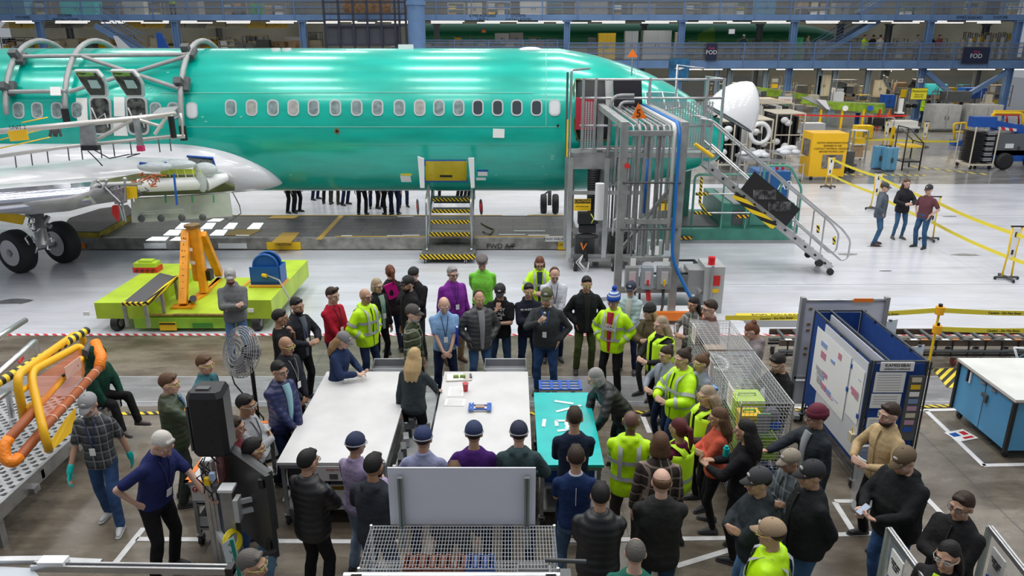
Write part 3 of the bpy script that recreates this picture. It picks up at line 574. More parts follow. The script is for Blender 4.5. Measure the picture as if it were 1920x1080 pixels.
for i,(dx,r) in enumerate(PIPES):
    x = X0 + .08 + dx;z = TZ + .02 + r;mm = mat('white_pipe',(.62,.62,.60),.35) if i == 7 else PG
    MB().tube([(x,Y1 + .1,z),(x,Y0 + .02 - r,z),(x,Y0 + .02 - r,1.45 + .1 * (i % 3))],r,8,fillet=.22).B('pipe',mm,tw)
for x,r,m_ in ((X0 + .30,.028,PG),(X0 + .55,.045,PG),(X0 + .76,.04,PG)): MB().cyl((x,Y0 + .3,1.2),(x,Y0 + .3,TZ),r).B('pipe',m_,tw)
MB().tube([(X1 - .12,Y1,TZ + .1),(X1 - .10,Y0 - .08,TZ + .1),(X1 - .09,Y0 - .1,1.4),(X1 + .18,Y0 - .2,.85),(X1 + .5,Y0 - .3,.3)],.035,8,fillet=.35).B('blue_hose',mat('hose_blue',(.01,.16,.52),.4),tw)
MB().tube([(X0 + .5,Y0 + .1,3.4),(X0 + .48,Y0 + .08,2.3)],.03,8).B('blue_hose',mat('hose_blue',(.01,.16,.52),.4),tw)
MB().cyl((X0 - .3,Y0 + 1.2,1.9),(X0 - .3,Y0 + 1.2,2.7),.1).B('filter_bowl',WHITE,tw)
p = gy(1197,207,Y0 - .05);q = [gy(1184,222,Y0 - .12),gy(1213,222,Y0 - .12),gy(1197,193,Y0 - .12)]
tr5 = MB().poly(q,.02).B('triangle_sign',mat('sign_orange',(.95,.20,.01),.5),tw);text('number','5',BLACK,tr5,gy(1197.5,213,Y0 - .14),.21)
tr5.location.z += 0
MB().cyl(gy(1197,222,Y0 - .1),gy(1197,233,Y0 - .1),.012).B('sign_stem',PG,tr5)
for i,(px,w,m_) in enumerate(((1184,.26,GREY),(1213,.24,mat('box_bluegrey',(.33,.38,.42),.4)),(1244,.28,GREY))):
    p = gy(px,520,Y0 - .12);b_ = MB().box(p,(w,.18,.46)).B('switch_box',m_,tw);MB().box(p + V3((0,-.1,.02)),(w * .5,.03,.26)).B('switch_plate',(mat('plate_pink',(.6,.5,.55),.5),mat('plate_pink',(.6,.5,.55),.5),mat('plate_grey',(.5,.5,.5),.5))[i],b_)
    if i != 1: MB().box(p + V3((0,-.11,.36)),(.11,.01,.16)).B('warning_tag',PAPER,b_)
    MB().box(p + V3((0,-.12,-.08)),(.04,.04,.12)).B('switch_lever',RED if i < 2 else YEL,b_)
MB().cyl(gy(1215,546,Y0 - .1),gy(1216,563,Y0 - .1),.05).B('red_plug',RED,tw)
for px in (1190,1244): MB().tube([gy(px,543,Y0 - .1),gy(px - 2,575,Y0 - .1),gy(px - 6,590,Y0)],.03,8).B('cable',DGREY,tw)
for z in (2.95,2.0): MB().cyl((X0,Y0 - .07,z),(X1,Y0 - .07,z),.02).B('clamp_rod',DGREY,tw)
MB().cyl(gy(1176,311,Y0 - .12),gy(1176,311,Y0 - .16),.055,n=16).B('red_tag',RED,tw)
# ---- work stand at the forward door (frame, deck, railings, machine below)
ws = thing('work_stand',(3.2,19.2,0),'grey wheeled work stand with caged platform at the forward door','work stand')
A0,A1,B0,B1 = 1.42,5.15,18.75,19.55;DZ = 2.95
MB().bb((A0,B0,DZ - .12),(A1,B1,DZ)).B('deck',PG,ws);MB().bb((A0 + .02,B0 - .03,DZ - .4),(2.6,B1,DZ - .12)).B('deck_skirt',PG,ws)
mb = MB()
for z in (4.72,4.28,3.62,DZ + .1): mb.tube([(A0 + .25,B0,z),(A1,B0,z)],.028)
rr = mb.B('front_rail',ALU,ws)
for x in (A0 + .02,A0 + .32,A0 + .62,3.35,4.75,A1): MB().bb((x - .03,B0 - .03,DZ),(x + .03,B0 + .03,4.75)).B('rail_post',ALU,ws)
MB().tube([(A0,B0 - .25,DZ - .2),(A0,B0 - .25,4.95),(A0 + .5,B1 - .2,4.95)],.03,fillet=.05).B('gate_frame',ALU,ws);MB().bb((A0 - .12,B0 - .3,2.9),(A0 - .07,B0 - .25,4.9)).B('bumper',DGREY,ws);MB().bb((A0 - .09,B0 - .32,2.9),(A0 - .05,B0 - .27,3.8)).B('yellow_bumper',YEL,ws)
MB().tube([(A0 + 1.55,B0 - .05,4.35),(A0 + 1.0,B0 - .05,4.35),(A0 + .95,B0 - .05,2.2)],.045,fillet=.25).tube([(A0 + 1.55,B0 - .15,4.2),(A0 + 1.2,B0 - .15,4.2),(A0 + 1.12,B0 - .15,2.2)],.04,fillet=.25).B('conduit',PG,ws)
MB().bb((A0 + .28,B0 - .01,DZ + .1),(A0 + .62,B0 + .01,4.2)).B('mesh_panel',perf('mesh_steel',sc=22,hole=.47),ws);MB().bb((3.4,B0 - .01,DZ + .1),(4.95,B0 + .01,4.2)).B('mesh_panel',perf('mesh_steel',sc=22,hole=.47),ws)
MB().tube([(A1,B0,4.72),(A1 - .1,B1 + .6,4.72),(A1 - .1,B1 + .6,DZ)],.028).tube([(A1 - .8,B1 + .9,DZ),(A1 - .8,B1 + .9,5.0),(A1 - .1,B1 + .9,4.9)],.03).B('side_rail',ALU,ws)
LX0,LX1 = 1.45,2.35                                                           # lower frame on wheels
for x in (LX0,LX1):
    for y in (18.5,19.6): MB().bb((x - .06,y - .06,.25),(x + .06,y + .06,DZ - .1)).B('leg',ALU,ws)
for z in (.3,1.0,1.95): MB().bb((LX0,18.47,z),(LX1 + .85,18.53,z + .09)).B('cross_member',PG,ws)
MB().bb((LX0,18.4,.22),(LX1 + .9,19.6,.3)).B('base_plate',PG,ws)
for x in (LX0 + .1,LX1 + .7): MB().cyl((x,19.5,.3),(x,19.5,2.5),.09,n=12).B('column',PG,ws)
mb = MB();[mb.torus((LX0 + .62,18.8,1.5 + .06 * i),(0,0,1),.13,.035,16,6) for i in range(18)];mb.B('bellows',BLACK,ws)
p = gy(1092,384,18.4);c_ = MB().box(p,(.42,.02,.30)).B('caution_sign',YEL,ws);MB().box(p + V3((0,-.012,.09)),(.4,.01,.10)).B('sign_header',BLACK,c_);text('lettering','CAUTION',YEL,c_,p + V3((0,-.02,.09)),.085);text('lettering','KEEP HANDS CLEAR',BLACK,c_,p + V3((0,-.014,-.04)),.036)
p = gy(1240,384,18.4);c_ = MB().box(p,(.36,.02,.28)).B('caution_sign',YEL,ws);MB().box(p + V3((0,-.012,.09)),(.34,.01,.09)).B('sign_header',BLACK,c_);text('lettering','CAUTION',YEL,c_,p + V3((0,-.02,.09)),.072)
p = gy(1102,408,18.35);bg = MB().box(p,(.5,.22,.28)).B('black_bag',BLACK,ws);MB().tube([p + V3((.06,-.12,.12)),p + V3((.14,-.12,0)),p + V3((.08,-.12,-.12))],.014,6).B('lime_stripe',mat('lime_tape',(.65,.75,.1),.5),bg)
MB().box(gy(1101,428,18.4),(.42,.2,.2)).ell(gy(1101,443,18.35),(.3,.2,.07)).B('seat_cushion',mat('seat_black',(.02,.02,.022),.7,bump=.3),ws)
MB().cyl(gy(1097,452,18.4),gy(1098,490,18.4),.06).B('seat_post',BLACK,ws);MB().tube([gy(1090,455,18.3),gy(1093,468,18.3),gy(1100,456,18.3)],.025).B('orange_strap',ORANGE,ws)
mb = MB();rs = random.Random(5);[mb.tube([gy(1093,478,18.25),gy(1086 + rs.uniform(-6,2),492,18.2),gy(1096 + rs.uniform(-4,8),510 + rs.uniform(-4,3),18.2),gy(1104,492,18.25)],.012,5) for i in range(4)];mb.B('white_cord',WHITE,ws)
for x,y in ((1.62,18.35),(2.6,18.35),(3.1,19.6)):
    f = MB().box((x + .1,y,.28),(.3,.12,.1)).B('caster_housing',DGREY,ws);MB().cyl((x - .04,y,.15),(x + .05,y,.15),.15,n=20).B('caster_wheel',RUBBER,f);MB().cyl((x - .045,y,.15),(x + .055,y,.15),.06,n=12).B('hub',WHITE,f)
for i in range(9): MB().cyl((LX1 + .15 + i * .09,18.9 + .1 * (i % 3),.3),(LX1 + .15 + i * .09,18.9,2.8),.02 + .008 * (i % 3),n=8).B('hydraulic_line',(PG,DGREY,ALU)[i % 3],ws)
MB().tube([(LX1 + .2,18.4,.9),(LX1 + .2,18.4,1.35),(LX1 + .7,18.4,1.35)],.03,fillet=.12).B('guard_rail',ALU,ws)
MB().bb((LX1 + .2,18.6,.3),(LX1 + .8,19.3,.8)).B('pump_unit',BLACK,ws);MB().bb((LX0 + .2,18.8,.3),(LX0 + .7,19.2,.75)).B('pump_unit',DGREY,ws)
MB().box(gy(1222,466,17.6),(.5,.2,.42)).B('control_cabinet',mat('cab_grey',(.34,.40,.38),.45),ws);MB().box(gy(1226,470,17.48),(.24,.02,.22)).B('label',PAPER,ws)
q = [gy(1186,92,19.4),gy(1176,107,19.4),gy(1196,107,19.4)];MB().poly(q,.02).B('triangle_sign',mat('sign_orange',(.95,.38,.01),.5),ws);MB().cyl(gy(1186,107,19.4),gy(1184,142,19.4),.015).B('sign_post',PG,ws)
# ---- long aluminium stair
stt = thing('aluminium_stair',(6.6,18.3,0),'long aluminium access stair with a black board and striped padding, sloping down right','stairs')
T0,T1 = V3((4.75,18.35,2.72)),V3((8.05,18.35,.16));D = T1 - T0
for y in (-.35,.35):
    o = V3((0,y,0));MB().bar(T0 + o,T1 + o,.05,.16).B('stringer',ALU,stt)
    rl = MB().tube([T0 + o + V3((-.3,0,1.15)),T0 + o + V3((0,0,1.1)),T1 + o + V3((.15,0,1.0)),T1 + o + V3((.38,0,.72)),T1 + o + V3((.38,0,.28)),T1 + o + V3((.22,0,.2)),T0 + o + V3((0,0,.55))],.024,fillet=.1).B('handrail',ALU,stt)
    for k in (.0,.22,.45,.68,.9): MB().cyl(T0 + o + D * k,T0 + o + D * k + V3((0,0,1.08)),.02).B('baluster',ALU,stt)
n = 13
for i in range(n): c = T0 + D * ((i + .5) / n);MB().box(c + V3((0,0,.03)),(.26,.7,.035)).B('tread',perf('tread_mesh',sc=24,hole=.25),stt)
for i in range(12):
    for y in (-.385,): MB().cyl(T0 + D * ((i + .3) / 12) + V3((0,y,0)),T0 + D * ((i + .3) / 12) + V3((0,y - .02,0)),.03,n=10).B('bolt',BLACK,stt)
for k in (.90,.99): MB().cyl(T0 + D * k + V3((0,-.42,-.1)),T0 + D * k + V3((0,-.36,-.1)),.085,n=16).cyl(T0 + D * k + V3((0,.36,-.1)),T0 + D * k + V3((0,.42,-.1)),.085,n=16).B('wheel',RUBBER,stt)
yb = 17.93;q = [gy(1415,321,yb),gy(1500,392,yb),gy(1474,424,yb),gy(1389,355,yb)];bb_ = MB().poly(q,.03).B('black_board',mat('board_black',(.010,.010,.011),.6),stt)
for x0,y0 in ((1412,356),(1434,356),(1440,378),(1462,378)): MB().poly([gy(x0,y0,yb - .02),gy(x0 + 21,y0,yb - .02),gy(x0 + 21,y0 + 18,yb - .02),gy(x0,y0 + 18,yb - .02)],.01).B('picture',mat('picture_dark',(.10,.10,.11),.2,var=.9,vscale=9),bb_)
MB().bar(gy(1378,365,17.92),gy(1452,425,17.92),.06,.17).B('striped_padding',stripes('pad_stripes',(.85,.6,.01),(.01,.01,.01),5.2,(.35,0,1)),stt)
for px,py in ((1534,430),(1564,452)): MB().cyl(gy(px,py - 8,17.95),gy(px,py + 6,17.95),.035).B('striped_sleeve',HAZ,stt)
MB().cyl(gy(1303,270,17.95),gy(1337,294,17.95),.045).B('yellow_bar',YEL,stt)
# ---- green machine base with railings, blue cabinet A2 behind
gb = thing('green_machine_base',(6.3,22,0),'sea-green steel machine base with railings behind the aluminium stair','machine')
SG = mat('sea_green',(.06,.25,.19),.42,var=.2);GX0,GX1,GY_ = gz(1290,455).x,gz(1490,455).x,gz(1400,455).y
MB().bb((GX0 - .9,GY_ - .05,0),(GX1,GY_ + 2.6,.42)).B('skirt',SG,gb);MB().bb((GX0 - .9,GY_ - .08,.0),(GX1,GY_ - .04,.09)).B('kick_strip',GREY,gb)
MB().bb((GX0 + .95,GY_ + .1,.4),(GX1 - .1,GY_ + 2.4,1.15)).B('tank',SG,gb);MB().bb((GX0 + 1.2,GY_ - .0,1.14),(GX1 - .3,GY_ + 2.2,1.18)).B('top_plate',GREY,gb);MB().bb((GX0 - .7,GY_ + .2,.42),(GX0 + .9,GY_ + 2.2,.45)).B('tread_plate',DGREY,gb)
MB().bb((GX0 - .3,GY_ + 1.5,.42),(GX0 + .3,GY_ + 2.4,1.9)).B('side_tank',SG,gb)
for dx,w in ((1.25,.3),(1.75,.75)): MB().bb((GX0 + dx,GY_ + .06,.52),(GX0 + dx + w,GY_ + .12,.95)).B('access_door',DGREY if w < .5 else SG,gb)
GT = mat('green_tube',(.10,.32,.24),.4)
for pts in (([GX0 + .05,.45],[GX0 + .05,2.0],[GX0 + 1.9,2.0],[GX0 + 1.9,1.2]),([GX0 + 2.0,1.1],[GX0 + 2.0,2.25],[GX1 - .4,2.25],[GX1,1.6],[GX1,.3])): MB().tube([V3((x,GY_ - .02,z)) for x,z in pts],.035,fillet=.15).B('railing',GT,gb)
for x in (GX0 + .9,GX0 + 1.6,GX1 - .6): MB().cyl((x,GY_ - .02,.1),(x,GY_ - .02,1.9),.025).B('rail_post',GT,gb)
for z in (.9,1.45): MB().cyl((GX0 + .1,GY_ - .05,z),(GX0 + 1.7,GY_ - .05,z),.025).B('chain_bar',ALU,gb);MB().cyl((GX0 + .1,GY_ - .06,z),(GX0 + .45,GY_ - .06,z),.045).B('striped_sleeve',HAZ,gb)
for px,py in ((1286,446),(1392,406)): MB().box(gy(px,py,GY_ - .1),(.36,.02,.09)).B('hazard_label',HAZO,gb)
MB().tube([gy(1316,332,GY_ - .1),gy(1312,380,GY_ - .1),gy(1324,400,GY_ - .1),gy(1335,402,GY_ - .1)],.04).B('striped_hose',HAZ,gb)
bx = thing('blue_cabinet',gz(1440,405),'blue metal cabinet numbered A2 behind the black board on the stair','cabinet');Yb = GY_ + 3.2
a,b = gy(1422,322,Yb),gy(1484,318,Yb);MB().bb((a.x,Yb,0),(b.x,Yb + 1.0,a.z)).B('body',mat('cabinet_blue',(.01,.10,.30),.4),bx);text('number','A2',WHITE,bx,gy(1472,348,Yb - .02),.42)
for px in (1434,1457,1468): MB().cyl(gy(px,312,Yb + .3),gy(px,318,Yb + .3),.05).B('lamp',RED,bx);MB().cyl(gy(px,306,Yb + .3),gy(px,312,Yb + .3),.05).B('lamp',mat('lamp_green',(.02,.2,.05),.4),bx)
# ---- yellow cargo stairs
cs = thing('cargo_stairs',gz(835,480),'yellow-edged rolling steps standing at the cargo hatch','steps');Y = gz(835,494).y;xa,xb = gy(790,440,Y).x,gy(886,440,Y).x
ym = mat('step_grey',(.15,.155,.15),.45,.2,var=.4,vscale=8)
bs = MB().bb((xa - .05,Y,.13),(xb + .05,Y + 1.5,.22)).B('base',ym,cs);MB().bb((xa - .06,Y - .03,.12),(xb + .06,Y,.25)).B('striped_bumper',HAZ,bs)
for i,(py,dy) in enumerate(((437,.9),(414,1.25),(394,1.6),(372,1.95))):
    P_ = gy(835,py,Y + dy);z = P_.z;tdm = MB().bb((xa + .13,Y + dy,z - .06),(xb - .13,Y + dy + .36,z)).B('tread',perf('step_mesh',(.30,.34,.34),26,.22),cs);MB().bb((xa + .12,Y + dy - .02,z - .08),(xb - .12,Y + dy,z + .02)).B('nosing',HAZ,tdm)
MB().bb((xa + .12,Y + 2.2,1.15),(xb - .12,Y + 3.0,1.2)).B('platform',ym,cs)
for x in (xa + .07,xb - .07):
    MB().bar((x,Y + .5,.2),(x,Y + 2.9,1.75),.05,.09).B('stringer',ALU,cs);MB().tube([(x,Y + .55,.2),(x,Y + .75,1.55),(x,Y + 2.2,2.1),(x,Y + 2.6,1.2)],.03,fillet=.15).B('handrail',ALU,cs);MB().cyl((x,Y + 1.5,.2),(x,Y + 1.5,1.75),.03).B('post',ALU,cs)
for px in (797,873): c = gz(px,493);MB().cyl((c.x - .03,Y + .05,.065),(c.x + .03,Y + .05,.065),.065,n=16).B('wheel',WHITE,cs);MB().torus((c.x,Y + .05,.065),(1,0,0),.06,.02).B('tyre',RUBBER,cs)
for px,m_ in ((783,DGREY),(902,mat('hose_plum',(.12,.03,.05),.5))):
    p = gy(px,388,Y + 1.2);mb = MB();[mb.torus(p + V3((0,.02 * i,.0)),(1,.2,0),.2 - .01 * i,.02) for i in range(5)];mb.B('hose_reel',m_,cs);MB().torus(p,(1,.2,0),.08,.03).B('reel_hub',RED,cs)
MB().tube([gz(905,434,.36),gz(920,440,.36),gz(926,430,.36),gz(912,424,.36),gz(902,418,.36)],.02).B('loose_hose',mat('hose_olive',(.2,.2,.05),.5),cs)
# ---- lime cart with wing jack
ct = thing('lime_cart',(-6.8,15.4,0),'lime-yellow low flatbed cart carrying the wing jack','cart');X0,X1,Y0,Y1 = gz(152,620).x + .4,-4.85,14.15,17.0
MB().bb((X0,Y0,.28),(X0 + 1.0,Y1 - .1,.62)).B('left_deck',LIME,ct);MB().bb((X1 - .85,Y0,.28),(X1,Y1,.68)).B('right_deck',LIME,ct);MB().bb((X0 + .9,Y0 + .05,.1),(X1 - .8,Y1 - .3,.34)).B('bed',LIME,ct)
MB().bb((X0 + .75,Y0 - .02,.08),(X1 - .85,Y0 + .06,.30)).B('front_skirt',mat('lime_skirt',(.28,.55,.04),.45,var=.2),ct);MB().bb((X0 + 1.0,Y0 + .0,.34),(X1 - .85,Y0 + .06,.37)).B('worn_edge',mat('worn_edge',(.35,.22,.05),.6,var=.5,vscale=7),ct)
MB().bb((X0 + .93,Y0 - .005,.62),(X0 + 1.0,Y1 - .1,.635)).B('orange_edge',mat('edge_orange',(.75,.35,.03),.5),ct);MB().bb((X1 - .86,Y0 - .005,.68),(X1 - .80,Y1,.695)).B('orange_edge',mat('edge_orange',(.75,.35,.03),.5),ct)
p = gy(315,612,Y0 - .03);s_ = MB().box(p,(.34,.02,.17)).B('warning_plate',YEL,ct);MB().box(p + V3((0,-.012,.06)),(.32,.01,.03)).B('plate_header',BLACK,s_);MB().box(gy(380,610,Y0 - .03),(.4,.02,.1)).B('worn_letters',mat('green_letters',(.05,.25,.03),.6),ct)
for px,py in ((162,588),(470,582)): MB().box(gy(px,py,Y0 - .01),(.12,.02,.08)).B('label',PAPER,ct)
for x,y in ((X0 + .35,Y0 + .1),(X1 - .35,Y0 + .1),(X0 + .35,Y1 - .4),(X1 - .35,Y1 - .4)):
    w = MB().cyl((x - .07,y,.16),(x + .07,y,.16),.16,n=20).B('wheel',RUBBER,ct);MB().cyl((x - .08,y,.16),(x + .08,y,.16),.08,n=14).B('hub',GREY,w)
b_ = thing('step_bench',gz(275,580,.34),'metal bench with dark top and striped edge standing on the lime cart','bench');
q = [gz(*a,.85) for a in ((232,568),(272,569),(328,520),(300,513))];MB().poly(q,.04,(0,0,1)).B('top',mat('antislip',(.08,.08,.085),.7),b_)
MB().bar(q[0] + V3((0,-.03,0)),q[1] + V3((0,-.03,0)),.07,.06).bar(q[1] + V3((.03,0,0)),q[2] + V3((.03,0,0)),.06,.07).B('striped_edge',HAZ,b_)
for p in q + [(q[1] + q[2]) / 2]: MB().bb((p.x - .03,p.y - .03,.36),(p.x + .03,p.y + .03,.83)).B('leg',STEEL,b_)
MB().poly([gy(288,553,14.6),gy(300,545,14.6),gy(306,560,14.6),gy(292,568,14.6)],.005).B('tag',PAPER,b_)
bt = thing('control_box',gz(278,508,.62),'lime control box with red lamps at the back left of the lime cart','control box');c = gz(278,508,.62);MB().box(c + V3((0,0,.06)),(.55,.3,.12)).B('red_base',RED,bt);MB().box(c + V3((0,0,.17)),(.5,.28,.10)).box(c + V3((0,0,.24)),(.3,.18,.06)).B('lid',LIME,bt)
for i in range(4): MB().cyl(c + V3((-.18 + .12 * i,-.15,.06)),c + V3((-.18 + .12 * i,-.19,.06)),.03).B('lamp',mat('lamp_dark',(.1,.02,.02),.3),bt)
jk = thing('wing_jack',gz(345,572,.34),'orange wing jack tripod standing on the lime cart','jack');JO = mat('jack_orange',(.85,.33,.01),.4,var=.2,vscale=4)
top = gy(357,432,15.6);f1 = gz(344,575,.36);f2 = gz(384,552,.36);f3 = gz(412,522,.36)
MB().bar(top + V3((-.08,-.05,0)),f1 + V3((0,0,.05)),.16,.14).B('leg',JO,jk);MB().bar(top + V3((.12,0,0)),f2 + V3((0,0,.05)),.16,.14).B('leg',JO,jk);MB().bar(top + V3((.2,.1,-.1)),f3 + V3((0,0,.1)),.16,.14).B('leg',JO,jk)
MB().cyl(top + V3((.05,0,.08)),top + V3((.08,0,-1.1)),.13,.16,n=16).B('cylinder',JO,jk);MB().cyl(top + V3((.05,0,.08)),top + V3((.05,0,.13)),.17,n=18).B('cap',mat('worn_cap',(.3,.18,.08),.5,.3,var=.5,vscale=12),jk)
MB().bar(f1,f2,.1,.05).bar(f2,f3,.1,.05).bar(f3,f1,.1,.05).B('base_frame',JO,jk);MB().box(f1,(.45,.22,.05)).B('foot',JO,jk)
MB().cyl(gz(362,560,.4),gz(362,560,.8),.07).B('pump',DGREY,jk);MB().box(gy(388,515,15.6),(.22,.2,.22)).B('motor',BLACK,jk)
for i,chh in enumerate('WINGJACK71'):
    k = (i + 1.2) / 12;p = (top + V3((-.08,-.05,0))).lerp(f1,k) + V3((0,-.085,0));text('lettering',chh,BLACK,jk,p,.11)
for px,py in ((345,454),(357,468),(362,493)): MB().box(gy(px,py,15.35),(.08,.01,.07)).B('label',PAPER,jk)
hr = thing('hose_reel',gz(505,533,.68),'blue hose reel box on the right deck of the lime cart','hose reel');c = gz(505,533,.68)
MB().box(c + V3((0,0,.03)),(.7,.5,.05)).B('base',mat('edge_orange',(.75,.35,.03),.5),hr);MB().bb((c.x - .32,c.y - .2,.72),(c.x + .32,c.y - .17,1.12)).bb((c.x - .32,c.y + .2,.72),(c.x + .32,c.y + .23,1.12)).bb((c.x - .32,c.y - .2,.72),(c.x + .32,c.y + .2,.8)).bb((c.x + .29,c.y - .2,.72),(c.x + .32,c.y + .2,1.12)).B('housing',mat('reel_blue',(.01,.10,.36),.35),hr)
for dy in (-.12,.12): MB().torus((c.x,c.y + dy,1.12),(0,1,0),.25,.03,24).cyl((c.x,c.y + dy - .01,1.12),(c.x,c.y + dy + .01,1.12),.25,n=24).B('flange',mat('reel_blue',(.01,.10,.36),.35),hr)
MB().cyl((c.x,c.y - .1,1.12),(c.x,c.y + .1,1.12),.2,n=20).B('wound_hose',mat('hose_black',(.03,.03,.035),.5),hr);MB().tube([(c.x + .05,c.y - .22,.95),(c.x + .35,c.y - .4,.9),(c.x + .62,c.y - .7,.6),(c.x + .7,c.y - .9,.1)],.018).B('loose_hose',mat('hose_grey',(.3,.3,.28),.5),hr);MB().cyl((c.x - .05,c.y - .2,.95),(c.x + .04,c.y - .25,.95),.04).B('brass_fitting',YEL,hr)
# ---- steel ramp on the left with orange / yellow gate rails
rp = thing('steel_ramp',(-6.9,8.8,0),'perforated steel ramp deck at the far left','ramp');RX1,RX0,RY0,RY1 = -5.93,-8.6,5.2,10.2
MB().bb((RX0,RY0,.53),(RX1 - .03,RY1,.55)).B('deck',perf('ramp_deck',(.50,.51,.52),9,.33),rp);MB().bb((RX1 - .05,RY0,.38),(RX1,RY1,.57)).B('side_beam',STEEL,rp);MB().bb((RX0,RY1 - .04,.38),(RX1,RY1,.56)).B('end_beam',STEEL,rp)
for y in (6.2,7.2,8.2,9.2): MB().bb((RX0,y - .03,.40),(RX1,y + .03,.52)).B('cross_beam',DGREY,rp)
for x,y in ((RX1 - .1,RY1 - .1),(RX1 - .1,7.4),(RX0 + .5,RY1 - .1)): MB().bb((x - .05,y - .05,0),(x + .05,y + .05,.4)).B('leg',STEEL,rp)
for y in (7.9,8.9): MB().bb((RX1,y,.36),(RX1 + .06,y + .12,.44)).B('bracket',STEEL,rp)
MB().tube([gz(-30,725,1.55),gz(65,640,1.55),gz(70,660,.6)],.045,fillet=.1).tube([gz(-20,760,1.2),gz(15,735,1.2),gz(22,780,.6)],.04).tube([gz(-40,655,1.9),gz(48,600,1.9)],.04).B('grey_rail',ALU,rp);MB().poly([gz(25,668,1.1),gz(40,655,1.1),gz(45,672,1.0),gz(38,682,1.0)],.02).B('red_flag',RED,rp)
hz = thing('striped_barrier_tube',gz(80,665,1.6),'yellow and black wrapped tube along the top of the orange gate','barrier tube');MB().cyl(gz(-20,728,1.6),gz(162,620,1.6),.055,n=14).B('tube',stripes('tube_stripes',(.85,.62,.02),(.012,.012,.012),7.5,(.3,1,0)),hz);MB().ell(gz(162,620,1.6),(.058,.03,.058)).B('end_cap',BLACK,hz)
gt = thing('ramp_gate',gz(110,780,.6),'yellow gate frame with orange-padded lower tubes on the steel ramp','gate');YG = mat('gate_yellow',(.88,.47,.01),.38)
MB().tube([gy(46,792,8.0),gy(30,705,8.0),gz(140,627,1.55),gz(155,633,1.5),gz(160,705,.75)],.05,10,fillet=.18).B('far_frame',YG,gt)
MB().tube([gy(92,845,7.8),gy(82,810,7.8),gy(56,698,8.3),gz(145,650,1.5),gz(152,652,1.5),gz(163,712,.85)],.05,10,fillet=.18).B('near_frame',YG,gt)
MB().cyl(gy(72,762,8.2),gy(152,672,9.6),.04).cyl(gy(46,768,8.0),gy(66,755,8.2),.04).cyl(gy(34,738,8.0),gy(52,725,8.2),.035).B('diagonal',YG,gt)
OP = mat('orange_brown_pad',(.42,.11,.03),.5,var=.2);mb = MB().tube([gy(66,768,8.0),gy(8,832,7.6),gy(10,862,7.5),gy(28,868,7.5),gy(80,805,8.0),gy(186,690,9.6)],.058,12,fillet=.12);lo_ = mb.B('padded_tube',OP,gt)
MB().tube([gy(17,822,7.65),gy(6,838,7.55),gy(10,862,7.48),gy(25,868,7.48),gy(36,856,7.58)],.066,12,fillet=.1).B('orange_wrap',mat('orange_wrap',(.92,.25,.01),.45,bump=.5,bscale=30),lo_)
MB().tube([gy(186,690,9.6),gy(190,668,9.8),gy(178,642,10.0)],.075,12).B('orange_wrap',mat('orange_wrap',(.92,.25,.01),.45,bump=.5,bscale=30),lo_);MB().cyl(gy(172,645,10.0),gy(158,662,9.8),.065).B('grey_sleeve',DGREY,gt)
for k in (.15,.3,.45,.6,.75,.9): a_,b_ = gy(80,805,8.0),gy(186,690,9.6);p = a_.lerp(b_,k);d = (b_ - a_).normalized();MB().cyl(p - d * .012,p + d * .012,.062,n=14).B('tape_ring',mat('tape_pale',(.6,.35,.25),.5),lo_)
film_o = mat('orange_film',(.95,.25,.08),.3,alpha=.30)
MB().poly([gy(62,712,8.25),gy(150,655,9.7),gy(160,700,9.6),gy(80,800,8.0)],.006).B('orange_sheet',film_o,gt);MB().poly([gy(120,690,8.8),gy(150,668,9.3),gy(153,690,9.3),gy(125,712,8.8)],.008).B('notice',mat('notice_pink',(.75,.45,.36),.6),gt)
q = [gy(123,785,8.6),gy(141,765,8.9),gy(141,803,8.7),gy(97,845,8.0),gy(97,825,8.1)];cn = MB().poly(q,.015).B('caution_board',mat('board_yellow',(.85,.50,.01),.5),gt)
d1 = (q[1] - q[0]).normalized();text('lettering','CAUTION',BLACK,cn,(q[0] + q[1]) / 2 + V3((.02,-.02,-.07)),.07,d1,V3((0,0,1)))
MB().tube([gy(118,705,8.9),gy(145,685,9.2)],.02).B('letter_strip',BLACK,cn)
# ---- pedestal fan
fn = thing('pedestal_fan',(-3.45,9.3,0),'black pedestal fan with wire cage among the people at left','fan');c = gy(455,660,9.2);ax = V3((-.55,-.75,.35)).normalized();fx_,fy_ = MB().frame(ax)
MB().cyl((c.x + .0,c.y + .25,.05),(c.x + .0,c.y + .25,c.z - .1),.028).B('pole',BLACK,fn);MB().cyl((c.x,c.y + .25,0),(c.x,c.y + .25,.05),.3,n=24).B('base',BLACK,fn);MB().cyl(c - ax * .22,c - ax * .05,.10,n=14).bar(c - ax * .15,(c.x,c.y + .25,c.z - .15),.06).B('motor',BLACK,fn)
mb = MB()
for k,z in ((.345,0),(.345,.05),(.325,.07),(.30,.085),(.27,.093),(.24,.10),(.18,.11),(.12,.115),(.06,.118),(.30,-.05),(.2,-.08)): mb.torus(c + ax * z,ax,k,.005,36,4)
for i in range(36):
    t = 2 * math.pi * i / 36;u = fx_ * math.cos(t) + fy_ * math.sin(t);mb.tube([c + u * .04 + ax * .118,c + u * .2 + ax * .108,c + u * .345 + ax * .04,c + u * .345,c + u * .12 - ax * .09],.0034,4)
mb.B('wire_cage',GREY,fn);mb = MB()
for i in range(3):
    t = 2 * math.pi * i / 3;u = fx_ * math.cos(t) + fy_ * math.sin(t);w = fx_ * math.cos(t + 1.1) + fy_ * math.sin(t + 1.1);mb.poly([c + u * .03,c + u * .28 - ax * .02,c + (u * .5 + w * .5).normalized() * .31 + ax * .03,c + w * .14 + ax * .03],.006)
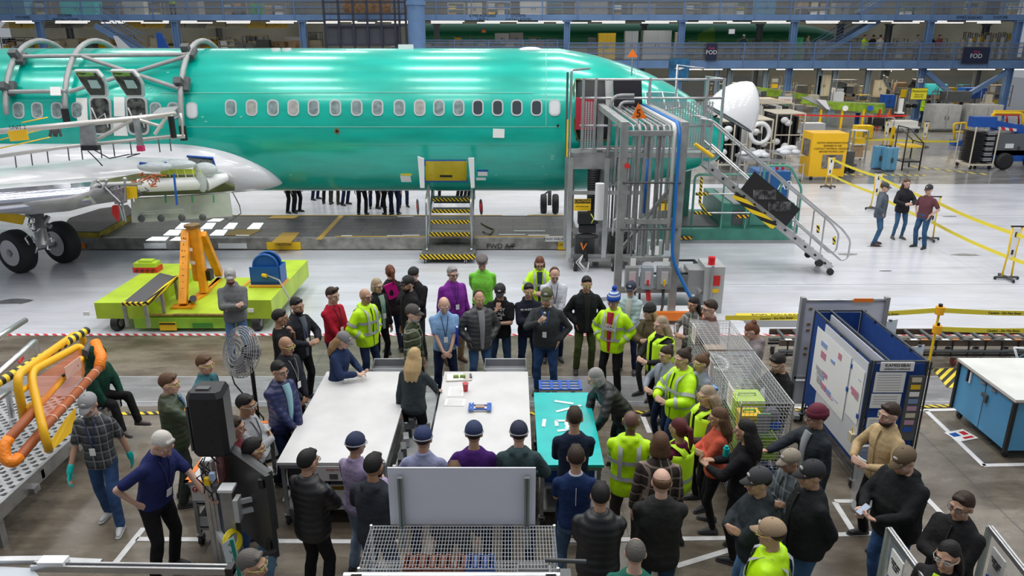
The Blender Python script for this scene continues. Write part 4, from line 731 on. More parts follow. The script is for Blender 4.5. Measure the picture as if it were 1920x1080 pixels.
mb.B('blade',mat('fan_blade',(.13,.13,.14),.4),fn);MB().tube([c - ax * .2,gy(430,690,9.3),gy(440,720,9.3),(c.x + .1,c.y + .2,.6),(c.x,c.y + .3,.1)],.01).B('cable',BLACK,fn)

# ================================================================ TABLES
TT = mat('table_top_white',(.60,.60,.60),.4,var=.08,vscale=3);UND = mat('under_dark',(.03,.03,.033),.6)
def table(x0,x1,y0,y1,h,label,m,shelf=True,drawers=True):
    t = thing('work_table',((x0 + x1) / 2,(y0 + y1) / 2,0),label,'table');MB().bb((x0,y0,h - .035),(x1,y1,h)).B('tabletop',m,t)
    MB().bb((x0 + .02,y0 + .02,h - .09),(x1 - .02,y1 - .02,h - .037)).B('apron',GREY,t)
    for x in (x0 + .05,x1 - .05):
        for y in (y0 + .06,y1 - .06): MB().bb((x - .022,y - .022,.17),(x + .022,y + .022,h - .05)).B('leg',STEEL,t);caster((x,y),t)
    MB().bb((x0 + .04,y0 + .04,.22),(x1 - .04,y1 - .04,.25)).B('lower_shelf',STEEL,t)
    if shelf: MB().bb((x0 + .04,y0 + .04,.55),(x1 - .04,y1 - .04,.57)).B('middle_shelf',STEEL,t)
    return t
TA = table(-2.80,-1.50,7.75,10.3,.9,'left white-topped work table with crates on its shelves',TT)
TB = table(-1.02,.24,7.75,10.3,.9,'middle white-topped work table with papers and red cup',TT)
TEALT = mat('teal_sheet',(.0,.46,.45),.3,var=.12,vscale=4)
TC_ = table(.31,1.09,7.7,9.6,.9,'teal-topped work table right of the two white ones',TEALT,drawers=False)
def bars_(t,pts,w,m): [MB().bar(a,b,w,.006).B('painted_stroke',m,t) for a,b in pts]
L_ = lambda x,y: gz(x,y,.905)
bars_(TC_,[(L_(1040,752),L_(1075,757)),(L_(1043,772),L_(1090,760)),(L_(1043,789),L_(1080,789)),(L_(1043,789),L_(1044,799)),(L_(1062,789),L_(1062,797)),(L_(1080,789),L_(1080,799)),(L_(1045,808),L_(1062,806)),(L_(1062,806),L_(1064,797)),(L_(1021,786),L_(1019,800))],.045,WHITE)
tm_ = thing('taped_stand',gz(1050,727,.9),'white panel crossed with blue masking tape at the far end of the teal table','panel');q = [gz(1011,733,.85),gz(1092,733,.85),gz(1088,716,.85),gz(1010,716,.85)];MB().poly(q,.02,(0,0,1)).B('panel',mat('beige_panel',(.5,.45,.38),.5),tm_)
for k in (.05,.35,.65,.95): MB().bar(q[0].lerp(q[3],k) + V3((0,0,.02)),q[1].lerp(q[2],k) + V3((0,0,.02)),.035,.01).B('blue_tape',BLUE,tm_)
for k in (.03,.3,.5,.7,.97): MB().bar(q[0].lerp(q[1],k) + V3((0,0,.025)),q[3].lerp(q[2],k) + V3((0,0,.025)),.04,.01).B('blue_tape',BLUE,tm_)
MB().bb((q[0].x + .1,q[0].y + .05,.0),(q[0].x + .16,q[0].y + .11,.84)).bb((q[1].x - .16,q[0].y + .05,.0),(q[1].x - .1,q[0].y + .11,.84)).B('leg',STEEL,tm_)
for xa_,xb_,lab in ((-2.15,-1.48,'clear plastic tray at the far end of the left white table'),(-.42,.22,'clear plastic tray at the far end of the middle white table')):
    t = thing('plastic_tray',((xa_ + xb_) / 2,10.5,.78),lab,'tray');MB().bb((xa_,10.34,.80),(xb_,10.72,.81)).B('bottom',mat('tray_grey',(.25,.26,.28),.2,alpha=.8),t)
    MB().tube([(xa_,10.34,.92),(xb_,10.34,.92),(xb_,10.72,.92),(xa_,10.72,.92)],.012,6,closed=True).B('rim',mat('tray_rim',(.55,.56,.58),.2),t);MB().bb((xa_,10.71,.8),(xb_,10.72,.92)).bb((xa_,10.34,.8),(xa_ + .01,10.72,.92)).bb((xb_ - .01,10.34,.8),(xb_,10.72,.92)).B('side',mat('tray_grey',(.25,.26,.28),.2,alpha=.8),t)
    MB().bb((xa_ + .1,10.45,0),(xa_ + .16,10.5,.79)).bb((xb_ - .16,10.45,0),(xb_ - .1,10.5,.79)).B('stand',STEEL,t)
def sheet_on(px,py,w,d,rz,label,lines=True,name='paper_sheet',z=.902):
    c = gz(px,py,z);t = thing(name,c,label,'paper',rz=rz);MB().box((0,0,.003),(w,d,.004)).B('sheet',PAPER,t,local=True)
    if lines: mb = MB();[mb.box((0,-d / 2 + d * (i + 1) / 9,.0056),(w * .75,.006,.001)) for i in range(8)];mb.B('printed_lines',mat('print_grey',(.3,.3,.32),.7),t,local=True)
    return t
sheet_on(855,735,.22,.30,0,'upper printed sheet lying on the middle white table');sheet_on(853,755,.28,.20,-.05,'lower printed sheet lying on the middle white table');sheet_on(664,708,.30,.32,.25,'printed sheet at the far end of the left white table');sheet_on(730,915,.2,.25,.3,'papers held by the bearded person left of the grey panel',z=1.1) if 0 else None
cp = thing('red_cup',gz(873,733,.902),'small red cup standing on the middle white table','cup');MB().cyl((0,0,0),(0,0,.12),.032,.042,16).B('cup',mat('cup_red',(.5,.02,.03),.3),cp,local=True);MB().torus((0,0,.12),(0,0,1),.042,.006).B('rim',mat('cup_rim',(.6,.2,.2),.3),cp,local=True)
tf = thing('clipboard',gz(860,708,.902),'clipboard with papers and a small red toy-like part on the middle table','clipboard',rz=.1);MB().box((0,0,.006),(.38,.26,.01)).B('board',mat('board_pale',(.5,.48,.42),.5),tf,local=True);MB().box((-.05,0,.014),(.24,.22,.006)).B('sheets',PAPER,tf,local=True);MB().cyl((.02,-.03,.04),(.1,-.04,.04),.022).box((-.04,-.03,.035),(.08,.05,.04)).B('part',mat('part_olive',(.2,.3,.05),.5),tf,local=True);MB().box((.18,0,.02),(.03,.12,.02)).B('clip',DGREY,tf,local=True)
fx = thing('taped_fixture',gz(900,767,.902),'clear block strapped down with blue tape on the middle white table','fixture');MB().box((0,0,.012),(.3,.16,.02)).B('film',mat('film_pale',(.6,.6,.6),.2),fx,local=True);MB().box((0,0,.03),(.12,.08,.03)).B('block',mat('block_brown',(.35,.22,.15),.4),fx,local=True)
mb = MB();[mb.box((0,y,.03),(.30,.022,.01)) for y in (-.06,.06)];[mb.box((x,0,.034),(.03,.22,.01)) for x in (-.14,-.10,.11,.14)];mb.B('blue_tape',BLUE,fx,local=True)
# crates and parts on the shelves under the tables
def crate(x,y,z,w,d,h,m,label,group=None,fill=None,name='storage_crate'):
    t = thing(name,(x,y,z),label,'crate',group);k = .012;MB().bb((x - w / 2,y - d / 2,z),(x + w / 2,y + d / 2,z + k)).bb((x - w / 2,y - d / 2,z),(x + w / 2,y - d / 2 + k,z + h)).bb((x - w / 2,y + d / 2 - k,z),(x + w / 2,y + d / 2,z + h)).bb((x - w / 2,y - d / 2,z),(x - w / 2 + k,y + d / 2,z + h)).bb((x + w / 2 - k,y - d / 2,z),(x + w / 2,y + d / 2,z + h)).B('bin',m,t)
    if fill: MB().ell((x,y,z + h * .55),(w * .42,d * .42,h * .5),12,8,f=lambda q: 1 + .12 * math.sin(9 * q.x) * math.cos(11 * q.y)).B('contents',fill,t)
    return t
WTI = mat('white_bin',(.6,.6,.6),.4);YBN = mat('yellow_bin',(.85,.5,.01),.4)
def tag_plate(t,x,y,z,w=.42,h=.2):
    s_ = MB().box((x,y,z),(w,.012,h)).B('plate',mat('plate_white',(.62,.6,.58),.5),t);R_ = mat('plate_red',(.45,.06,.05),.5)
    MB().cyl((x - w * .38,y - .008,z + h * .25),(x - w * .38,y - .012,z + h * .25),.035,n=16).B('round_mark',R_,s_);text('number','7',PAPER,s_,(x - w * .38,y - .016,z + h * .25),.05);text('lettering','RETURN TO STOCK',R_,s_,(x + w * .1,y - .01,z + h * .28),.028)
    MB().box((x + .02,y - .008,z - h * .2),(.10,.006,.07)).B('picture',DGREY,s_);mb = MB().box((x + w * .33,y - .01,z - h * .15),(.012,.004,.09)).box((x + w * .33,y - .01,z - h * .13),(.09,.004,.012)).box((x + w * .33,y - .01,z - h * .33),(.04,.004,.01));mb.B('plane_mark',R_,s_)
tag_plate(TA,-2.15,7.74,.76,.62,.2);crate(-2.45,8.0,.575,.5,.4,.22,UND,'black bin on the middle shelf of the left table');crate(-2.2,8.1,.255,.7,.5,.2,WTI,'white bin with yellow parts under the left table',fill=YBN);crate(-1.75,8.1,.255,.35,.5,.18,YBN,'yellow bin under the right end of the left table')
crate(.7,8.1,.575,.6,.5,.2,BLUE,'blue bin on the middle shelf of the teal table');
cb_ = table(-3.72,-3.12,7.35,8.75,.9,'orange-edged white cart in front of the olive jacket',TT);tag_plate(cb_,-3.45,7.34,.76,.42,.2)
mb = MB().bb((-3.73,7.33,.9),(-3.11,7.38,.908)).bb((-3.73,7.33,.9),(-3.68,8.76,.908)).bb((-3.73,8.70,.9),(-3.11,8.76,.908));mb.B('orange_edge_tape',ORANGE,cb_)
crate(-3.42,7.62,.255,.5,.45,.14,mat('clear_bin',(.4,.4,.4),.2),'clear bin with bent parts on the bottom shelf of the orange-edged cart');crate(-3.42,7.62,.575,.5,.45,.14,mat('clear_bin',(.4,.4,.4),.2),'clear bin with yellow parts on the middle shelf of the orange-edged cart',fill=YBN)
# tool rack between the tables
tl = thing('angled_tool_rack',(-1.28,8.9,0),'grey steel rack standing in the gap between the white tables','rack');MB().bb((-1.45,7.8,.3),(-1.05,10.1,.34)).bb((-1.45,7.8,.62),(-1.1,10.1,.65)).B('shelf',STEEL,tl)
for y in (7.85,8.9,10.05):
    for x in (-1.42,-1.12): MB().bb((x - .02,y - .02,0),(x + .02,y + .02,.8)).B('post',STEEL,tl)
for i in range(8): MB().box((-1.38,8.1 + i * .25,.72),(.07,.18,.12),.2).B('tool',(BLACK,DGREY,STEEL)[i % 3],tl)
# ================================================================ WIRE CAGES, BOARDS, CABINET, FOREGROUND
WIRE = mat('wire_zinc',(.58,.59,.60),.3,.6)
def grid(mb,o,u,v,nu,nv,r=.0025):
    """wire grid spanned by u and v from o"""
    o,u,v = V3(o),V3(u),V3(v)
    for i in range(nu + 1): p = o + u * (i / nu);mb.cyl(p,p + v,r,n=4,cap=False)
    for j in range(nv + 1): p = o + v * (j / nv);mb.cyl(p,p + u,r,n=4,cap=False)
    return mb
def cage(x0,x1,y0,y1,h,label,shelves):
    t = thing('wire_cage',((x0 + x1) / 2,(y0 + y1) / 2,0),label,'cage');z0 = .18
    for x in (x0,x1):
        for y in (y0,y1): MB().cyl((x,y,z0),(x,y,h),.012).B('post',WIRE,t);caster((x + (.03 if x == x0 else -.03),y + (.03 if y == y0 else -.03)),t,.062)
    W_,D_,H_ = x1 - x0,y1 - y0,h - z0;nx,ny = int(W_ / .05),int(D_ / .05)
    grid(MB(),(x0,y0,h),(W_,0,0),(0,D_,0),7,int(D_ / .028)).tube([(x0,y0,h),(x1,y0,h),(x1,y1,h),(x0,y1,h)],.006,5,closed=True).B('top_grid',WIRE,t)
    for nm,o,u in (('front_grid',(x0,y0,z0),(W_,0,0)),('back_grid',(x0,y1,z0),(W_,0,0)),('side_grid',(x0,y0,z0),(0,D_,0)),('side_grid',(x1,y0,z0),(0,D_,0))): grid(MB(),o,u,(0,0,H_),nx if 'side' not in nm else int(D_ / .09),int(H_ / .042 if 'side' not in nm else H_ / .055)).tube([V3(o) + V3((0,0,H_)),V3(o) + V3(u) + V3((0,0,H_))],.006,5).tube([V3(o) + V3((0,0,H_ - .05)),V3(o) + V3(u) + V3((0,0,H_ - .05))],.005,5).B(nm,WIRE,t)
    for z in shelves: grid(MB(),(x0,y0,z),(W_,0,0),(0,D_,0),6,int(D_ / .04)).B('wire_shelf',WIRE,t)
    MB().bb((x0 + .02,y0 + .02,z0 - .02),(x1 - .02,y1 - .02,z0)).B('floor_tray',mat('tray_dark',(.08,.08,.085),.5),t)
    return t
cg1 = cage(2.76,3.38,8.05,9.60,1.53,'long front wire cage with lime box on the upper shelf, black-haired person beside it',(1.08,.68))
cg2 = cage(2.76,3.38,9.68,10.80,1.53,'rear wire cage with carton and white reel under its top',(1.10,.6))
def sign(px,py,w,h,lab,M_=None,name='paper_notice',m=PAPER,Y=None):
    p = gy(px,py,Y);t = thing(name,p,lab,'notice');R_ = Matrix.Rotation(-1.5708,3,'Z') if M_ is None else M_
    MB().box((0,0,0),(w,.006,h),M=R_).B('sheet',m,t,local=True);mb = MB();[mb.box(R_ @ V3((0,-.005,h * (.32 - .12 * i))),(w * (.8 if i % 3 else .5),.002,h * .035),M=R_) for i in range(6)];mb.B('printed_lines',mat('print_red',(.35,.08,.07),.6),t,local=True);return t
def at_x(px,py,X): r = ray(px,py);k = X / r.x;return V3((X,r.y * k,CH + r.z * k))
for px,py,lab in ((1301,626,'notice with red print hung on the side of the rear wire cage'),(1333,693,'notice hung on the left side of the front wire cage behind the lilac shirt'),(1369,744,'notice hung on the left side of the front wire cage near its front end')):
    p = at_x(px,py,2.74);t = thing('paper_notice',p,lab,'notice');MB().bb((p.x - .004,p.y - .11,p.z - .14),(p.x,p.y + .11,p.z + .14)).B('sheet',PAPER,t);mb = MB();[mb.bb((p.x - .006,p.y - .08,p.z + .1 - .035 * i),(p.x - .004,p.y + .07 - .03 * (i % 2),p.z + .11 - .035 * i)) for i in range(6)];mb.B('printed_lines',mat('print_red',(.35,.08,.07),.6),t)
def boxy(name,x,y,z,w,d,h,m,lab,cat,lid=None,handle=None):
    t = thing(name,(x,y,z),lab,cat);MB().bb((x - w / 2,y - d / 2,z),(x + w / 2,y + d / 2,z + h * .82)).B('body',m,t);l = MB().bb((x - w / 2 - .01,y - d / 2 - .01,z + h * .8),(x + w / 2 + .01,y + d / 2 + .01,z + h)).B('lid',lid or m,t)
    if handle: MB().tube([(x - w * .3,y,z + h),(x - w * .3,y,z + h + .03),(x + w * .3,y,z + h + .03),(x + w * .3,y,z + h)],.012,6).B('handle',handle,l)
    return t
LB = mat('lime_box',(.52,.78,.06),.4)
boxy('tool_case',3.02,8.66,1.09,.36,.32,.24,LB,'lime green lidded case on the upper shelf of the front wire cage','case',handle=mat('lime_dark',(.35,.55,.03),.4))
boxy('tool_case',2.93,8.25,1.09,.24,.2,.22,YEL,'yellow case with green handle behind the front wires of the cage','case',handle=mat('green_handle',(.02,.5,.05),.4));t = thing('rolled_bag',(3.22,8.3,1.09),'grey and blue bag at the right end of the cage shelf','bag');MB().ell((3.22,8.3,1.22),(.10,.1,.13)).B('bag',mat('bag_grey',(.12,.12,.15),.7,bump=.4),t);MB().bb((3.12,8.2,1.09),(3.32,8.38,1.18)).B('blue_base',BLUE,t)
t = thing('picture_board',(3.05,8.12,1.09),'grey framed card leaning behind the front wires of the cage','board');MB().bb((2.98,8.10,1.09),(3.14,8.115,1.36)).B('card',mat('card_grey',(.35,.35,.37),.5),t);MB().tube([(2.98,8.10,1.09),(3.14,8.10,1.09),(3.14,8.10,1.36),(2.98,8.10,1.36)],.006,5,closed=True).B('green_edge',mat('green_handle',(.02,.5,.05),.4),t)
crate(3.07,8.4,.69,.46,.5,.28,mat('lime_crate',(.32,.52,.04),.5),'lime mesh crate on the middle shelf of the front wire cage');crate(3.07,8.4,.20,.46,.5,.30,BLUE,'blue crate at the bottom of the front wire cage');crate(3.07,9.15,.20,.4,.5,.35,YBN,'yellow crate low inside the front wire cage');crate(3.07,9.2,.69,.4,.4,.2,UND,'dark crate behind the lime crate in the front cage')
t = thing('white_lamp_part',(3.05,9.15,1.09),'small cream part on the cage shelf behind the lime case','part');MB().cyl((3.05,9.15,1.09),(3.05,9.15,1.22),.05,.02).B('cone',TANP,t);MB().cyl((3.05,9.15,1.085),(3.05,9.15,1.1),.07).B('base',TANP,t)
t = thing('carton',(3.05,10.4,1.11),'brown cardboard carton inside the rear wire cage','box');MB().bb((2.9,10.3,1.11),(3.2,10.5,1.26)).B('box',WOODB,t);MB().bb((3.03,10.295,1.11),(3.07,10.505,1.263)).B('tape',mat('tape_tan',(.5,.38,.22),.3),t)
t = thing('white_reel',(3.0,10.0,1.11),'white curved reel lying inside the rear wire cage','reel');MB().torus((3.0,10.0,1.18),(.2,-.3,1),.16,.03).B('rim',WHITE,t);MB().cyl((3.0,10.0,1.14),(3.0,10.0,1.2),.06).B('hub',DGREY,t)
# ---- framed display boards and whiteboard
FRB = mat('frame_gunmetal',(.05,.06,.07),.35,.4);FBL = mat('felt_blue',(.005,.05,.24),.9,var=.15,vscale=12)
kb = thing('display_stand',(4.85,9.5,0),'wheeled stand of blue felt display boards with wall charts, headed KAMISHIBAI','display stand');bx0,bx1,by0,by1,bt_,bb0 = 4.52,5.22,8.58,10.42,1.84,.22
for x in (bx0,bx1,bx0 + .22):
    for y in (by0,by1):
        if x != bx0 + .22: MB().cyl((x,y,.1),(x,y,bt_),.018).cyl((x + .045,y,.1),(x + .045,y,bt_),.012).B('post',FRB,kb)
    MB().cyl((x,by0,bt_),(x,by1,bt_),.017).B('top_bar',FRB,kb);MB().cyl((x,by0,bb0),(x,by1,bb0),.015).B('bottom_bar',FRB,kb)
for y in (by0,by1): MB().cyl((bx0,y,bt_),(bx1,y,bt_),.017).B('top_bar',FRB,kb);MB().cyl((bx0,y,bb0),(bx1,y,bb0),.015).B('bottom_bar',FRB,kb)
MB().bb((bx1 - .01,by0 + .03,.35),(bx1 + .01,by1 - .03,bt_ - .03)).B('felt_panel',FBL,kb);MB().bb((bx0 + .03,by1 - .01,.35),(bx1 - .03,by1 + .01,bt_ - .03)).B('felt_panel',FBL,kb)
MB().bb((bx0 - .01,by0 + .03,.35),(bx0 + .01,by1 - .03,bt_ - .03)).B('felt_panel',FBL,kb);WB_ = mat('whiteboard',(.66,.68,.72),.25)
wbp = MB().bb((bx0 - .025,by0 + .04,.42),(bx0 - .012,by1 - .45,bt_ - .04)).B('white_panel',WB_,kb);MB().bb((bx0 + .19,by0 + .03,.9),(bx0 + .21,by1 - .1,bt_ - .03)).B('white_panel',mat('chart_white',(.62,.63,.66),.5),kb)
def chart(y0,y1,z0,z1,lines,x=bx0 - .032):
    c = MB().bb((x - .003,y0,z0),(x,y1,z1)).B('wall_chart',PAPER,kb);cols = (mat('chart_pink',(.55,.22,.30),.7),mat('chart_blue',(.25,.35,.6),.7),mat('chart_grey',(.4,.4,.42),.7));r_ = random.Random(int(y0 * 100))
    for k in range(lines): yy,zz = r_.uniform(y0 + .08,y1 - .3),r_.uniform(z0 + .05,z1 - .12);w,h = r_.uniform(.08,.26),r_.uniform(.01,.11);MB().bb((x - .005 - k * .0005,yy,zz),(x - .003,yy + w,zz + h)).B('chart_block',cols[k % 3],c)
    return c
chart(9.05,10.2,.75,1.68,14);chart(8.65,9.0,.9,1.66,4)
for y,z in ((8.99,1.55),(9.02,1.2),(8.64,1.0)): MB().bb((bx0 - .045,y,z),(bx0 - .035,y + .04,z + .06)).B('blue_clip',BLUE,kb)
MB().bb((bx0 - .09,8.62,.66),(bx0 - .03,8.72,.78)).B('pen_pot',TANP,kb);MB().cyl((bx0 - .06,8.66,.76),(bx0 - .07,8.67,.86),.006).cyl((bx0 - .06,8.68,.76),(bx0 - .05,8.70,.85),.006).B('pens',YEL,kb)
fe = MB().bb((bx0 + .03,by0 - .01,.35),(bx1 - .03,by0 + .01,bt_ - .03)).B('felt_panel',FBL,kb);h_ = MB().bb((bx0 + .10,by0 - .03,1.72),(bx0 + .52,by0 - .015,1.84)).B('header',PAPER,kb);text('lettering','KAMISHIBAI',BLACK,h_,(bx0 + .31,by0 - .033,1.80),.06);text('lettering','LISTENING IN COMPLIANCE',BLACK,h_,(bx0 + .31,by0 - .033,1.75),.026)
for i,(x0,x1,z0,z1) in enumerate(((.06,.44,1.42,1.70),(.05,.43,1.20,1.40),(.05,.23,.72,1.06),(.25,.42,.72,1.06),(.17,.3,1.08,1.17))):
    s_ = MB().bb((bx0 + x0,by0 - .022,z0),(bx0 + x1,by0 - .014,z1)).B('posted_sheet',PAPER,kb);mb = MB();[mb.bb((bx0 + x0 + .03,by0 - .024,z1 - .04 - .035 * k),(bx0 + x1 - .05,by0 - .022,z1 - .034 - .035 * k)) for k in range(int((z1 - z0) / .04))];mb.B('printed_lines',mat('print_grey',(.3,.3,.32),.7),s_)
pk = MB().bb((bx0 + .48,by0 - .05,.75),(bx1 - .03,by0 - .015,1.66)).B('pocket_rack',DGREY,kb)
for i,m_ in enumerate((TANP,YEL,PAPER,mat('card_blue',(.2,.3,.5),.5),mat('card_pink',(.5,.3,.4),.5),TANP,mat('card_pink',(.5,.3,.4),.5),BLUE)): MB().bb((bx0 + .51,by0 - .058,1.58 - i * .1),(bx1 - .07,by0 - .05,1.64 - i * .1)).B('card',m_,pk)
for x in (bx0,bx1):
    for y in (by0,by1): caster((x,y),kb,.06)
for y in (9.0,9.5,10.0):
    for x in (bx0,bx0 + .22,bx1): MB().box((x,y,bt_ - .02),(.03,.03,.05)).B('clamp',BLACK,kb)
wb = thing('whiteboard',(4.78,10.75,0),'tall white board on an aluminium frame behind the blue display stand','whiteboard');Yw = 10.7;xl,xr = gy(1505,575,Yw).x,gy(1662,575,Yw).x
MB().bb((xl,Yw,.62),(xr,Yw + .02,1.9)).B('board',mat('board_pale2',(.72,.73,.78),.35),wb);MB().tube([(xl,Yw,1.9),(xr,Yw,1.9)],.025,6).B('top_rail',ALU,wb)
for x in (xl,xr): MB().bb((x - .035,Yw - .03,.06),(x + .03,Yw + .05,1.95)).B('post',GREY,wb);MB().bb((x - .04,Yw - .35,.06),(x + .04,Yw + .35,.12)).B('foot',GREY,wb);caster((x,Yw - .3),wb,.03);caster((x,Yw + .3),wb,.03)
MB().bb((xl,Yw - .03,.6),(xr,Yw + .04,.64)).B('ledge',GREY,wb);MB().bb((xl,Yw,.15),(xr,Yw + .02,.55)).B('lower_panel',mat('board_pale2',(.72,.73,.78),.35),wb);MB().bb((xl + .75,Yw - .03,1.88),(xl + 1.05,Yw - .02,1.94)).B('orange_label',ORANGE,wb)
for dz in (1.75,1.5,1.4,1.1,1.0): MB().bb((xl + .1,Yw - .012,dz),(xl + .15,Yw - .002,dz + .03)).B('magnet',mat('magnet_brown',(.25,.15,.06),.5),wb)
for px,py,w,h,lab,Yn in ((1666,620,.32,.34,'pale translucent sheet hung at the right of the whiteboard',10.9),(1722,660,.2,.2,'white sheet clipped at the back of the blue felt panel',10.2)):
    p = gy(px,py,Yn);t = thing('loose_sheet',p,lab,'sheet');MB().box(p,(w,.01,h),.4).B('sheet',mat('sheet_pale',(.6,.66,.74),.4),t);MB().box(p + V3((0,-.0,h / 2)),(.05,.03,.03)).B('clip',DGREY,t)
# ---- low roller conveyor on casters
cv = thing('roller_conveyor',(10.2,13.1,0),'long low black roller conveyor on casters behind the blue display stand','conveyor');cx0,cx1,cy0,cy1 = gz(1445,668).x,15.5,12.55,13.1;BR = mat('rail_brown',(.10,.07,.055),.5,var=.4)
for y in (cy0,cy1): MB().bb((cx0,y,.36),(cx1,y + .04,.47)).B('side_rail',BR,cv);MB().cyl((cx0,y,.26),(cx1,y,.26),.035).B('lower_tube',DGREY,cv);MB().bb((cx0,y,.16),(cx1,y + .04,.20)).B('bottom_rail',BLACK,cv)
n = int((cx1 - cx0) / .30)
for i in range(n): x = cx0 + .15 + i * .30;MB().cyl((x,cy0,.44),(x,cy1,.44),.035,n=8).B('roller',DGREY,cv);MB().bb((x - .012,cy0 - .02,.16),(x + .012,cy0,.46)).B('strut',BLACK,cv)
for i in range(int((cx1 - cx0) / .19)): x = cx0 + .1 + i * .19;MB().bb((x,cy0 - .01,.475),(x + .12,cy0 + .05,.485)).B('roller_tag',(PAPER,mat('tag_orange',(.5,.2,.06),.5),DGREY)[i % 3],cv) if i < 40 else None
for px in (1755,1808,1860,1915,1480,1540): x = gz(px,662).x;caster((x,cy0 - .06),cv,.075,.6,mat('wheel_maroon',(.18,.03,.03),.5));caster((x - .35,cy1 - .1),cv,.075)
# ---- caution tape and stanchions
TAPEY = mat('tape_yellow',(.85,.7,.05),.5)
def tape(pts,label,w=.09,letters=True,name='caution_tape'):
    P_ = [V3(p) for p in pts];t = thing(name,P_[0],label,'tape');mb = MB();up = V3((0,0,w / 2));vs = []
    Q = []
    for a,b in zip(P_,P_[1:]):
        for k in range(6): s = k / 6;Q.append(a.lerp(b,s) - V3((0,0,(b - a).length * .012 * math.sin(math.pi * s))))
    Q.append(P_[-1]);o = V3((0,.004,0));vs = [q + s * up + e * o for q in Q for s,e in ((1,0),(-1,0),(-1,1),(1,1))]
    mb.add(vs,[(4 * i + j,4 * i + (j + 1) % 4,4 * i + 4 + (j + 1) % 4,4 * i + 4 + j) for i in range(len(Q) - 1) for j in range(4)]).B('band',TAPEY,t)
    if letters:
        for a,b in zip(P_,P_[1:]):
            d = (b - a);n_ = max(1,int(d.length / 1.6))
            for k in range(n_): q = a.lerp(b,(k + .5) / n_) - V3((0,0,d.length * .012));text('lettering','Caution - Do Not Enter',BLACK,t,q + V3((0,-.006,0)),.06,d if d.x > 0 else -d)
    return t
def stanchion(px,py,h,label,board=True):
    b = gz(px,py);t = thing('barrier_post',b,label,'barrier post');MB().bar((-.28,0,.06),(.28,0,.06),.05).bar((0,-.28,.06),(0,.28,.06),.05).B('base',DGREY,t,local=True)
    for x,y in ((-.28,0),(.28,0),(0,-.28),(0,.28)): MB().cyl((x - .015,y,.04),(x + .015,y,.04),.04,n=10).B('wheel',BLACK,t,local=True)
    for s in (-1,1): MB().tube([(s * .12,0,.08),(s * .09,0,h * .5),(s * .12,0,h)],.022).B('upright',YEL,t,local=True)
    if board: MB().box((0,0,h * .68),(.19,.02,h * .55)).B('white_board',WHITE,t,local=True);MB().box((0,-.012,h * .85),(.05,.01,.12)).box((0,-.012,h * .52),(.05,.01,.12)).B('black_mark',BLACK,t,local=True);MB().box((0,0,h),(.3,.05,.03)).B('top_bar',BLACK,t,local=True)
    return b
s1 = stanchion(1886,524,1.35,'yellow post with white board at the right edge of the white floor');s2 = stanchion(1741,450,1.3,'yellow post behind the person in the maroon T-shirt');s3 = stanchion(1638,393,1.3,'yellow post beyond the person in the slate jacket');s4 = stanchion(1552,352,1.25,'yellow post with white board in front of the yellow-covered cabinet')
Zu,Zl = V3((0,0,1.15)),V3((0,0,.55))
for a,b,na,nb_ in ((s1,s2,'right edge post','maroon T-shirt post'),(s2,s3,'maroon T-shirt post','slate jacket post'),(s3,s4,'slate jacket post','post by the yellow cabinet')):
    for z,w_ in ((Zu,'upper'),(Zl,'lower')): tape([b + z,a + z],'%s yellow tape between the %s and the %s' % (w_,na,nb_),letters=False)
e_ = gz(1990,560);tape([s1 + Zu,e_ + Zu],'upper yellow tape leaving the frame at the right edge',letters=False);tape([s1 + Zl,e_ + Zl],'lower yellow tape leaving the frame at the right edge',letters=False)
pb_ = gz(1757,665);bp = thing('retractable_barrier',pb_,'thin yellow post with two orange tape reels standing at the conveyor','barrier post');YP = 12.4;c = gy(1762,582,YP);c2 = gy(1757,617,YP)
MB().cyl((c2.x - .03,YP,.02),(c.x,YP,c.z + .1),.022).B('pole',YEL,bp);MB().cyl((c2.x - .03,YP,0),(c2.x - .03,YP,.04),.1,n=14).B('base',DGREY,bp)
for q in (c,c2): MB().cyl(q - V3((0,0,.07)),q + V3((0,0,.07)),.075,n=14).B('tape_reel',mat('reel_orange',(.9,.42,.01),.4),bp);MB().cyl(q + V3((0,0,.07)),q + V3((0,0,.12)),.035,n=10).B('reel_cap',BLACK,bp)
tape([gy(1360,596,YP + .3),c + V3((-.07,0,0))],'upper caution tape strung left past the whiteboard');tape([c + V3((.07,0,0)),gy(2000,587,YP)],'upper caution tape running right above the conveyor');tape([c2 + V3((.07,0,0)),gy(2000,618,YP)],'lower caution tape running right along the conveyor')
# ---- blue work cabinet with white top
bc = thing('work_cabinet',(7.85,9.95,0),'sky-blue wheeled cabinet with white top at the right edge','cabinet');SKB = mat('sky_blue_board',(.10,.36,.62),.5,var=.08)
MB().bb((6.97,9.28,.15),(8.75,10.62,.92)).B('body',SKB,bc);MB().bb((6.93,9.24,.92),(8.8,10.66,.965)).B('top',mat('top_white',(.68,.69,.66),.4,var=.1),bc);MB().bb((6.925,9.235,.915),(8.81,10.665,.925)).B('edge_band',mat('edge_brown',(.2,.1,.05),.5),bc)
for x,y in ((6.97,9.28),(6.97,10.62)): MB().bb((x - .03,y - .03,.14),(x + .02,y + .02,.92)).B('corner_strip',BLACK,bc)
MB().bb((6.965,9.93,.16),(6.969,9.94,.9)).B('door_gap',DGREY,bc);MB().box((6.95,9.9,.7),(.03,.12,.06)).box((6.94,9.86,.66),(.03,.05,.1)).B('latch',DGREY,bc)
for y in (10.3,10.37): MB().box((6.955,y,.8),(.02,.03,.18)).B('label_strip',(PAPER,BLACK)[int(y > 10.33)],bc)
for y in (10.0,9.75): MB().box((6.955,y,.86),(.02,.12,.03)).B('hinge',STEEL,bc)
MB().cyl((7.4,9.22,.2),(7.4,9.22,.95),.05,n=14).B('white_roll',mat('roll_white',(.7,.7,.68),.5),bc)
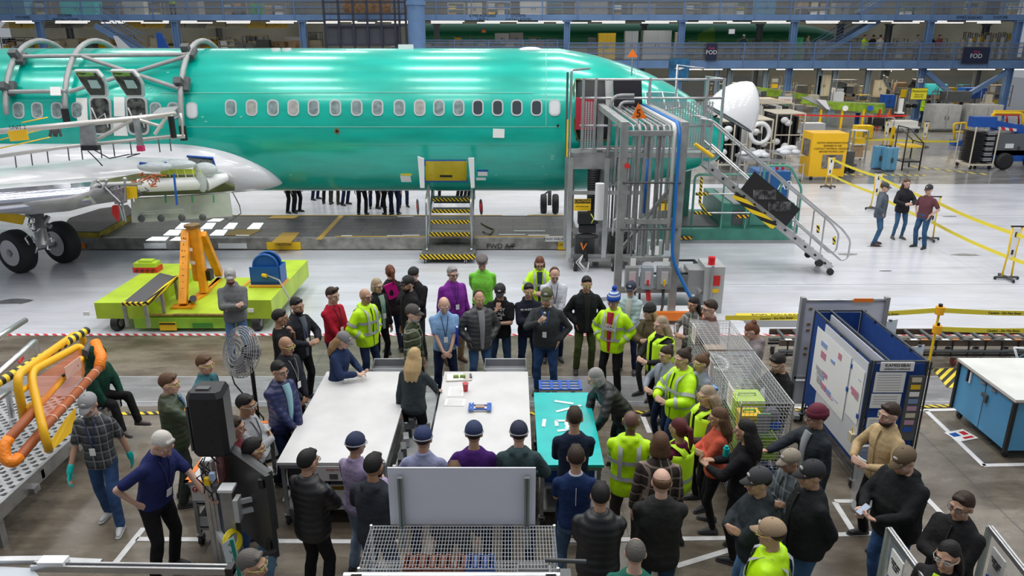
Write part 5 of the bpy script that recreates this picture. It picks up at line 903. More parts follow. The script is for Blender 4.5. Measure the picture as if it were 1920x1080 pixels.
for x,y in ((7.05,9.36),(7.05,10.5),(8.6,9.36)): caster((x,y),bc,.06)
t = thing('trolley_corner',(7.9,11.2,0),'white tube frame with dark hoses behind the sky-blue cabinet','trolley');MB().tube([gy(1902,652,11.3),gy(1910,680,11.3),gy(1925,700,11.3)],.02).tube([gy(1902,652,11.3),gy(1940,655,11.3),gy(1940,712,11.3)],.02).B('frame',WHITE,t);MB().tube([gy(1908,683,11.2),gy(1916,668,11.2),gy(1930,664,11.2)],.03).tube([gy(1912,688,11.2),gy(1920,676,11.2),gy(1930,674,11.2)],.025).B('hoses',mat('hose_navy',(.02,.05,.08),.4),t)
# ---- clear bin
tb = thing('clear_bin',(4.35,8.3,0),'clear lined rubbish bin between the display stand and the tan jacket','bin');c = gz(1621,955);c.x += .02
CL_ = mat('clear_plastic',(.60,.63,.64),.15,alpha=.28,bump=.5,bscale=12);mb = MB();n = 24
mb.loft([[c + V3((r * math.cos(2 * math.pi * i / n) * (1 + .02 * math.sin(i * 5)),r * math.sin(2 * math.pi * i / n),z)) for i in range(n)] for z,r in ((.0,.17),(.02,.20),(.75,.225),(.80,.24),(.70,.245))],caps=False).B('bag_liner',CL_,tb);MB().torus(c + V3((0,0,.78)),(0,0,1),.225,.012,28).B('rim',mat('rim_pale',(.55,.58,.6),.3),tb);MB().cyl(c,c + V3((0,0,.02)),.18,n=24).B('bottom',GREY,tb)
# ================================================================ FOREGROUND
sr = thing('wire_shelving',(-.42,5.1,0),'chrome wire shelving rack in the foreground below the grey panel','shelving');sx0,sx1,sy0,sy1 = -1.20,.36,4.84,5.38;sz = 1.75
for z in (sz,1.38,.95,.5):
    grid(MB(),(sx0,sy0,z),(sx1 - sx0,0,0),(0,sy1 - sy0,0),60 if z > 1.3 else 30,11,.003).tube([(sx0,sy0,z),(sx1,sy0,z),(sx1,sy1,z),(sx0,sy1,z)],.005,5,closed=True).tube([(sx0,sy0,z - .03),(sx1,sy0,z - .03),(sx1,sy1,z - .03),(sx0,sy1,z - .03)],.004,5,closed=True).B('wire_shelf',WIRE,sr)
for x in (sx0,sx1):
    for y in (sy0,sy1): MB().cyl((x,y,0),(x,y,sz + .01),.0127).B('post',WIRE,sr)
for x in (sx0,sx1): grid(MB(),(x,sy0,.5),(0,sy1 - sy0,0),(0,0,sz - .5),6,12,.002).B('side_grid',WIRE,sr)
for i in range(9): crate(-.88 + i * .085 if i < 5 else -.86 + i * .085,5.24,1.385,.075,.18,.12,mat('bin_rust',(.30,.07,.03),.5) if i < 6 else BLUE,'small bin number row on the second shelf of the foreground rack','rust and blue bins under the top shelf',name='small_bin')
crate(-.98,5.0,1.385,.36,.26,.1,mat('tray_aqua',(.45,.58,.58),.3),'pale aqua tray at the left of the foreground rack');crate(.18,5.1,1.385,.28,.26,.1,mat('clear_bin',(.4,.4,.4),.2),'clear grey tray at the right of the foreground rack');
for i in range(4): crate(-.6 + i * .2,5.0,.955,.17,.3,.16,(UND,mat('bin_rust',(.30,.07,.03),.5),mat('tray_aqua',(.45,.58,.58),.3),UND)[i],('dark bin on the third shelf at its left','rust bin on the third shelf of the foreground rack','aqua bin on the third shelf of the foreground rack','dark bin on the third shelf at its right')[i],name='small_bin')
gp = thing('grey_panel',(-.42,5.45,1.72),'pale grey blank panel with two aluminium uprights on the foreground rack','panel');MB().bb((-1.045,5.44,1.72),(.20,5.455,2.28)).B('sheet',mat('panel_grey',(.70,.71,.78),.45,var=.05,vscale=1.5),gp)
for x in (-.935,.125): MB().bb((x - .022,5.375,1.52),(x + .022,5.42,2.22)).B('upright',mat('extrusion_grey',(.22,.25,.25),.35,.5),gp);MB().bb((x - .006,5.372,1.52),(x + .006,5.376,2.22)).B('groove',DGREY,gp)
fr = thing('aluminium_bench_rail',(-.4,4.55,1.7),'aluminium profile rail along the bottom edge before the wire rack','rail');yb_ = 4.62;z_ = gy(860,1073,yb_).z;MB().bb((-1.26,yb_ - .1,z_ - .05),(.36,yb_,z_)).B('profile',ALU,fr);MB().bb((-1.26,yb_ - .06,z_),(.36,yb_ - .04,z_ + .002)).B('groove',DGREY,fr);MB().bb((.36,yb_ - .12,z_ - .08),(.44,yb_ + .03,z_ + .01)).B('end_block',DGREY,fr);MB().bb((-1.2,yb_ - .08,0),(-1.12,yb_ - .02,z_)).bb((.25,yb_ - .08,0),(.33,yb_ - .02,z_)).B('leg',ALU,fr)
hb_ = thing('push_handle',gy(1060,1052,4.9),'dark round push handle sticking out right of the wire rack','handle');MB().cyl(gy(1022,1050,4.9),gy(1099,1053,4.9),.018,n=12).B('grip',mat('grip_dark',(.05,.055,.06),.4),hb_);MB().cyl(gy(1060,1052,4.9),gy(1060,1052,4.9) - V3((0,0,1.2)),.014).B('stem',DGREY,hb_)
# aluminium rails bottom left
br_ = thing('aluminium_workbench',(-3.2,5.3,1.2),'aluminium profile workbench edge crossing the bottom left corner','workbench');Z = 1.45
P0,P1 = gz(62,1062,Z),gz(432,1068,Z);MB().bar(P0,P1,.07,.06).bar(gz(-20,1052,Z),gz(120,1050,Z),.06,.05).bar(gz(120,1050,Z),gz(62,1064,Z),.05,.05).B('profile',ALU,br_)
MB().bar(P0 + V3((0,0,.036)),P1 + V3((0,0,.036)),.012,.012).B('groove',DGREY,br_);MB().box(P1,(.06,.09,.08)).B('end_cap',BLACK,br_);MB().bar(gz(118,1053,Z),gz(190,1056,Z),.05,.05).B('profile',ALU,br_);MB().box(gz(100,1052,Z + .05),(.22,.1,.04)).B('gusset',WHITE,br_);MB().poly([gz(-20,1062,Z - .02),gz(60,1066,Z - .02),gz(90,1100,Z - .02),gz(-20,1100,Z - .02)],.01,(0,0,1)).B('pale_panel',mat('panel_pale',(.5,.55,.6),.3),br_)
MB().bar(P1,(P1.x,P1.y,0),.06).bar(gz(-15,1052,Z),(gz(-15,1052,Z).x,gz(-15,1052,Z).y,0),.06).B('leg',ALU,br_)
# ---- television stand with loudspeaker
tv = thing('television_stand',(-3.1,6.9,0),'aluminium stand carrying large black screens seen from behind','screen stand');c1,c2_ = gz(418,1070),gz(458,1060)
MB().bb((c1.x - .065,c1.y - .04,0),(c1.x + .065,c1.y + .06,1.42)).bb((c1.x - .03,c1.y - .05,0),(c1.x - .015,c1.y - .04,1.42)).bb((c1.x + .015,c1.y - .05,0),(c1.x + .03,c1.y - .04,1.42)).B('post',ALU,tv);MB().bb((c1.x - .055,c1.y - .045,1.42),(c1.x + .055,c1.y + .055,1.44)).B('post_cap',WHITE,tv)
q2 = gy(437,1000,6.55);MB().bb((q2.x - .06,6.5,0),(q2.x + .06,6.62,1.33)).B('post',STEEL,tv);MB().bb((q2.x - .075,6.49,1.33),(q2.x + .075,6.63,1.36)).B('post_cap',WHITE,tv)
MB().bar((c1.x,c1.y,.52),(q2.x,6.55,.47),.05,.09).B('cross_tie',WHITE,tv);MB().bb((c1.x - .3,c1.y - .3,0),(q2.x + .3,6.7,.04)).B('foot_plate',DGREY,tv)
Tn,Tf = gy(502,892,6.35),gy(415,842,7.0);ht = Tn.z - gy(525,1045,6.35).z;dn = (Tf - Tn);dn.z = 0;nrm = V3((-dn.y,dn.x,0)).normalized()
MB().poly([Tn,Tn + dn,Tn + dn - V3((0,0,ht)),Tn - V3((0,0,ht))],.05).B('screen_back',mat('tv_black',(.025,.026,.028),.45),tv)
s_ = MB().poly([Tn + nrm * -.05 + dn * .05,Tn + nrm * -.05 + dn * .9,Tn + nrm * -.05 + dn * .9 - V3((0,0,ht * .7)),Tn + nrm * -.05 + dn * .05 - V3((0,0,ht * .7))],.05).B('inner_panel',mat('tv_black2',(.04,.042,.045),.35),tv);
for k in (.1,.85): p = Tn - V3((0,0,ht * k)) + dn * .08 + nrm * .03;MB().box(p,(.05,.08,.1)).B('carry_grip',BLACK,tv)
MB().box((q2.x + .11,6.5,1.14),(.05,.12,.26)).bar((q2.x + .1,6.52,1.2),(q2.x + .24,6.58,1.2),.03,.05).bar((q2.x + .1,6.52,1.08),(q2.x + .24,6.58,1.08),.03,.05).B('wall_bracket',mat('bracket_grey',(.5,.5,.5),.4),tv);MB().bar(gy(452,1052,6.2),gy(520,1035,6.1),.05,.03).B('swing_arm',BLACK,tv);MB().bar(gy(455,1056,6.2),gy(505,1042,6.1),.03,.02).B('arm_rail',ALU,tv)
MB().ell(gy(415,875,6.8),(.05,.05,.26)).B('wrapped_bundle',mat('plum_wrap',(.25,.09,.10),.3,bump=.6,var=.6),tv)
mb = MB();rs = random.Random(9)
for i in range(9): x,y = rs.uniform(375,410),rs.uniform(845,905);mb.tube([gy(x,y,6.75),gy(x + rs.uniform(-12,12),y + 14,6.65),gy(x + rs.uniform(-10,14),y + 26,6.7),gy(x + rs.uniform(-4,14),y + 40,6.75)],.007,5)
mb.tube([gy(358,775,6.8),gy(354,800,6.75),gy(362,830,6.75),gy(390,850,6.75),gy(410,870,6.7)],.009,5).B('cable_tangle',BLACK,tv)
for i,(x,y) in enumerate(((398,893),(389,902),(405,915))): MB().box(gy(x,y,6.6),(.05,.05,.08)).B('connector_box',(mat('box_blueish',(.35,.45,.6),.4),YEL,DGREY)[i],tv)
mb = MB();[mb.torus(gy(433,1012,6.42) + V3((.01 * i,0,-.01 * i)),(.9,-.4,.2),.10,.011,20,5) for i in range(4)]
yc = thing('coiled_cable',gy(433,1012,6.42),'yellow coiled cable hanging on the stand post','cable');mb.B('coil',mat('cable_yellow',(.85,.7,.02),.4),yc);MB().torus(gy(433,1000,6.45),(1,0,0),.02,.006).B('tie',BLACK,yc)
ps = thing('lettered_post_sign',gy(432,1050,6.2),'pale narrow sign with green edge beside the yellow coil','sign');q = [gy(420,1018,6.2),gy(434,1008,6.15),gy(452,1085,6.15),gy(436,1085,6.2)];MB().poly(q,.06).B('panel',mat('sign_pale',(.55,.62,.66),.4),ps);MB().bar(q[1] + V3((.01,-.03,0)),q[2] + V3((.01,-.03,0)),.014,.03).B('green_edge',mat('edge_green',(.0,.25,.18),.4),ps)
for i,ch_ in enumerate('AVISO'): text('lettering',ch_,mat('letter_green',(.0,.16,.12),.5),ps,gy(430 + i * 3.2,1022 + i * 14,6.1),.055)
lsx = gy(400,780,6.85);sp = thing('loudspeaker',(lsx.x,6.85,gy(400,840,6.85).z),'large black loudspeaker cabinet on top of the television stand','loudspeaker');zt,zb = gy(400,725,6.85).z,gy(400,842,6.85).z;x0,x1 = gy(364,780,6.85).x,gy(432,780,6.85).x
def sring(z,k): return [V3(((x0 + x1) / 2 + (x1 - x0) / 2 * k * a,6.85 + .17 * k * b,z)) for a,b in ((-1,-.7),(-.75,-1),(.75,-1),(1,-.7),(.8,.9),(-.8,.9))]
MB().loft([sring(zb,.9),sring(zb + .03,1),sring(zt - .06,1),sring(zt,.85)],smooth=False).B('cabinet',BLACK,sp);MB().box(((x0 + x1) / 2 - .03,6.8,zt + .006),(.13,.07,.02)).B('handle',DGREY,sp)
for k in (.25,.45,.65,.85): MB().bar((x1 - .02,6.72,zb + (zt - zb) * k),(x1 - .16,6.68,zb + (zt - zb) * k + .01),.012,.012).B('vent_slot',mat('slot_black',(.002,.002,.002),.5),sp)
MB().box((x0 - .005,6.78,(zt + zb) / 2 - .05),(.02,.14,.5)).B('rear_panel',DGREY,sp);MB().cyl((x0 - .01,6.75,zt - .2),(x0 - .03,6.75,zt - .2),.02).B('orange_light',mat('orange_glow',(1,.25,.02),.4,emit=2),sp);MB().cyl(((x0 + x1) / 2,6.85,1.2),((x0 + x1) / 2,6.85,zb),.03).B('mount_pole',DGREY,sp)
# ---- framed clear panels at lower right
GLS = mat('clear_sheet',(.75,.80,.80),.08,alpha=.16)
for lab,tp,bt2,far in (('clear framed partition standing by the orange shoes',(1667,992),(1655,1085),(1745,1100)),('clear framed partition in the lower right corner',(1856,989),(1838,1085),(1932,1085))):
    Zt = 1.35;A_ = gz(*tp,Zt);B_ = gz(*far,Zt);t = thing('glazed_partition',(A_.x,A_.y,0),lab,'partition');dz = V3((0,0,1.3));B_ = A_ + (B_ - A_).normalized() * .85
    MB().bar(A_,B_,.045,.045).B('top_profile',ALU,t);MB().bar(A_ + V3((0,0,.023)),B_ + V3((0,0,.023)),.008,.004).B('groove',DGREY,t);MB().bar(A_,A_ - dz - V3((0,0,.05)),.045).bar(B_,B_ - dz - V3((0,0,.05)),.045).B('post',mat('extrusion_pale',(.4,.45,.42),.35,.4),t);MB().bar(A_ - dz,B_ - dz,.045).B('bottom_profile',ALU,t)
    MB().poly([A_,B_,B_ - dz,A_ - dz],.008).B('pane',GLS,t);d = (B_ - A_).normalized()
    o = A_ + d * .12 - V3((0,0,.12));sh_ = MB().poly([o,o + d * .22,o + d * .22 - V3((0,0,.28)),o - V3((0,0,.28))],.014).B('taped_sheet',PAPER,t);text('lettering','PLEASE KEEP\nTHIS AREA\nCLEAR',BLACK,sh_,o + d * .11 - V3((0,0,.12)) + V3((d.y,-d.x,0)) * .012,.03,d,(0,0,1))
    MB().poly([o - V3((0,0,.3)),o + d * .03 - V3((0,0,.3)),o + d * .03 - V3((0,0,.36)),o - V3((0,0,.36))],.016).B('blue_tape',BLUE,t)
# ---- machine with red beacon behind the cage, orange block and frame behind
bm = thing('beacon_machine',gz(1330,612),'grey control machine with red beacon behind the pipe tower','machine');c = gz(1335,600);c.y += .6
MB().bb((c.x - .12,c.y - .2,0),(c.x + .3,c.y + .5,1.05)).B('cabinet',mat('cab_pale',(.42,.44,.44),.4),bm);MB().cyl((c.x + .05,c.y,1.05),(c.x + .05,c.y,1.22),.075,n=14).B('beacon',mat('beacon_red',(.75,.01,.02),.2),bm);MB().box((c.x + .12,c.y - .21,.75),(.17,.02,.22)).B('red_label',RED,bm);MB().box((c.x + .12,c.y - .21,.52),(.15,.02,.08)).B('yellow_label',YEL,bm)
MB().bb((c.x - .45,c.y - .1,.4),(c.x - .12,c.y + .4,.95)).B('ribbed_box',GREY,bm);MB().cyl((c.x - .6,c.y + .2,.9),(c.x - .15,c.y - .1,.45),.07).B('cylinder',GREY,bm);MB().cyl((c.x + .02,c.y - .25,.3),(c.x + .02,c.y - .25,1.1),.03).B('pipe',GREY,bm)
fm = thing('black_rack_frame',gz(1262,602),'low black steel frame with worn plate behind the pipe tower','rack');a,b = gy(1195,572,15.6),gy(1315,530,15.6)
MB().tube([(a.x,15.4,.12),(a.x,15.4,.85),(b.x,15.4,.85),(b.x,15.4,.12)],.03,6).tube([(a.x,16.4,.12),(a.x,16.4,.85),(b.x,16.4,.85),(b.x,16.4,.12)],.03,6).bar((a.x,15.4,.5),(b.x,15.4,.5),.05).bar((b.x,15.4,.85),(b.x,16.4,.85),.05).B('frame',BLACK,fm);MB().bb((a.x,15.4,.42),(b.x,16.4,.46)).B('plate',DGREY,fm);MB().bb((a.x - .4,14.6,.1),(b.x + .1,15.1,.22)).B('white_beam',WHITE,fm);MB().bb((a.x + .2,14.5,.1),(b.x - .2,14.6,.28)).B('orange_block',ORANGE,fm)
# ---- paper-laden desk sheet and floor plate near table, blue swab
# ================================================================ MEZZANINES AND THE HALL BEYOND
MY = 55.0
def zy(py,Y=MY): return gy(960,py,Y).z
def xx(px,py=100,Y=MY): return gy(px,py,Y).x
LAMP = mat('strip_lamp',(1,.93,.80),.4,emit=3.5);GRATE = mat('deck_underside',(.10,.09,.07),.7,var=.4)
RAILM = mat('rail_blue',(.13,.22,.42),.5);MESH = mat('railing_mesh',(.25,.27,.29),.5,alpha=.3)
def mezz(Y,x0,x1,py_top,py_bot,label,depth=12,rail=1.15,lamps=None,name='mezzanine'):
    z1,z0 = zy(py_top,Y),zy(py_bot,Y);t = thing(name,((x0 + x1) / 2,Y,z0),label,'mezzanine');MB().bb((x0,Y,z0),(x1,Y + .25,z1)).B('edge_beam',SBLUE,t);MB().bb((x0,Y + .25,z1 - .2),(x1,Y + depth,z1 - .08)).B('deck',mat('deck_grey',(.25,.25,.25),.6),t)
    for y in (Y + 3,Y + 7): MB().bb((x0,y,z0 + .1),(x1,y + .2,z1 - .2)).B('joist',GRATE,t)
    z = z1
    for k in (.4,.75,1.0): MB().bb((x0,Y - .02,z + rail * k - .03),(x1,Y + .03,z + rail * k + .03)).B('rail',RAILM,t)
    for i in range(int((x1 - x0) / 2.45) + 1): x = x0 + i * 2.45;MB().bb((x - .04,Y - .04,z0 + .05),(x + .04,Y + .04,z + rail)).B('rail_post',RAILM,t)
    MB().bb((x0,Y + .04,z + .05),(x1,Y + .05,z + rail * .97)).B('mesh_infill',MESH,t);return t,z0,z1
def lamp(x,y,z,w,label): t = thing('strip_light',(x,y,z),label,'ceiling light','strip lights under the mezzanine decks');MB().bb((x - w / 2,y - .12,z),(x + w / 2,y + .12,z + .06)).B('housing',WHITE,t);MB().bb((x - w / 2 + .05,y - .08,z - .05),(x + w / 2 - .05,y + .08,z)).B('tube',LAMP,t)
t1_,u0,u1 = mezz(MY,-42,46,27,38,'blue upper mezzanine with railing across the top of the hall',14)
t2_,l0,l1 = mezz(MY - .4,xx(1065),46,113,128,'blue lower mezzanine with railing on the right',12)
t3_,_a,_b = mezz(MY + 1.0,xx(785),xx(1065),96,100,'low railed walkway just above the fuselage top',3,rail=.75,name='walkway')
for px0,px1,ty,tx in ((0,50,41,''),):
    pass
for px,tx in ((905,'SFME14GAGAE3\nUNIT 1'),(972,'SYSTEMS\nINSTALLATION'),(42,'SYSTEMS'),(122,'SYSTEMS\nINSTALLATION'),(1818,'SFME14GAGAE3'),(1876,'SYSTEMS')): text('lettering',tx,BLACK,t1_,gy(px,33,MY - .03),.26)
k = 0
lab_ = 'white strip light glowing under a mezzanine deck'
for i,px in enumerate(range(-20,1930,78)):
    w = 1.7 + (i % 3) * .3;lamp(xx(px,55,MY + 1.4),MY + 1.4,u0 - .12,w,lab_)
for i,px in enumerate(range(40,1930,100)): lamp(xx(px,60,MY + 5),MY + 5,u0 + .05,2.6,lab_)
for i,px in enumerate(range(1320,1930,85)): lamp(xx(px,134,MY + .8),MY + .8,l0 - .1,2.7,lab_)
def column(px,Y,z1,w=.42,m=SBLUE,lab='',flange=True):
    x = gy(px,100,Y).x;t = thing('steel_column',(x,Y,0),lab,'column');MB().bb((x - w / 2,Y - w / 2,0),(x - w / 2 + .05,Y + w / 2,z1)).bb((x + w / 2 - .05,Y - w / 2,0),(x + w / 2,Y + w / 2,z1)).bb((x - w / 2,Y - .03,0),(x + w / 2,Y + .03,z1)).B('shaft',m,t);MB().bb((x - w * .7,Y - w * .6,0),(x + w * .7,Y + w * .6,.06)).B('base_plate',m,t)
    MB().bb((x - w * .75,Y - w * .6,z1 - .12),(x + w * .75,Y + w * .6,z1)).B('cap_plate',m,t);return t
for px,lab in ((84,'blue column under the upper mezzanine at the far left'),(336,'blue column left of the first fuselage hoop top'),(572,'blue column beside the dark lift shaft'),(1062,'blue column at the left end of the lower mezzanine'),(1275,'blue column behind the orange warning triangle'),(1483,'blue column beside the small red and white sign'),(1735,'blue column beside the yellow Attention sign'),(1899,'blue column near the right edge')): column(px,MY + .3,u0,lab=lab)
for px in (138,415,820,1205,1420,1570,1660,1840): column(px,MY + 9,u0 - .1,.4,mat('column_grey',(.25,.28,.31),.5),'grey steel column deep under the mezzanines' if 0 else 'grey steel column standing behind the front row, by pixel place %s' % {138: 'behind the left white board',415: 'behind the blue triangular fin',820: 'left of the far green fuselage',1205: 'behind the grey cabinets on the deck',1420: 'behind the white radome top',1570: 'left of the upper stair',1660: 'behind the light blue stack',1840: 'near the right edge'}[px])
for o in [o for o in COL.objects if o.get('label','').startswith('grey steel column standing behind')]: o['label'] = 'grey steel column ' + o['label'].split('place ')[1]
for px,lab in ((1440,'slim blue-grey column right of the radome'),(1542,'slim blue-grey column behind the tool cabinet'),(1571,'slim blue-grey column left of the shelf stack'),(1634,'slim blue-grey column right of the shelf stack'),(1348,'slim blue-grey column left of the radome'),(1372,'slim blue-grey column just left of the radome top')): column(px,MY + 5,l0,.38,mat('column_bluegrey',(.22,.30,.40),.5),lab)
# heavy round column left of centre, lift shaft
t = thing('round_column',(xx(783,100,50),50,0),'thick round blue column rising behind the fuselage','column');x = xx(783,100,50);MB().cyl((x,50,0),(x,50,14),.55,n=24).B('shaft',SBLUE,t);MB().cyl((x,50,zy(10,50)),(x,50,zy(2,50)),.62,n=24).B('collar',SBLUE,t)
t = thing('lift_shaft',(xx(680,60,52),52,0),'dark mesh-walled lift shaft beside the round blue column','lift shaft')
for px in (610,637,664,690,716,742,750,762): x = xx(px,60,52);MB().bb((x - .07,51.9,0),(x + .07,52.05,12)).B('post',mat('shaft_post',(.03,.035,.06),.5),t)
for py in (4,26,38,48,84): MB().bb((xx(610,60,52),51.9,zy(py,52) - .06),(xx(762,60,52),52,zy(py,52) + .06)).B('cross_bar',mat('shaft_post',(.03,.035,.06),.5),t)
MB().bb((xx(612,60,52),52.2,zy(84,52)),(xx(750,60,52),52.25,zy(48,52))).B('mesh',mat('shaft_mesh',(.10,.11,.14),.6,alpha=.8),t);MB().bb((xx(640,60,52),53,zy(25,52)),(xx(730,60,52),53.6,zy(-4,52))).B('stacked_boards',mat('stack_tan',(.30,.17,.09),.7,var=.5,vscale=4),t)
# cross bracing and stairs
t = thing('cross_brace',(xx(1795),MY,l0),'blue V-shaped cross brace between the two right columns','brace');MB().bar((xx(1738,133),MY,zy(135)),(xx(1795,186),MY,zy(186)),.3).bar((xx(1888,133),MY,zy(135)),(xx(1800,186),MY,zy(186)),.3).B('brace',SBLUE,t);MB().box((xx(1797,188),MY,zy(188)),(1.0,.2,.5)).B('gusset',SBLUE,t);MB().box((xx(1795,193),MY - .15,zy(193)),(.9,.05,.15)).B('striped_plate',HAZ,t)
def stair(p0,p1,Y,label,n=14):
    a,b = gy(*p0,Y),gy(*p1,Y);t = thing('metal_stair',b,label,'stairs')
    for dy in (0,1.0): MB().bar(a + V3((0,dy,0)),b + V3((0,dy,0)),.12,.35).B('stringer',SBLUE,t);[MB().bar(a + V3((0,dy,h)),b + V3((0,dy,h)),.05).B('handrail',RAILM,t) for h in (.6,1.1)]
    for i in range(n): p = a.lerp(b,(i + .5) / n);MB().bb((p.x - .15,Y,p.z),(p.x + .15,Y + 1,p.z + .05)).B('tread',GREY,t)
    return t
stair((1650,38),(1520,112),MY + 2,'blue stair climbing right to the upper mezzanine');stair((178,48),(262,96),MY - 1,'blue stair descending behind the left fuselage');stair((1690,-20),(1615,26),MY + 2,'upper blue stair at the top of the frame')
# banners and signs
def board(px,py,w,h,m,lab,Y=MY - .6,cat='sign',txt=None,name='sign_board',tm_=WHITE,ts=.4,frame=True):
    p = gy(px,py,Y);t = thing(name,p,lab,cat);b = MB().box(p,(w,.05,h)).B('board',m,t)
    if frame: MB().box(p + V3((0,.03,0)),(w + .08,.03,h + .08)).B('frame',DGREY,t)
    if txt:
        for i,(s_,dz,k,mm) in enumerate(txt): text('lettering',s_,mm,b,p + V3((0,-.035,dz)),k)
    return t
NVB = mat('banner_navy',(.01,.015,.05),.5);MAG = mat('text_magenta',(.6,.03,.2),.5)
board(1334,97,.72,1.1,NVB,'narrow navy FOD banner on the lower mezzanine railing',txt=[('FOD',-.05,.38,WHITE),('Stop',.25,.22,MAG)]);board(1830,104,1.8,1.05,NVB,'wide navy FOD banner on the lower mezzanine railing at right',txt=[('FOD',-.05,.42,WHITE),('Stop',.25,.24,MAG)])
bp_ = board(1273,131,1.0,1.1,mat('poster_blue',(.02,.16,.35),.4,var=.7,vscale=2),'blue aircraft poster behind the work stand railing',Y=40,txt=None);MB().poly([gy(1264,128,39.9),gy(1276,126,39.9),gy(1284,128,39.9),gy(1274,131,39.9)],.02).B('white_shape',WHITE,bp_)
board(1472,188,.95,.5,WHITE,'small white and red sign on the blue column',Y=MY - 3,txt=[('NO ENTRY',0,.16,RED)]);board(1470,198,.3,.18,mat('sign_green',(.02,.3,.08),.5),'tiny green sign below the red and white sign',Y=MY - 3.1);board(1723,176,1.05,.72,mat('sign_yellow',(.9,.8,.03),.5),'yellow Attention sign hanging at the blue column',Y=MY - 3,txt=[('Attention',.18,.26,BLACK),('Please stay\nbehind line',-.12,.14,BLACK)]);board(1694,175,.4,.55,YEL,'yellow plate left of the Attention sign',Y=MY - 2);board(1726,151,.35,.28,WHITE,'white number plate 60 on the blue column',Y=MY - 1,txt=[('60',0,.2,BLACK)]);board(1770,200,.3,.2,YEL,'small yellow plate on the right column',Y=MY - 1) if 0 else None
board(1372,59,.4,.3,WHITE,'small white plate hanging under the upper deck',Y=MY);board(800 + 107,58,.3,.2,ORANGE,'small orange plate on the far green fuselage',Y=MY + 3)
# far green fuselage under the upper deck
fg = thing('far_fuselage',(xx(1000),MY + 16,0),'dark green fuselage seen far under the upper mezzanine','airplane');Yf = MY + 16;c0 = zy(63,Yf)
FGM = mat('far_green',(.01,.20,.09),.3);rings = [[V3((x,Yf + 1.9 * k * math.cos(u),c0 - .2 + 1.05 * k * math.sin(u))) for u in [2 * math.pi * i / 24 for i in range(24)]] for x,k in ((xx(790,60,Yf),1),(xx(1460,60,Yf),1),(xx(1520,60,Yf),.8),(xx(1560,60,Yf),.3))];MB().loft(rings).B('hull',FGM,fg);MB().loft([[V3((x,Yf - .3 + 1.8 * k * math.cos(u),c0 - .25 + .95 * k * math.sin(u))) for u in [2 * math.pi * i / 20 for i in range(20)]] for x,k in ((xx(1285,60,Yf),.3),(xx(1300,60,Yf),.9),(xx(1330,60,Yf),1.02))]).B('pale_nose',mat('nose_green',(.12,.35,.05),.4),fg)
# assorted equipment on and under the decks
PAL = {'w': WHITE,'y': YEL,'g': GREY,'d': DGREY,'t': TANP,'b': BLUE,'n': mat('green_bin',(.03,.3,.1),.5),'p': mat('pale_cabinet',(.55,.56,.56),.5),'s': mat('sky_cabinet',(.12,.33,.50),.5),'o': WOODB,'c': mat('cream_wall',(.55,.50,.38),.7),'r': RED,'q': mat('aqua_box',(.05,.45,.5),.4),'l': mat('lime_part',(.25,.42,.03),.5,var=.4),'k': BLACK}
def kit(px,py0,py1,w,key,Y,lab,cat='cabinet',name='cabinet',kind='cab',z=None):
    """cabinet, rack, crate stack ... standing with its base at py1, top at py0, w pixels wide"""
    a,b = gy(px - w / 2,py1,Y),gy(px + w / 2,py0,Y);z0 = a.z if z is None else z;t = thing(name,((a.x + b.x) / 2,Y,z0),lab,cat);m = PAL[key];W_,H_,D_ = b.x - a.x,b.z - z0,min(1.2,(b.x - a.x) * .7);x0 = a.x
    if kind == 'cab':
        MB().bb((x0,Y,z0 + .06),(x0 + W_,Y + D_,z0 + H_)).B('body',m,t)
        for i in range(2): d = MB().bb((x0 + W_ * (.04 + .48 * i),Y - .03,z0 + .12),(x0 + W_ * (.48 + .48 * i),Y,z0 + H_ * .95)).B('door',m,t);MB().box((x0 + W_ * (.44 if i == 0 else .56),Y - .05,z0 + H_ * .5),(.04,.03,.2)).B('handle',DGREY,d)
        MB().bb((x0 + .03,Y + .05,z0),(x0 + W_ - .03,Y + D_ - .05,z0 + .06)).B('plinth',DGREY,t)
    elif kind == 'rack':
        for x in (x0,x0 + W_):
            for y in (Y,Y + D_): MB().bb((x - .03,y - .03,z0),(x + .03,y + .03,z0 + H_)).B('upright',GREY,t)
        n = max(2,int(H_ / .5))
        for i in range(n + 1):
            z = z0 + .1 + (H_ - .12) * i / n;MB().bb((x0,Y,z - .02),(x0 + W_,Y + D_,z + .02)).B('shelf',m,t)
            if i < n:
                for j in range(max(1,int(W_ / .7))): k_ = random.choice('wgotdpy');h = (H_ / n) * random.uniform(.35,.75);xa_ = x0 + .08 + j * .7;MB().bb((xa_,Y + .05,z + .02),(min(xa_ + .5,x0 + W_ - .03),Y + D_ - .1,z + .02 + h)).B('bin',PAL[k_],t)
    elif kind == 'cart':
        MB().bb((x0,Y,z0 + .3),(x0 + W_,Y + D_,z0 + .4)).B('deck',m,t);MB().bb((x0 + .1,Y + .1,z0 + .4),(x0 + W_ - .1,Y + D_ - .1,z0 + H_)).B('load',m,t)
        for x in (x0 + .12,x0 + W_ - .12): MB().cyl((x,Y + .05,z0 + .13),(x,Y + .12,z0 + .13),.13,n=12).B('wheel',RUBBER,t);MB().cyl((x,Y + D_ - .1,z0 + .13),(x,Y + D_ - .03,z0 + .13),.13,n=12).B('wheel',RUBBER,t)
        MB().tube([(x0,Y,z0 + .4),(x0,Y,z0 + H_ + .2),(x0,Y + D_,z0 + H_ + .2),(x0,Y + D_,z0 + .4)],.03,6).B('push_rail',YEL if key == 'y' else GREY,t)
    return t
DK = l1 - .08                                        # lower mezzanine deck level
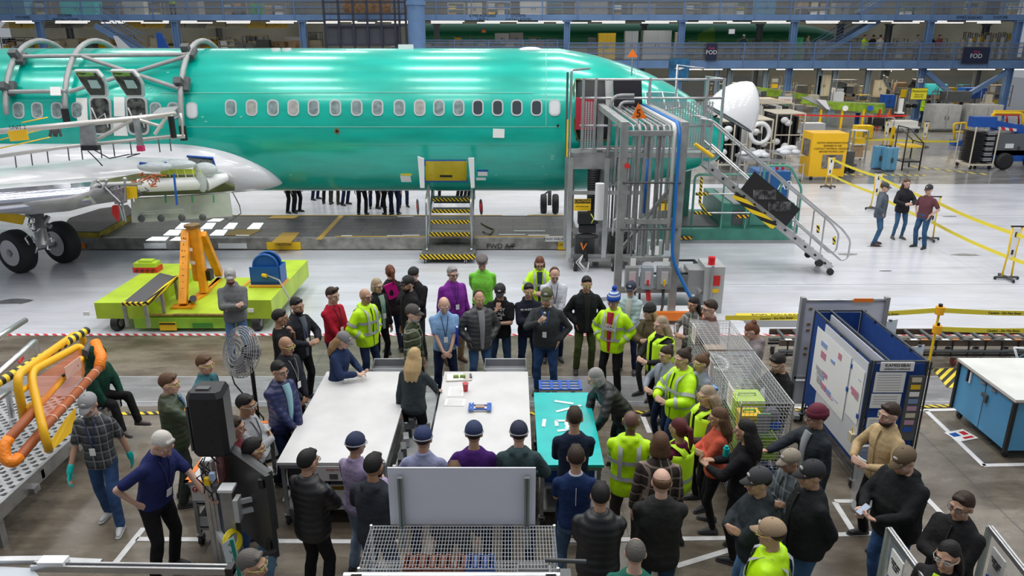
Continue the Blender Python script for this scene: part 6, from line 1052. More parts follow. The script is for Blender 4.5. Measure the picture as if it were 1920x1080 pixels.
for a in ((1138,62,112,34,'y',MY + 1.5,'tall yellow cabinet on the lower mezzanine'),(1184,58,112,27,'p',MY + 1.6,'pale grey cabinet right of the yellow cabinet'),(1232,57,112,56,'p',MY + 1.7,'wide pale double cabinet behind the railing'),(1270,60,112,14,'t',MY + 2,'narrow cream cabinet left of the blue column'),(1497,70,112,20,'n',MY + 1,'green wheeled bin on the lower mezzanine'),(1110,70,112,18,'d',MY + 2,'dark rack at the left end of the lower mezzanine')): kit(*a[:6],a[6],z=DK)
for i in range(9): kit(1812 + i * 15 - 10,74 - (i % 3) * 2,112,13,'cwtc'[i % 4],MY + 3,('leftmost','second','third','fourth','fifth','sixth','seventh','eighth','rightmost')[i] + ' of the pale upright cartons on the right deck','carton','carton',z=DK)
for i in range(7): kit(1815 + i * 13,60 + (i * 7) % 5,72,11,'yot'[i % 3],MY + 4.5,('leftmost','second','third','fourth','fifth','sixth','rightmost')[i] + ' of the amber slats stacked behind the pale cartons','slat stack','slat_stack','rack',z=DK)
for i,(px,k_,w) in enumerate(((1400,'g',30),(1600,'d',34),(1650,'o',30),(1690,'t',26),(1760,'o',34),(1545,'g',30))): kit(px,72,112,w,k_,MY + 5,('loaded rack behind the far green nose','loaded rack under the upper stair','loaded rack with boxes right of the upper stair','loaded rack left of the blue column, deck level','loaded rack behind the seated crowd on the deck','loaded rack left of the stair foot')[i],'rack','parts_rack','rack',z=DK)
for i,(px,y0,y1,w,k_,kk) in enumerate(((740,68,90,14,'w','cab'),(941,62,84,26,'w','cab'),(968,61,84,26,'p','cab'),(1002,70,90,20,'o','rack'),(1035,72,90,20,'g','rack'),(866,68,90,30,'d','rack'),(915,74,92,30,'o','cart'),(70,76,96,40,'o','rack'),(25,70,96,40,'d','rack'),(120,73,96,55,'c','cab'),(165,72,92,24,'y','rack'),(225,66,92,30,'g','rack'),(395,70,90,26,'y','rack'),(440,68,90,28,'t','rack'),(480,66,90,30,'y','rack'),(522,78,90,22,'o','cab'),(552,69,90,34,'w','cab'),(590,60,90,20,'d','rack'),(640,50,86,30,'g','rack'))):
    kit(px,y0,y1,w,k_,MY + 8 + (i % 3),'background %s %s above the fuselage, %s' % ({'w': 'white','p': 'pale','o': 'brown','g': 'grey','d': 'dark','c': 'cream','y': 'yellow','t': 'tan'}[k_],{'cab': 'cabinet','rack': 'rack','cart': 'cart'}[kk],('beside the round column','left of the paired boards','right of the paired boards','behind the low walkway','left of the blue column end','right of the round column','middle of the low walkway','left of the stair','at the far left edge','before the first hoop','right of the cream board','at the stair foot','right of the second blue column','third from the hoop','behind the third lamp','low and boxy','left of the lift shaft','touching the lift shaft','inside the lift shaft shadow')[i]),'cabinet' if kk == 'cab' else 'rack','cabinet' if kk == 'cab' else 'parts_rack',kk)
t = thing('blue_fin',gy(305,92,MY - 2),'deep blue triangular tail fin piece behind the fuselage','fin');MB().poly([gy(293,61,MY - 2),gy(303,62,MY - 2),gy(318,93,MY - 2),gy(297,93,MY - 2)],.15).B('fin',BLUE,t);MB().bb((xx(296),MY - 2.2,zy(96,MY - 2)),(xx(320),MY - 1.6,zy(93,MY - 2))).B('base',GREY,t)
t = thing('white_fin',gy(228,90,MY - 2),'white winglet piece behind the fuselage left of the blue fin','fin');MB().poly([gy(213,67,MY - 2),gy(219,68,MY - 2),gy(250,96,MY - 2),gy(225,96,MY - 2)],.15).B('fin',WHITE,t);MB().bb((xx(222),MY - 2.2,zy(99,MY - 2)),(xx(252),MY - 1.6,zy(95,MY - 2))).B('base',GREY,t)
# things on the upper deck
UD = u1 - .08
for i,(px,w,k_,h) in enumerate(((20,46,'s',30),(75,18,'d',24),(145,60,'q',26),(205,30,'g',20),(250,36,'p',24),(290,20,'d',22),(350,40,'g',26),(440,42,'s',26),(480,20,'n',20),(515,40,'g',22),(560,25,'d',22),(855,30,'p',22),(890,26,'t',22),(935,44,'w',24),(1000,50,'p',26),(1040,30,'q',22),(1110,60,'g',24),(1165,30,'d',20),(1210,40,'g',20),(1300,30,'t',22),(1360,50,'g',22),(1390,20,'n',20),(1437,38,'s',30),(1530,60,'p',26),(1580,30,'g',22),(1715,40,'n',20),(1770,30,'d',22),(1830,28,'c',24),(1862,30,'d',24),(1905,24,'s',22))):
    kit(px,27 - h,27,w,k_,MY + 2 + (i % 3) * .7,'upper deck %s %s behind the top railing, %s from the left' % ({'s': 'sky-blue','d': 'dark','q': 'aqua','g': 'grey','p': 'pale','n': 'green','t': 'tan','w': 'white','c': 'cream'}[k_],'cabinet' if i % 2 == 0 else 'rack',('1st','2nd','3rd','4th','5th','6th','7th','8th','9th','10th','11th','12th','13th','14th','15th','16th','17th','18th','19th','20th','21st','22nd','23rd','24th','25th','26th','27th','28th','29th','30th')[i]),'cabinet' if i % 2 == 0 else 'rack','cabinet' if i % 2 == 0 else 'parts_rack','cab' if i % 2 == 0 else 'rack',z=UD)
# ---- hall floor right of the nose
def G(px,py): return gz(px,py).y
t = thing('partition_wall',gz(1650,180),'cream partition wall under the lower mezzanine','partition');Yp = 75;MB().bb((xx(1440,150,Yp),Yp,0),(xx(1720,150,Yp),Yp + .2,zy(137,Yp) + .2)).B('panel',PAL['c'],t);MB().bb((xx(1440,150,Yp),Yp - .03,1.2),(xx(1720,150,Yp),Yp,1.3)).B('rail',GREY,t)
wl = thing('green_wing_part',(xx(1590,200,50),50,0),'lime-primed wing box part on yellow stands in the far hall','wing part');Yw_ = 50
MB().loft([[gy(1500,193,Yw_ + 2),gy(1505,185,Yw_ + 2),gy(1512,188,Yw_ + 2.2),gy(1508,195,Yw_ + 2)],[gy(1560,205,Yw_),gy(1562,192,Yw_),gy(1572,190,Yw_ + 1.5),gy(1572,205,Yw_ + 1)],[gy(1655,214,Yw_),gy(1655,196,Yw_),gy(1660,193,Yw_ + 1.5),gy(1660,208,Yw_ + 1)]],smooth=False).B('spar_box',mat('lime_part',(.25,.42,.03),.5,var=.4),wl)
MB().poly([gy(1500,182,Yw_),gy(1520,181,Yw_),gy(1560,202,Yw_ - .2),gy(1553,206,Yw_ - .2)],.1).B('grey_flap',GREY,wl);MB().poly([gy(1530,186,Yw_ - .3),gy(1548,188,Yw_ - .3),gy(1556,206,Yw_ - .4),gy(1550,205,Yw_ - .4)],.1).B('striped_tip',mat('stripe_white',(.6,.62,.7),.4),wl)
for px in (1585,1632): MB().cyl(gy(px,203,Yw_ - .1),gy(px,203,Yw_ - .25),.18,n=14).B('opening',(WHITE,BLUE)[px > 1600],wl)
for px in (1540,1580,1620,1650): MB().bar(gy(px,205,Yw_),(gy(px,205,Yw_).x,Yw_,0),.12).B('stand',(RED,YEL)[px % 4 == 0],wl)
wl2 = thing('green_wing_part',(xx(1480,178,58),58,0),'longer lime wing part lying behind the radome','wing part');MB().poly([gy(1400,160,58),gy(1455,168,58),gy(1520,178,58),gy(1518,187,58),gy(1440,180,58),gy(1400,172,58)],.5).B('spar_box',PAL['l'],wl2);[MB().bar(gy(px,180,58),(gy(px,180,58).x,58,0),.14).B('stand',YEL,wl2) for px in (1415,1460,1505)]
for i,a in enumerate(((1588,150,190,46,'d',56,'grey tool cabinet under the lower mezzanine','cabinet','cabinet','rack'),(1545,140,182,30,'c',60,'cream tall case left of the tool cabinet'),(1650,150,184,30,'t',60,'tan case right of the tool cabinet'),(1455,143,168,22,'g',60,'grey rack above the first lime wing part','rack','parts_rack','rack'),(1755,158,180,44,'q',58,'aqua tray stack right of the Attention sign'),(1830,165,185,44,'b',56,'deep blue crate under the V brace'),(1800,172,200,56,'d',52,'low dark cart under the V brace','cart','cart','cart'),(1880,160,200,40,'o',56,'brown rack right of the V brace','rack','parts_rack','rack'),(1775,197,245,60,'g',G(1775,248),'grey steel workbench bank, left half','workbench','workbench'),(1850,197,248,66,'g',G(1850,250),'grey steel workbench bank, right half','workbench','workbench'),(1690,185,222,20,'w',50,'white instrument cart left of the yellow vest worker','cart','cart','cart'),(1360,185,235,18,'w',46,'white part rack behind the radome base','rack','parts_rack','rack'),(1490,197,214,34,'g',54,'grey crate at the foot of the blue column','crate','crate'))): kit(*a)
for i,(px,c_) in enumerate(((1735,'l'),(1690,'k'))): pass
# engine ring, silver duct
t = thing('engine_cowl',(xx(1698,147,58),58,0),'curved metallic engine cowl beside the blue column','engine cowl');MB().loft([[V3((xx(1698,147,58) + (1.3 * k) * math.cos(u),58 + z * .6,zy(147,58) + 1.15 * k * math.sin(u))) for u in [2 * math.pi * i / 24 for i in range(24)]] for z,k in ((0,1),(.5,1.05),(2,.9))],caps=False).B('cowl',CHROME,t);MB().bb((xx(1690,170,58),58,0),(xx(1706,170,58),59,zy(165,58))).B('stand',DGREY,t)
# yellow covered cabinet
def fcart(px0,px1,py_t,py_b,D_,m,lab,name,cat,wheels=True):
    b0 = gz(px0,py_b);b1 = gz(px1,py_b);Y = b0.y;zt = gy(px0,py_t,Y).z;t = thing(name,((b0.x + b1.x) / 2,Y + D_ / 2,0),lab,cat);return t,b0.x,b1.x,Y,zt
t,x0,x1,Y,zt = fcart(1514,1580,250,338,1.1,YEL,'tall cabinet under a yellow plastic cover with clear windows','covered_cabinet','cabinet');YCV = mat('yellow_cover2',(.88,.50,.01),.4,bump=.5,bscale=5)
bd = MB().bb((x0,Y,.15),(x1,Y + 1.1,zt)).B('cover',YCV,t);MB().bb((x0 + .5,Y - .01,.5),(x1 - .15,Y - .02,zt * .55)).B('clear_window',mat('cover_window',(.22,.2,.18),.15,var=.5,vscale=6),bd);MB().bb((x0 - .02,Y + .2,zt * .5),(x0 - .01,Y + .9,zt * .85)).B('clear_window',mat('cover_window',(.22,.2,.18),.15,var=.5,vscale=6),bd)
for i,s_ in enumerate(('NOTICE RADIOGRAPH RULES','BARRIERS IN USE','CONTACT MATERIAL HANDLING','BEFORE MOVING CART')): text('lettering',s_,BLACK,bd,((x0 + x1) / 2 + .12,Y - .015,zt * .80 - i * .12),.10)
for x in (x0 + .15,x1 - .15): MB().cyl((x - .04,Y + .05,.09),(x + .04,Y + .05,.09),.09,n=12).B('wheel',RUBBER,t)
t,x0,x1,Y,zt = fcart(1458,1503,306,342,1.2,STEEL,'chrome wire trolley heaped with bagged white parts','wire_trolley','trolley')
for x in (x0,x1):
    for y in (Y,Y + 1.6): MB().cyl((x,y,.1),(x,y,zt),.025).B('post',WIRE,t)
for z in (.25,.7,1.1): grid(MB(),(x0,Y,z),(x1 - x0,0,0),(0,1.6,0),8,10,.006).B('wire_shelf',WIRE,t)
rb2 = random.Random(4);BAG = mat('clear_bags',(.68,.70,.74),.2,bump=.8,bscale=18)
for x in (x0 + .1,x1 - .1): MB().cyl((x - .03,Y,.07),(x + .03,Y,.07),.07,n=10).B('wheel',RUBBER,t)
def bags(n,x0,x1,y0,y1,z,group,lab):
    for i in range(n): x,y = rb2.uniform(x0,x1),rb2.uniform(y0,y1);r = rb2.uniform(.13,.24);o = MB().ell((x,y,z + r * .5),(r * 1.2,r,r * .6),10,7,f=lambda q: 1 + .15 * math.sin(q.x * 7 + i) * math.cos(q.y * 9)).B('bagged_part',BAG,None);tag(o,lab,'bag',group)
bags(8,x0 + .1,x1 - .1,Y + .1,Y + 1.4,1.12,'bagged parts on the chrome trolley','white bagged part heaped on the chrome wire trolley')
c = gz(1435,350);Y = c.y;t = thing('long_trolley',(gy(1430,300,Y).x,Y + .8,0),'long grey trolley heaped with bagged white parts behind the blue A2 cabinet','trolley');xa_,xb_ = gy(1408,300,Y).x,gy(1458,300,Y).x;MB().bb((xa_,Y + .8,.9),(xb_,Y + 2.2,1.0)).B('deck',GREY,t);[MB().bb((x - .04,y - .04,0),(x + .04,y + .04,.9)).B('leg',GREY,t) for x in (xa_ + .1,xb_ - .1) for y in (Y + .9,Y + 2.1)]
bags(10,xa_ + .15,xb_ - .1,Y + 1.0,Y + 2.1,1.0,'bagged parts on the long trolley','white bagged part heaped on the long grey trolley')
# crated racks of cream rails: rows going back
rr4 = random.Random(8)
for r_,(px0,px1,py_b) in enumerate(((1345,1395,322),(1400,1440,318),(1448,1500,300),(1420,1480,270),(1350,1410,280))):
    b0,b1 = gz(px0,py_b),gz(px1,py_b);Y = b0.y;zt = 2.2;t = thing('tube_frame_rack',((b0.x + b1.x) / 2,Y,0),('cream tube rack with black panels right under the radome','cream tube rack with white parts left of the black panels','cream tube rack with tall black panels left of the yellow cover','cream tube rack with yellow top bars in the far row','cream tube rack with parts directly behind the stair top')[r_],'rack')
    x0,x1,D_ = b0.x,b1.x,2.0 if r_ < 3 else 4.0;CRM = mat('cream_tube',(.66,.60,.48),.4)
    for y in (Y,Y + D_): mb = MB();[mb.cyl((x,y,.1),(x,y,zt),.035,n=6) for x in (x0,(x0 + x1) / 2,x1)];[mb.cyl((x0,y,z),(x1,y,z),.03,n=6) for z in (.3,1.2,zt)];mb.B('end_frame',CRM,t)
    for i in range(8): y = Y + D_ * i / 7;MB().cyl((x0,y,zt + .02),(x1,y,zt + .02),.03,n=6).B('top_bar',CRM,t)
    for x in (x0,x1): MB().cyl((x,Y,zt),(x,Y + D_,zt),.035,n=6).B('side_bar',(CRM,YEL)[r_ == 3],t)
    for i in range(5): x = x0 + .1 + (x1 - x0 - .4) * i / 4;MB().bb((x,Y + .2,.35),(x + .08,Y + D_ - .2,zt - .15)).B('hung_panel',(BLACK if r_ in (2,0) else (WHITE,BLACK,DGREY)[i % 3]),t)
    for i in range(4): MB().ell((x0 + rr4.uniform(.1,x1 - x0),Y + .1,rr4.uniform(.5,1.9)),(.2,.15,.16),8,6).B('part',WHITE,t)
t = thing('white_probe_machine',gz(1400,305),'white ring-shaped fixture among the black tube racks','fixture');p = gy(1425,250,33);MB().torus(p,(.1,-1,.1),.42,.1,24,8).B('ring',WHITE,t);MB().cyl(p,p - V3((0,0,1.2)),.08).B('stem',BLACK,t)
# bins and carts beyond the tape
for a in ((1595,285,325,30,'d','grey plastic wheeled bin right of the yellow covered cabinet','bin','wheeled_bin','cart'),(1650,275,318,26,'s','light blue metal crate cart, left one','cart','crate_cart','cab'),(1672,278,322,28,'s','light blue metal crate cart with brown panel','cart','crate_cart','cab'),(1612,245,300,34,'w','white covered parts trolley behind the grey bin','trolley','parts_trolley','rack'),(1528,232,262,50,'p','long pale covered trolley behind the yellow cabinet','trolley','parts_trolley','cart'),(1622,236,262,34,'y','yellow crate on a cart in the far row','crate','crate','cab'),(1655,222,246,44,'k','black pipe heap on a low cart','cart','pipe_cart','cart'),(1700,228,250,54,'p','long low table beyond the yellow tape','table','far_table','cart'),(1674,238,275,12,'y','upright yellow and black info stand','stand','info_stand','cab'),(1608,212,236,10,'b','narrow blue and white notice stand','stand','info_stand','cab')): kit(a[0],a[1],a[2],a[3],a[4],G(a[0],a[2]),a[5],a[6],a[7],a[8],z=0)
b = gz(1722,324);t = thing('sloped_screen_cart',b,'black sloped-top cart with yellow tray beyond the tape','cart');x0,x1,Y = gz(1684,322).x,gz(1722,324).x,b.y
MB().tube([(x0,Y,.1),(x0,Y,1.95),(x1,Y,1.3),(x1,Y,.1)],.03,6).tube([(x0,Y + .9,.1),(x0,Y + .9,1.95),(x1,Y + .9,1.3),(x1,Y + .9,.1)],.03,6).bar((x0,Y,.5),(x1,Y,.5),.04).bar((x0,Y,1.95),(x0,Y + .9,1.95),.04).bar((x1,Y,1.3),(x1,Y + .9,1.3),.04).B('frame',BLACK,t);MB().bb((x0,Y,1.1),(x1,Y + .9,1.18)).B('yellow_tray',YEL,t);MB().bb((x0,Y,.45),(x1,Y + .9,.5)).B('shelf',DGREY,t);MB().poly([(x0,Y,1.93),(x1,Y,1.3),(x1,Y + .9,1.3),(x0,Y + .9,1.93)],.02).B('clear_top',GLS,t)
# tray rack
b = gz(1822,318);Y = b.y;x0,x1 = gz(1795,312).x,gz(1852,316).x;t = thing('tray_rack',((x0 + x1) / 2,Y + .5,0),'tall cream rack filled with stacked black trays','rack');zt = gy(1825,238,Y).z
for x in (x0,x1):
    for y in (Y,Y + 1.2): MB().cyl((x,y,.1),(x,y,zt),.03,n=6).B('post',mat('cream_tube',(.66,.60,.48),.4),t)
MB().bb((x0,Y,.18),(x1,Y + 1.2,.24)).B('base',mat('cream_tube',(.66,.60,.48),.4),t);[MB().cyl((x - .03,y,.09),(x + .03,y,.09),.09,n=10).B('wheel',RUBBER,t) for x in (x0 + .1,x1 - .1) for y in (Y + .05,Y + 1.1)]
for s in (0,1):
    xa_ = x0 + .1 + s * (x1 - x0) * .52;w = (x1 - x0) * .42
    for i in range(18): z = .3 + i * (zt - .5) / 18;MB().bb((xa_,Y + .1,z),(xa_ + w,Y + 1.1,z + .05)).B('tray',(BLACK,mat('tray_silver',(.35,.36,.38),.4))[s if i % 3 else 0],t)
# scissor lift
b = gz(1870,318);Y = b.y;xa_ = gz(1858,318).x;t = thing('boom_lift',(xa_ + 1.5,Y + 1,0),'blue and grey boom lift with yellow basket rails at the right edge','lift');XL = lambda px,py: gy(px,py,Y).x
MB().bb((xa_,Y + .1,.35),(xa_ + 3.2,Y + 1.6,.85)).B('chassis',BLUE,t);MB().bb((XL(1868,260),Y + .1,gy(1868,292,Y).z),(XL(1950,260),Y + 1.5,gy(1868,252,Y).z)).B('engine_cover',mat('cover_grey',(.12,.13,.14),.45),t);MB().bb((XL(1890,260),Y + .05,.95),(XL(1905,260),Y + .1,1.15)).B('number_plate',WHITE,t);text('number','8',BLACK,t,(XL(1911,279),Y + .04,gy(1911,279,Y).z),.25)
MB().bar(gy(1830,226,Y + .5),gy(1930,246,Y + .5),.3,.35).bar(gy(1860,240,Y + .6),gy(1940,236,Y + .6),.3,.2).B('boom',BLUE,t);MB().box(gy(1842,228,Y + .4),(1.0,.5,.45)).B('boom_head',BLUE,t);MB().bar(gy(1872,240,Y + .3),gy(1905,244,Y + .3),.1,.12).B('striped_plate',stripes('red_white_block',(.7,.7,.7),(.6,.02,.03),3,(1,0,.6)),t)
for px in (1881,1935): c = gy(px,306,Y);wheel(V3((c.x,Y,.38)),.38,.3,(0,1,0),t,rim=False)
mb = MB().tube([gy(1858,238,Y + .5),gy(1860,212,Y + .5),gy(1918,212,Y + .5),gy(1918,240,Y + .5)],.06,8,fillet=.2).tube([gy(1862,226,Y + .9),gy(1864,209,Y + 1.2),gy(1940,209,Y + 1.2)],.06,8).B('basket_rail',YEL,t);MB().tube([gy(1866,232,Y + 1),gy(1866,215,Y + 1),gy(1910,216,Y + 1),gy(1910,234,Y + 1)],.04,6).tube([gy(1888,232,Y + 1),gy(1888,215,Y + 1)],.04,6).B('red_basket',RED,t)
t = thing('yellow_platform_rail',gz(1800,272),'yellow tube guard on a blue base left of the boom lift','guard');Yg = G(1800,272);MB().tube([gy(1790,268,Yg),gy(1788,232,Yg),gy(1812,230,Yg),gy(1815,266,Yg)],.06,8,fillet=.15).tube([gy(1787,247,Yg),gy(1814,247,Yg)],.05).B('rail',YEL,t);MB().box(gy(1800,267,Yg),(.9,.5,.25)).B('base',BLUE,t)
tape([gy(1600,262,37),gy(1660,262,37)],'short far yellow tape left of the info stand',letters=False);tape([gz(1650,300) + V3((0,0,1)),gz(1790,300) + V3((0,0,.9))],'far yellow tape across the darker floor',letters=False);tape([gy(1440,212,48),gy(1700,217,48)],'red barrier tape in front of the lime wing part',letters=False,name='red_tape');[setattr(m_,'name',m_.name) for m_ in ()]
for o in [o for o in COL.objects if o.name.startswith('red_tape')]:
    for ch in o.children: ch.data.materials[0] = RED
stanchion(1412 if 0 else 1658,275,1.4,'white and yellow post left of the info stand');stanchion(1730,277,1.4,'white and yellow post right of the info stand')
for px,py0,px1,py1 in ((1575,326,1735,328),(1700,310,1850,326)): struct('floor_line',MB().poly([gz(px,py0,.004),gz(px1,py1,.004),gz(px1,py1 + 2,.004),gz(px,py0 + 2,.004)],.004,(0,0,1)),stripes('floor_hazard3',(.75,.6,.1),(.1,.1,.1),3,(1,0,0)))
t = thing('orange_cone',gz(1666,222),'small orange cone in front of the lime wing part','cone');c = gz(1666,222);MB().cyl(c,c + V3((0,0,.7)),.2,.03,12).B('cone',ORANGE,t);MB().box(c + V3((0,0,.02)),(.5,.5,.04)).B('base',ORANGE,t)

# ---- denser rows of stores seen between the columns
ORD = ('1st','2nd','3rd','4th','5th','6th','7th','8th','9th','10th','11th','12th','13th','14th','15th','16th','17th','18th','19th','20th')
CN = {'w': 'white','y': 'yellow','g': 'grey','d': 'dark','t': 'tan','o': 'brown','c': 'cream','q': 'aqua','s': 'sky-blue','l': 'lime','b': 'blue','r': 'red'}
random.seed(12)
def row(xs_,y0,y1,Y,keys,where,w0,w1,z=None):
    for i,px in enumerate(xs_):
        k_ = keys[i % len(keys)];kd = ('rack','cart','cab')[(i * 2 + len(xs_)) % 3];nm = {'rack': 'storage_rack','cart': 'loaded_cart','cab': 'store_cabinet'}[kd]
        kit(px,y0 + random.uniform(-5,5),y1,random.uniform(w0,w1),k_,Y + (i % 2) * 1.6,'%s %s %s, %s from the left %s' % (('low','tall')[i % 2],CN[k_],nm.replace('_',' '),ORD[i],where),nm.split('_')[1],nm,kd,z=z)
row(range(30,600,33),76,97,62,'oytgdyotcy','in the row behind the left fuselage',22,34)
row(range(800,1060,26),79,97,60,'tyogwd','in the row behind the low walkway',16,26)
row(range(1350,1900,31),160,183,64,'ctdowgyq','in the rear hall row',22,34)
row(range(1385,1900,47),176,203,53,'gdotwyb','in the middle hall row',18,32)
row(range(1300,1900,34),80,112,MY + 7.5,'todygct','in the deck back row',22,30,z=DK)
for i,(px,Y,zz) in enumerate([(px,66,0) for px in range(1350,1900,60)] + [(px,63,0) for px in range(60,580,75)]):
    z0 = 3.4;x = gy(px,150,Y).x;t = thing('hanging_pipe_run',(x,Y,z0),'%s amber pipe bundle hung under the deck %s' % (ORD[i % 10] if i < 10 else ORD[i - 10],'at right' if i < 10 else 'behind the left fuselage'),'pipe bundle');mb = MB();[mb.cyl((x - 1.6,Y + .2 * j,zz + z0 + (3.0 if i >= 10 else 0) + .12 * j),(x + 1.6,Y + .2 * j,zz + z0 + (3.0 if i >= 10 else 0) + .12 * j),.05,n=6) for j in range(4)];mb.B('pipes',(TANP,YEL,STEEL)[i % 3],t);MB().bb((x - .03,Y,z0 + (3 if i >= 10 else 0)),(x + .03,Y + .05,z0 + .6 + (3 if i >= 10 else 0))).B('hanger',DGREY,t)
# ================================================================ PEOPLE
SKIN = {'l': mat('skin_light',(.58,.36,.27),.5),'m': mat('skin_medium',(.46,.27,.18),.5),'t': mat('skin_tan',(.36,.20,.12),.5),'d': mat('skin_dark',(.12,.06,.04),.5)}
HAIRC = {'black': (.012,.010,.010),'dark': (.035,.02,.013),'brown': (.10,.05,.025),'auburn': (.14,.05,.025),'red': (.09,.012,.015),'blonde': (.48,.33,.16),'ash': (.36,.28,.19),'grey': (.30,.29,.28),'white': (.62,.59,.54),'salt': (.12,.11,.10),'sand': (.30,.18,.09)}
def hairm(c): return mat('hair_' + c,HAIRC[c],.55,bump=.35,bscale=90,spec=.3)
_T = {}
def dtex():
    if 't' not in _T:
        t = bpy.data.textures.new('folds','CLOUDS');t.noise_scale = .13;t.noise_depth = 1;_T['t'] = t
    return _T['t']
def organic(mb,name,m,parent,vox,smooth=2,fold=0.0):
    """fuse overlapping volumes into one continuous smooth surface"""
    o = mb.B(name,m,parent,local=True)
    r = o.modifiers.new('fuse','REMESH');r.mode = 'VOXEL';r.voxel_size = vox;r.use_smooth_shade = True
    if smooth: s = o.modifiers.new('smooth','SMOOTH');s.factor = .5;s.iterations = smooth
    if fold: d = o.modifiers.new('folds','DISPLACE');d.texture = dtex();d.strength = fold;d.mid_level = .5;d.texture_coords = 'LOCAL'
    return o
def cap(mb,a,b,r1,r2,n=10):
    a,b = Vector(a),Vector(b)
    if (b - a).length < 1e-4: return
    d = (b - a).normalized();x,y = mb.frame(d);rings = []
    for k in (-.95,-.6,0): rings.append((a + d * r1 * k,r1 * math.sqrt(1 - k * k)))
    for k in (0,.6,.95): rings.append((b + d * r2 * k,r2 * math.sqrt(1 - k * k)))
    mb.loft([[p + (x * math.cos(2 * math.pi * i / n) + y * math.sin(2 * math.pi * i / n)) * r for i in range(n)] for p,r in rings])
def ik(a,t,l1,l2,pole):
    a,t = Vector(a),Vector(t);d = t - a;L_ = min(d.length,(l1 + l2) * .995)
    if d.length < 1e-5: d = Vector((0,0,-1))
    u = d.normalized();t = a + u * L_;x = (l1 * l1 - l2 * l2 + L_ * L_) / (2 * L_);h = math.sqrt(max(0,l1 * l1 - x * x))
    p = Vector(pole);p = p - u * p.dot(u);p = p.normalized() if p.length > 1e-5 else Vector((0,1,0));return a + u * x + p * h,t
def hand(mb,w,d,up,s,side,curl=.5):
    """palm, four unequal bent fingers and a thumb from the side of the palm; d = pointing direction, up = back of the hand"""
    d = Vector(d).normalized();up = Vector(up);up = (up - d * up.dot(d));up = up.normalized() if up.length > 1e-4 else mb.frame(d)[0];x = d.cross(up) * side
    pe = w + d * .085 * s
    for k in (-.024,-.008,.008,.024): cap(mb,w + x * k * .6 * s + d * .01 * s,pe + x * k * s,.0145 * s,.0125 * s,7)
    for i,(k,ln) in enumerate(((-.031,.060),(-.0105,.072),(.0105,.078),(.031,.070))):
        p = pe + x * k * s;a = curl * .8;dd = d
        for j,f in enumerate((.45,.32,.23)):
            ang = a * (j + .6);dd = (d * math.cos(ang) - up * math.sin(ang));q = p + dd * ln * f * s * 1.1;cap(mb,p,q,(.0095 - .001 * j) * s,(.0085 - .001 * j) * s,7);p = q
    p = w + x * .026 * s + d * .02 * s;q = p + (d * .7 + x * .6 - up * .3).normalized() * .035 * s;cap(mb,p,q,.013 * s,.011 * s,7);cap(mb,q,q + (d * .9 + x * .15 - up * .4).normalized() * .032 * s,.0105 * s,.009 * s,7)
# arm poses: wrist target, elbow pole, hand direction, back-of-hand direction, curl   (right hand; x is mirrored for the left)
# body frame: faces -y, +x is the person's left
ARM = {
 'down': ((-.26,-.05,.80),(0,1,0),(0,-.15,-1),(-1,0,0),.4),'swing': ((-.28,-.2,.86),(0,1,0),(0,-.5,-1),(-1,0,0),.4),'back': ((-.28,.12,.84),(0,1,0),(0,.2,-1),(-1,0,0),.4),
 'pocket': ((-.178,-.085,.975),(-1,.8,0),(.3,-.02,-1),(-1,0,0),.2),'crossl': ((.05,-.225,1.14),(-1,-.1,-1),(.85,.45,0),(0,-1,.2),.6),'crossr': ((.05,-.275,1.19),(-1,-.1,-1),(.85,.5,.1),(0,-1,.3),.6),
 'clasp': ((-.05,-.24,.90),(-1,.5,0),(.8,-.2,-.5),(0,-1,.3),.7),'behind': ((-.06,.19,.90),(-1,.6,0),(.8,0,-.4),(0,1,0),.6),'phone': ((-.09,-.36,1.12),(-1,0,-1),(.35,-.8,.3),(0,-.3,-1),1.0),
 'tap': ((-.07,-.33,1.14),(-1,0,-1),(.5,-.8,.1),(0,.3,1),.8),'chin': ((-.045,-.20,1.36),(-.5,-.6,-1),(.3,.4,1),(0,-1,.2),1.0),'mic': ((-.07,-.27,1.33),(-1,-.3,-1),(.6,-.1,.6),(0,-1,.2),1.35),
 'hip': ((-.215,.03,1.0),(-1,.9,0),(.5,-.6,-.5),(-1,0,.4),.6),'table': ((-.20,-.48,.95),(-1,.3,.3),(.1,-1,-.1),(0,0,1),.2),'hold': ((-.12,-.30,1.10),(-1,0,-1),(.8,-.5,.2),(0,-.8,.5),.8),
 'reach': ((-.15,-.56,1.18),(-1,0,-1),(0,-1,.2),(0,0,1),.5),'up': ((-.12,-.42,1.32),(-1,0,-1),(0,-1,.5),(0,0,1),.8),'knee': ((-.14,-.40,.64),(-1,.2,.3),(0,-1,-.4),(0,0,1),.4),'hidden': ((-.16,-.26,1.02),(-1,.3,-.6),(.6,-.6,0),(0,0,1),.7)}
POSE = {'down': ('down','down'),'pockets': ('pocket','pocket'),'crossed': ('crossr','crossl'),'clasp': ('clasp','clasp'),'behind': ('behind','behind'),'phone': ('tap','phone'),'chin': ('chin','crossl'),'mic': ('mic','pocket'),
        'walk': ('swing','back'),'table': ('table','table'),'hold': ('hold','hold'),'hiptable': ('hip','table'),'mouth': ('down','chin'),'reach': ('reach','down'),'hidden': ('hidden','hidden'),'knee': ('knee','knee'),'tabler': ('table','down'),'tablel': ('down','table')}
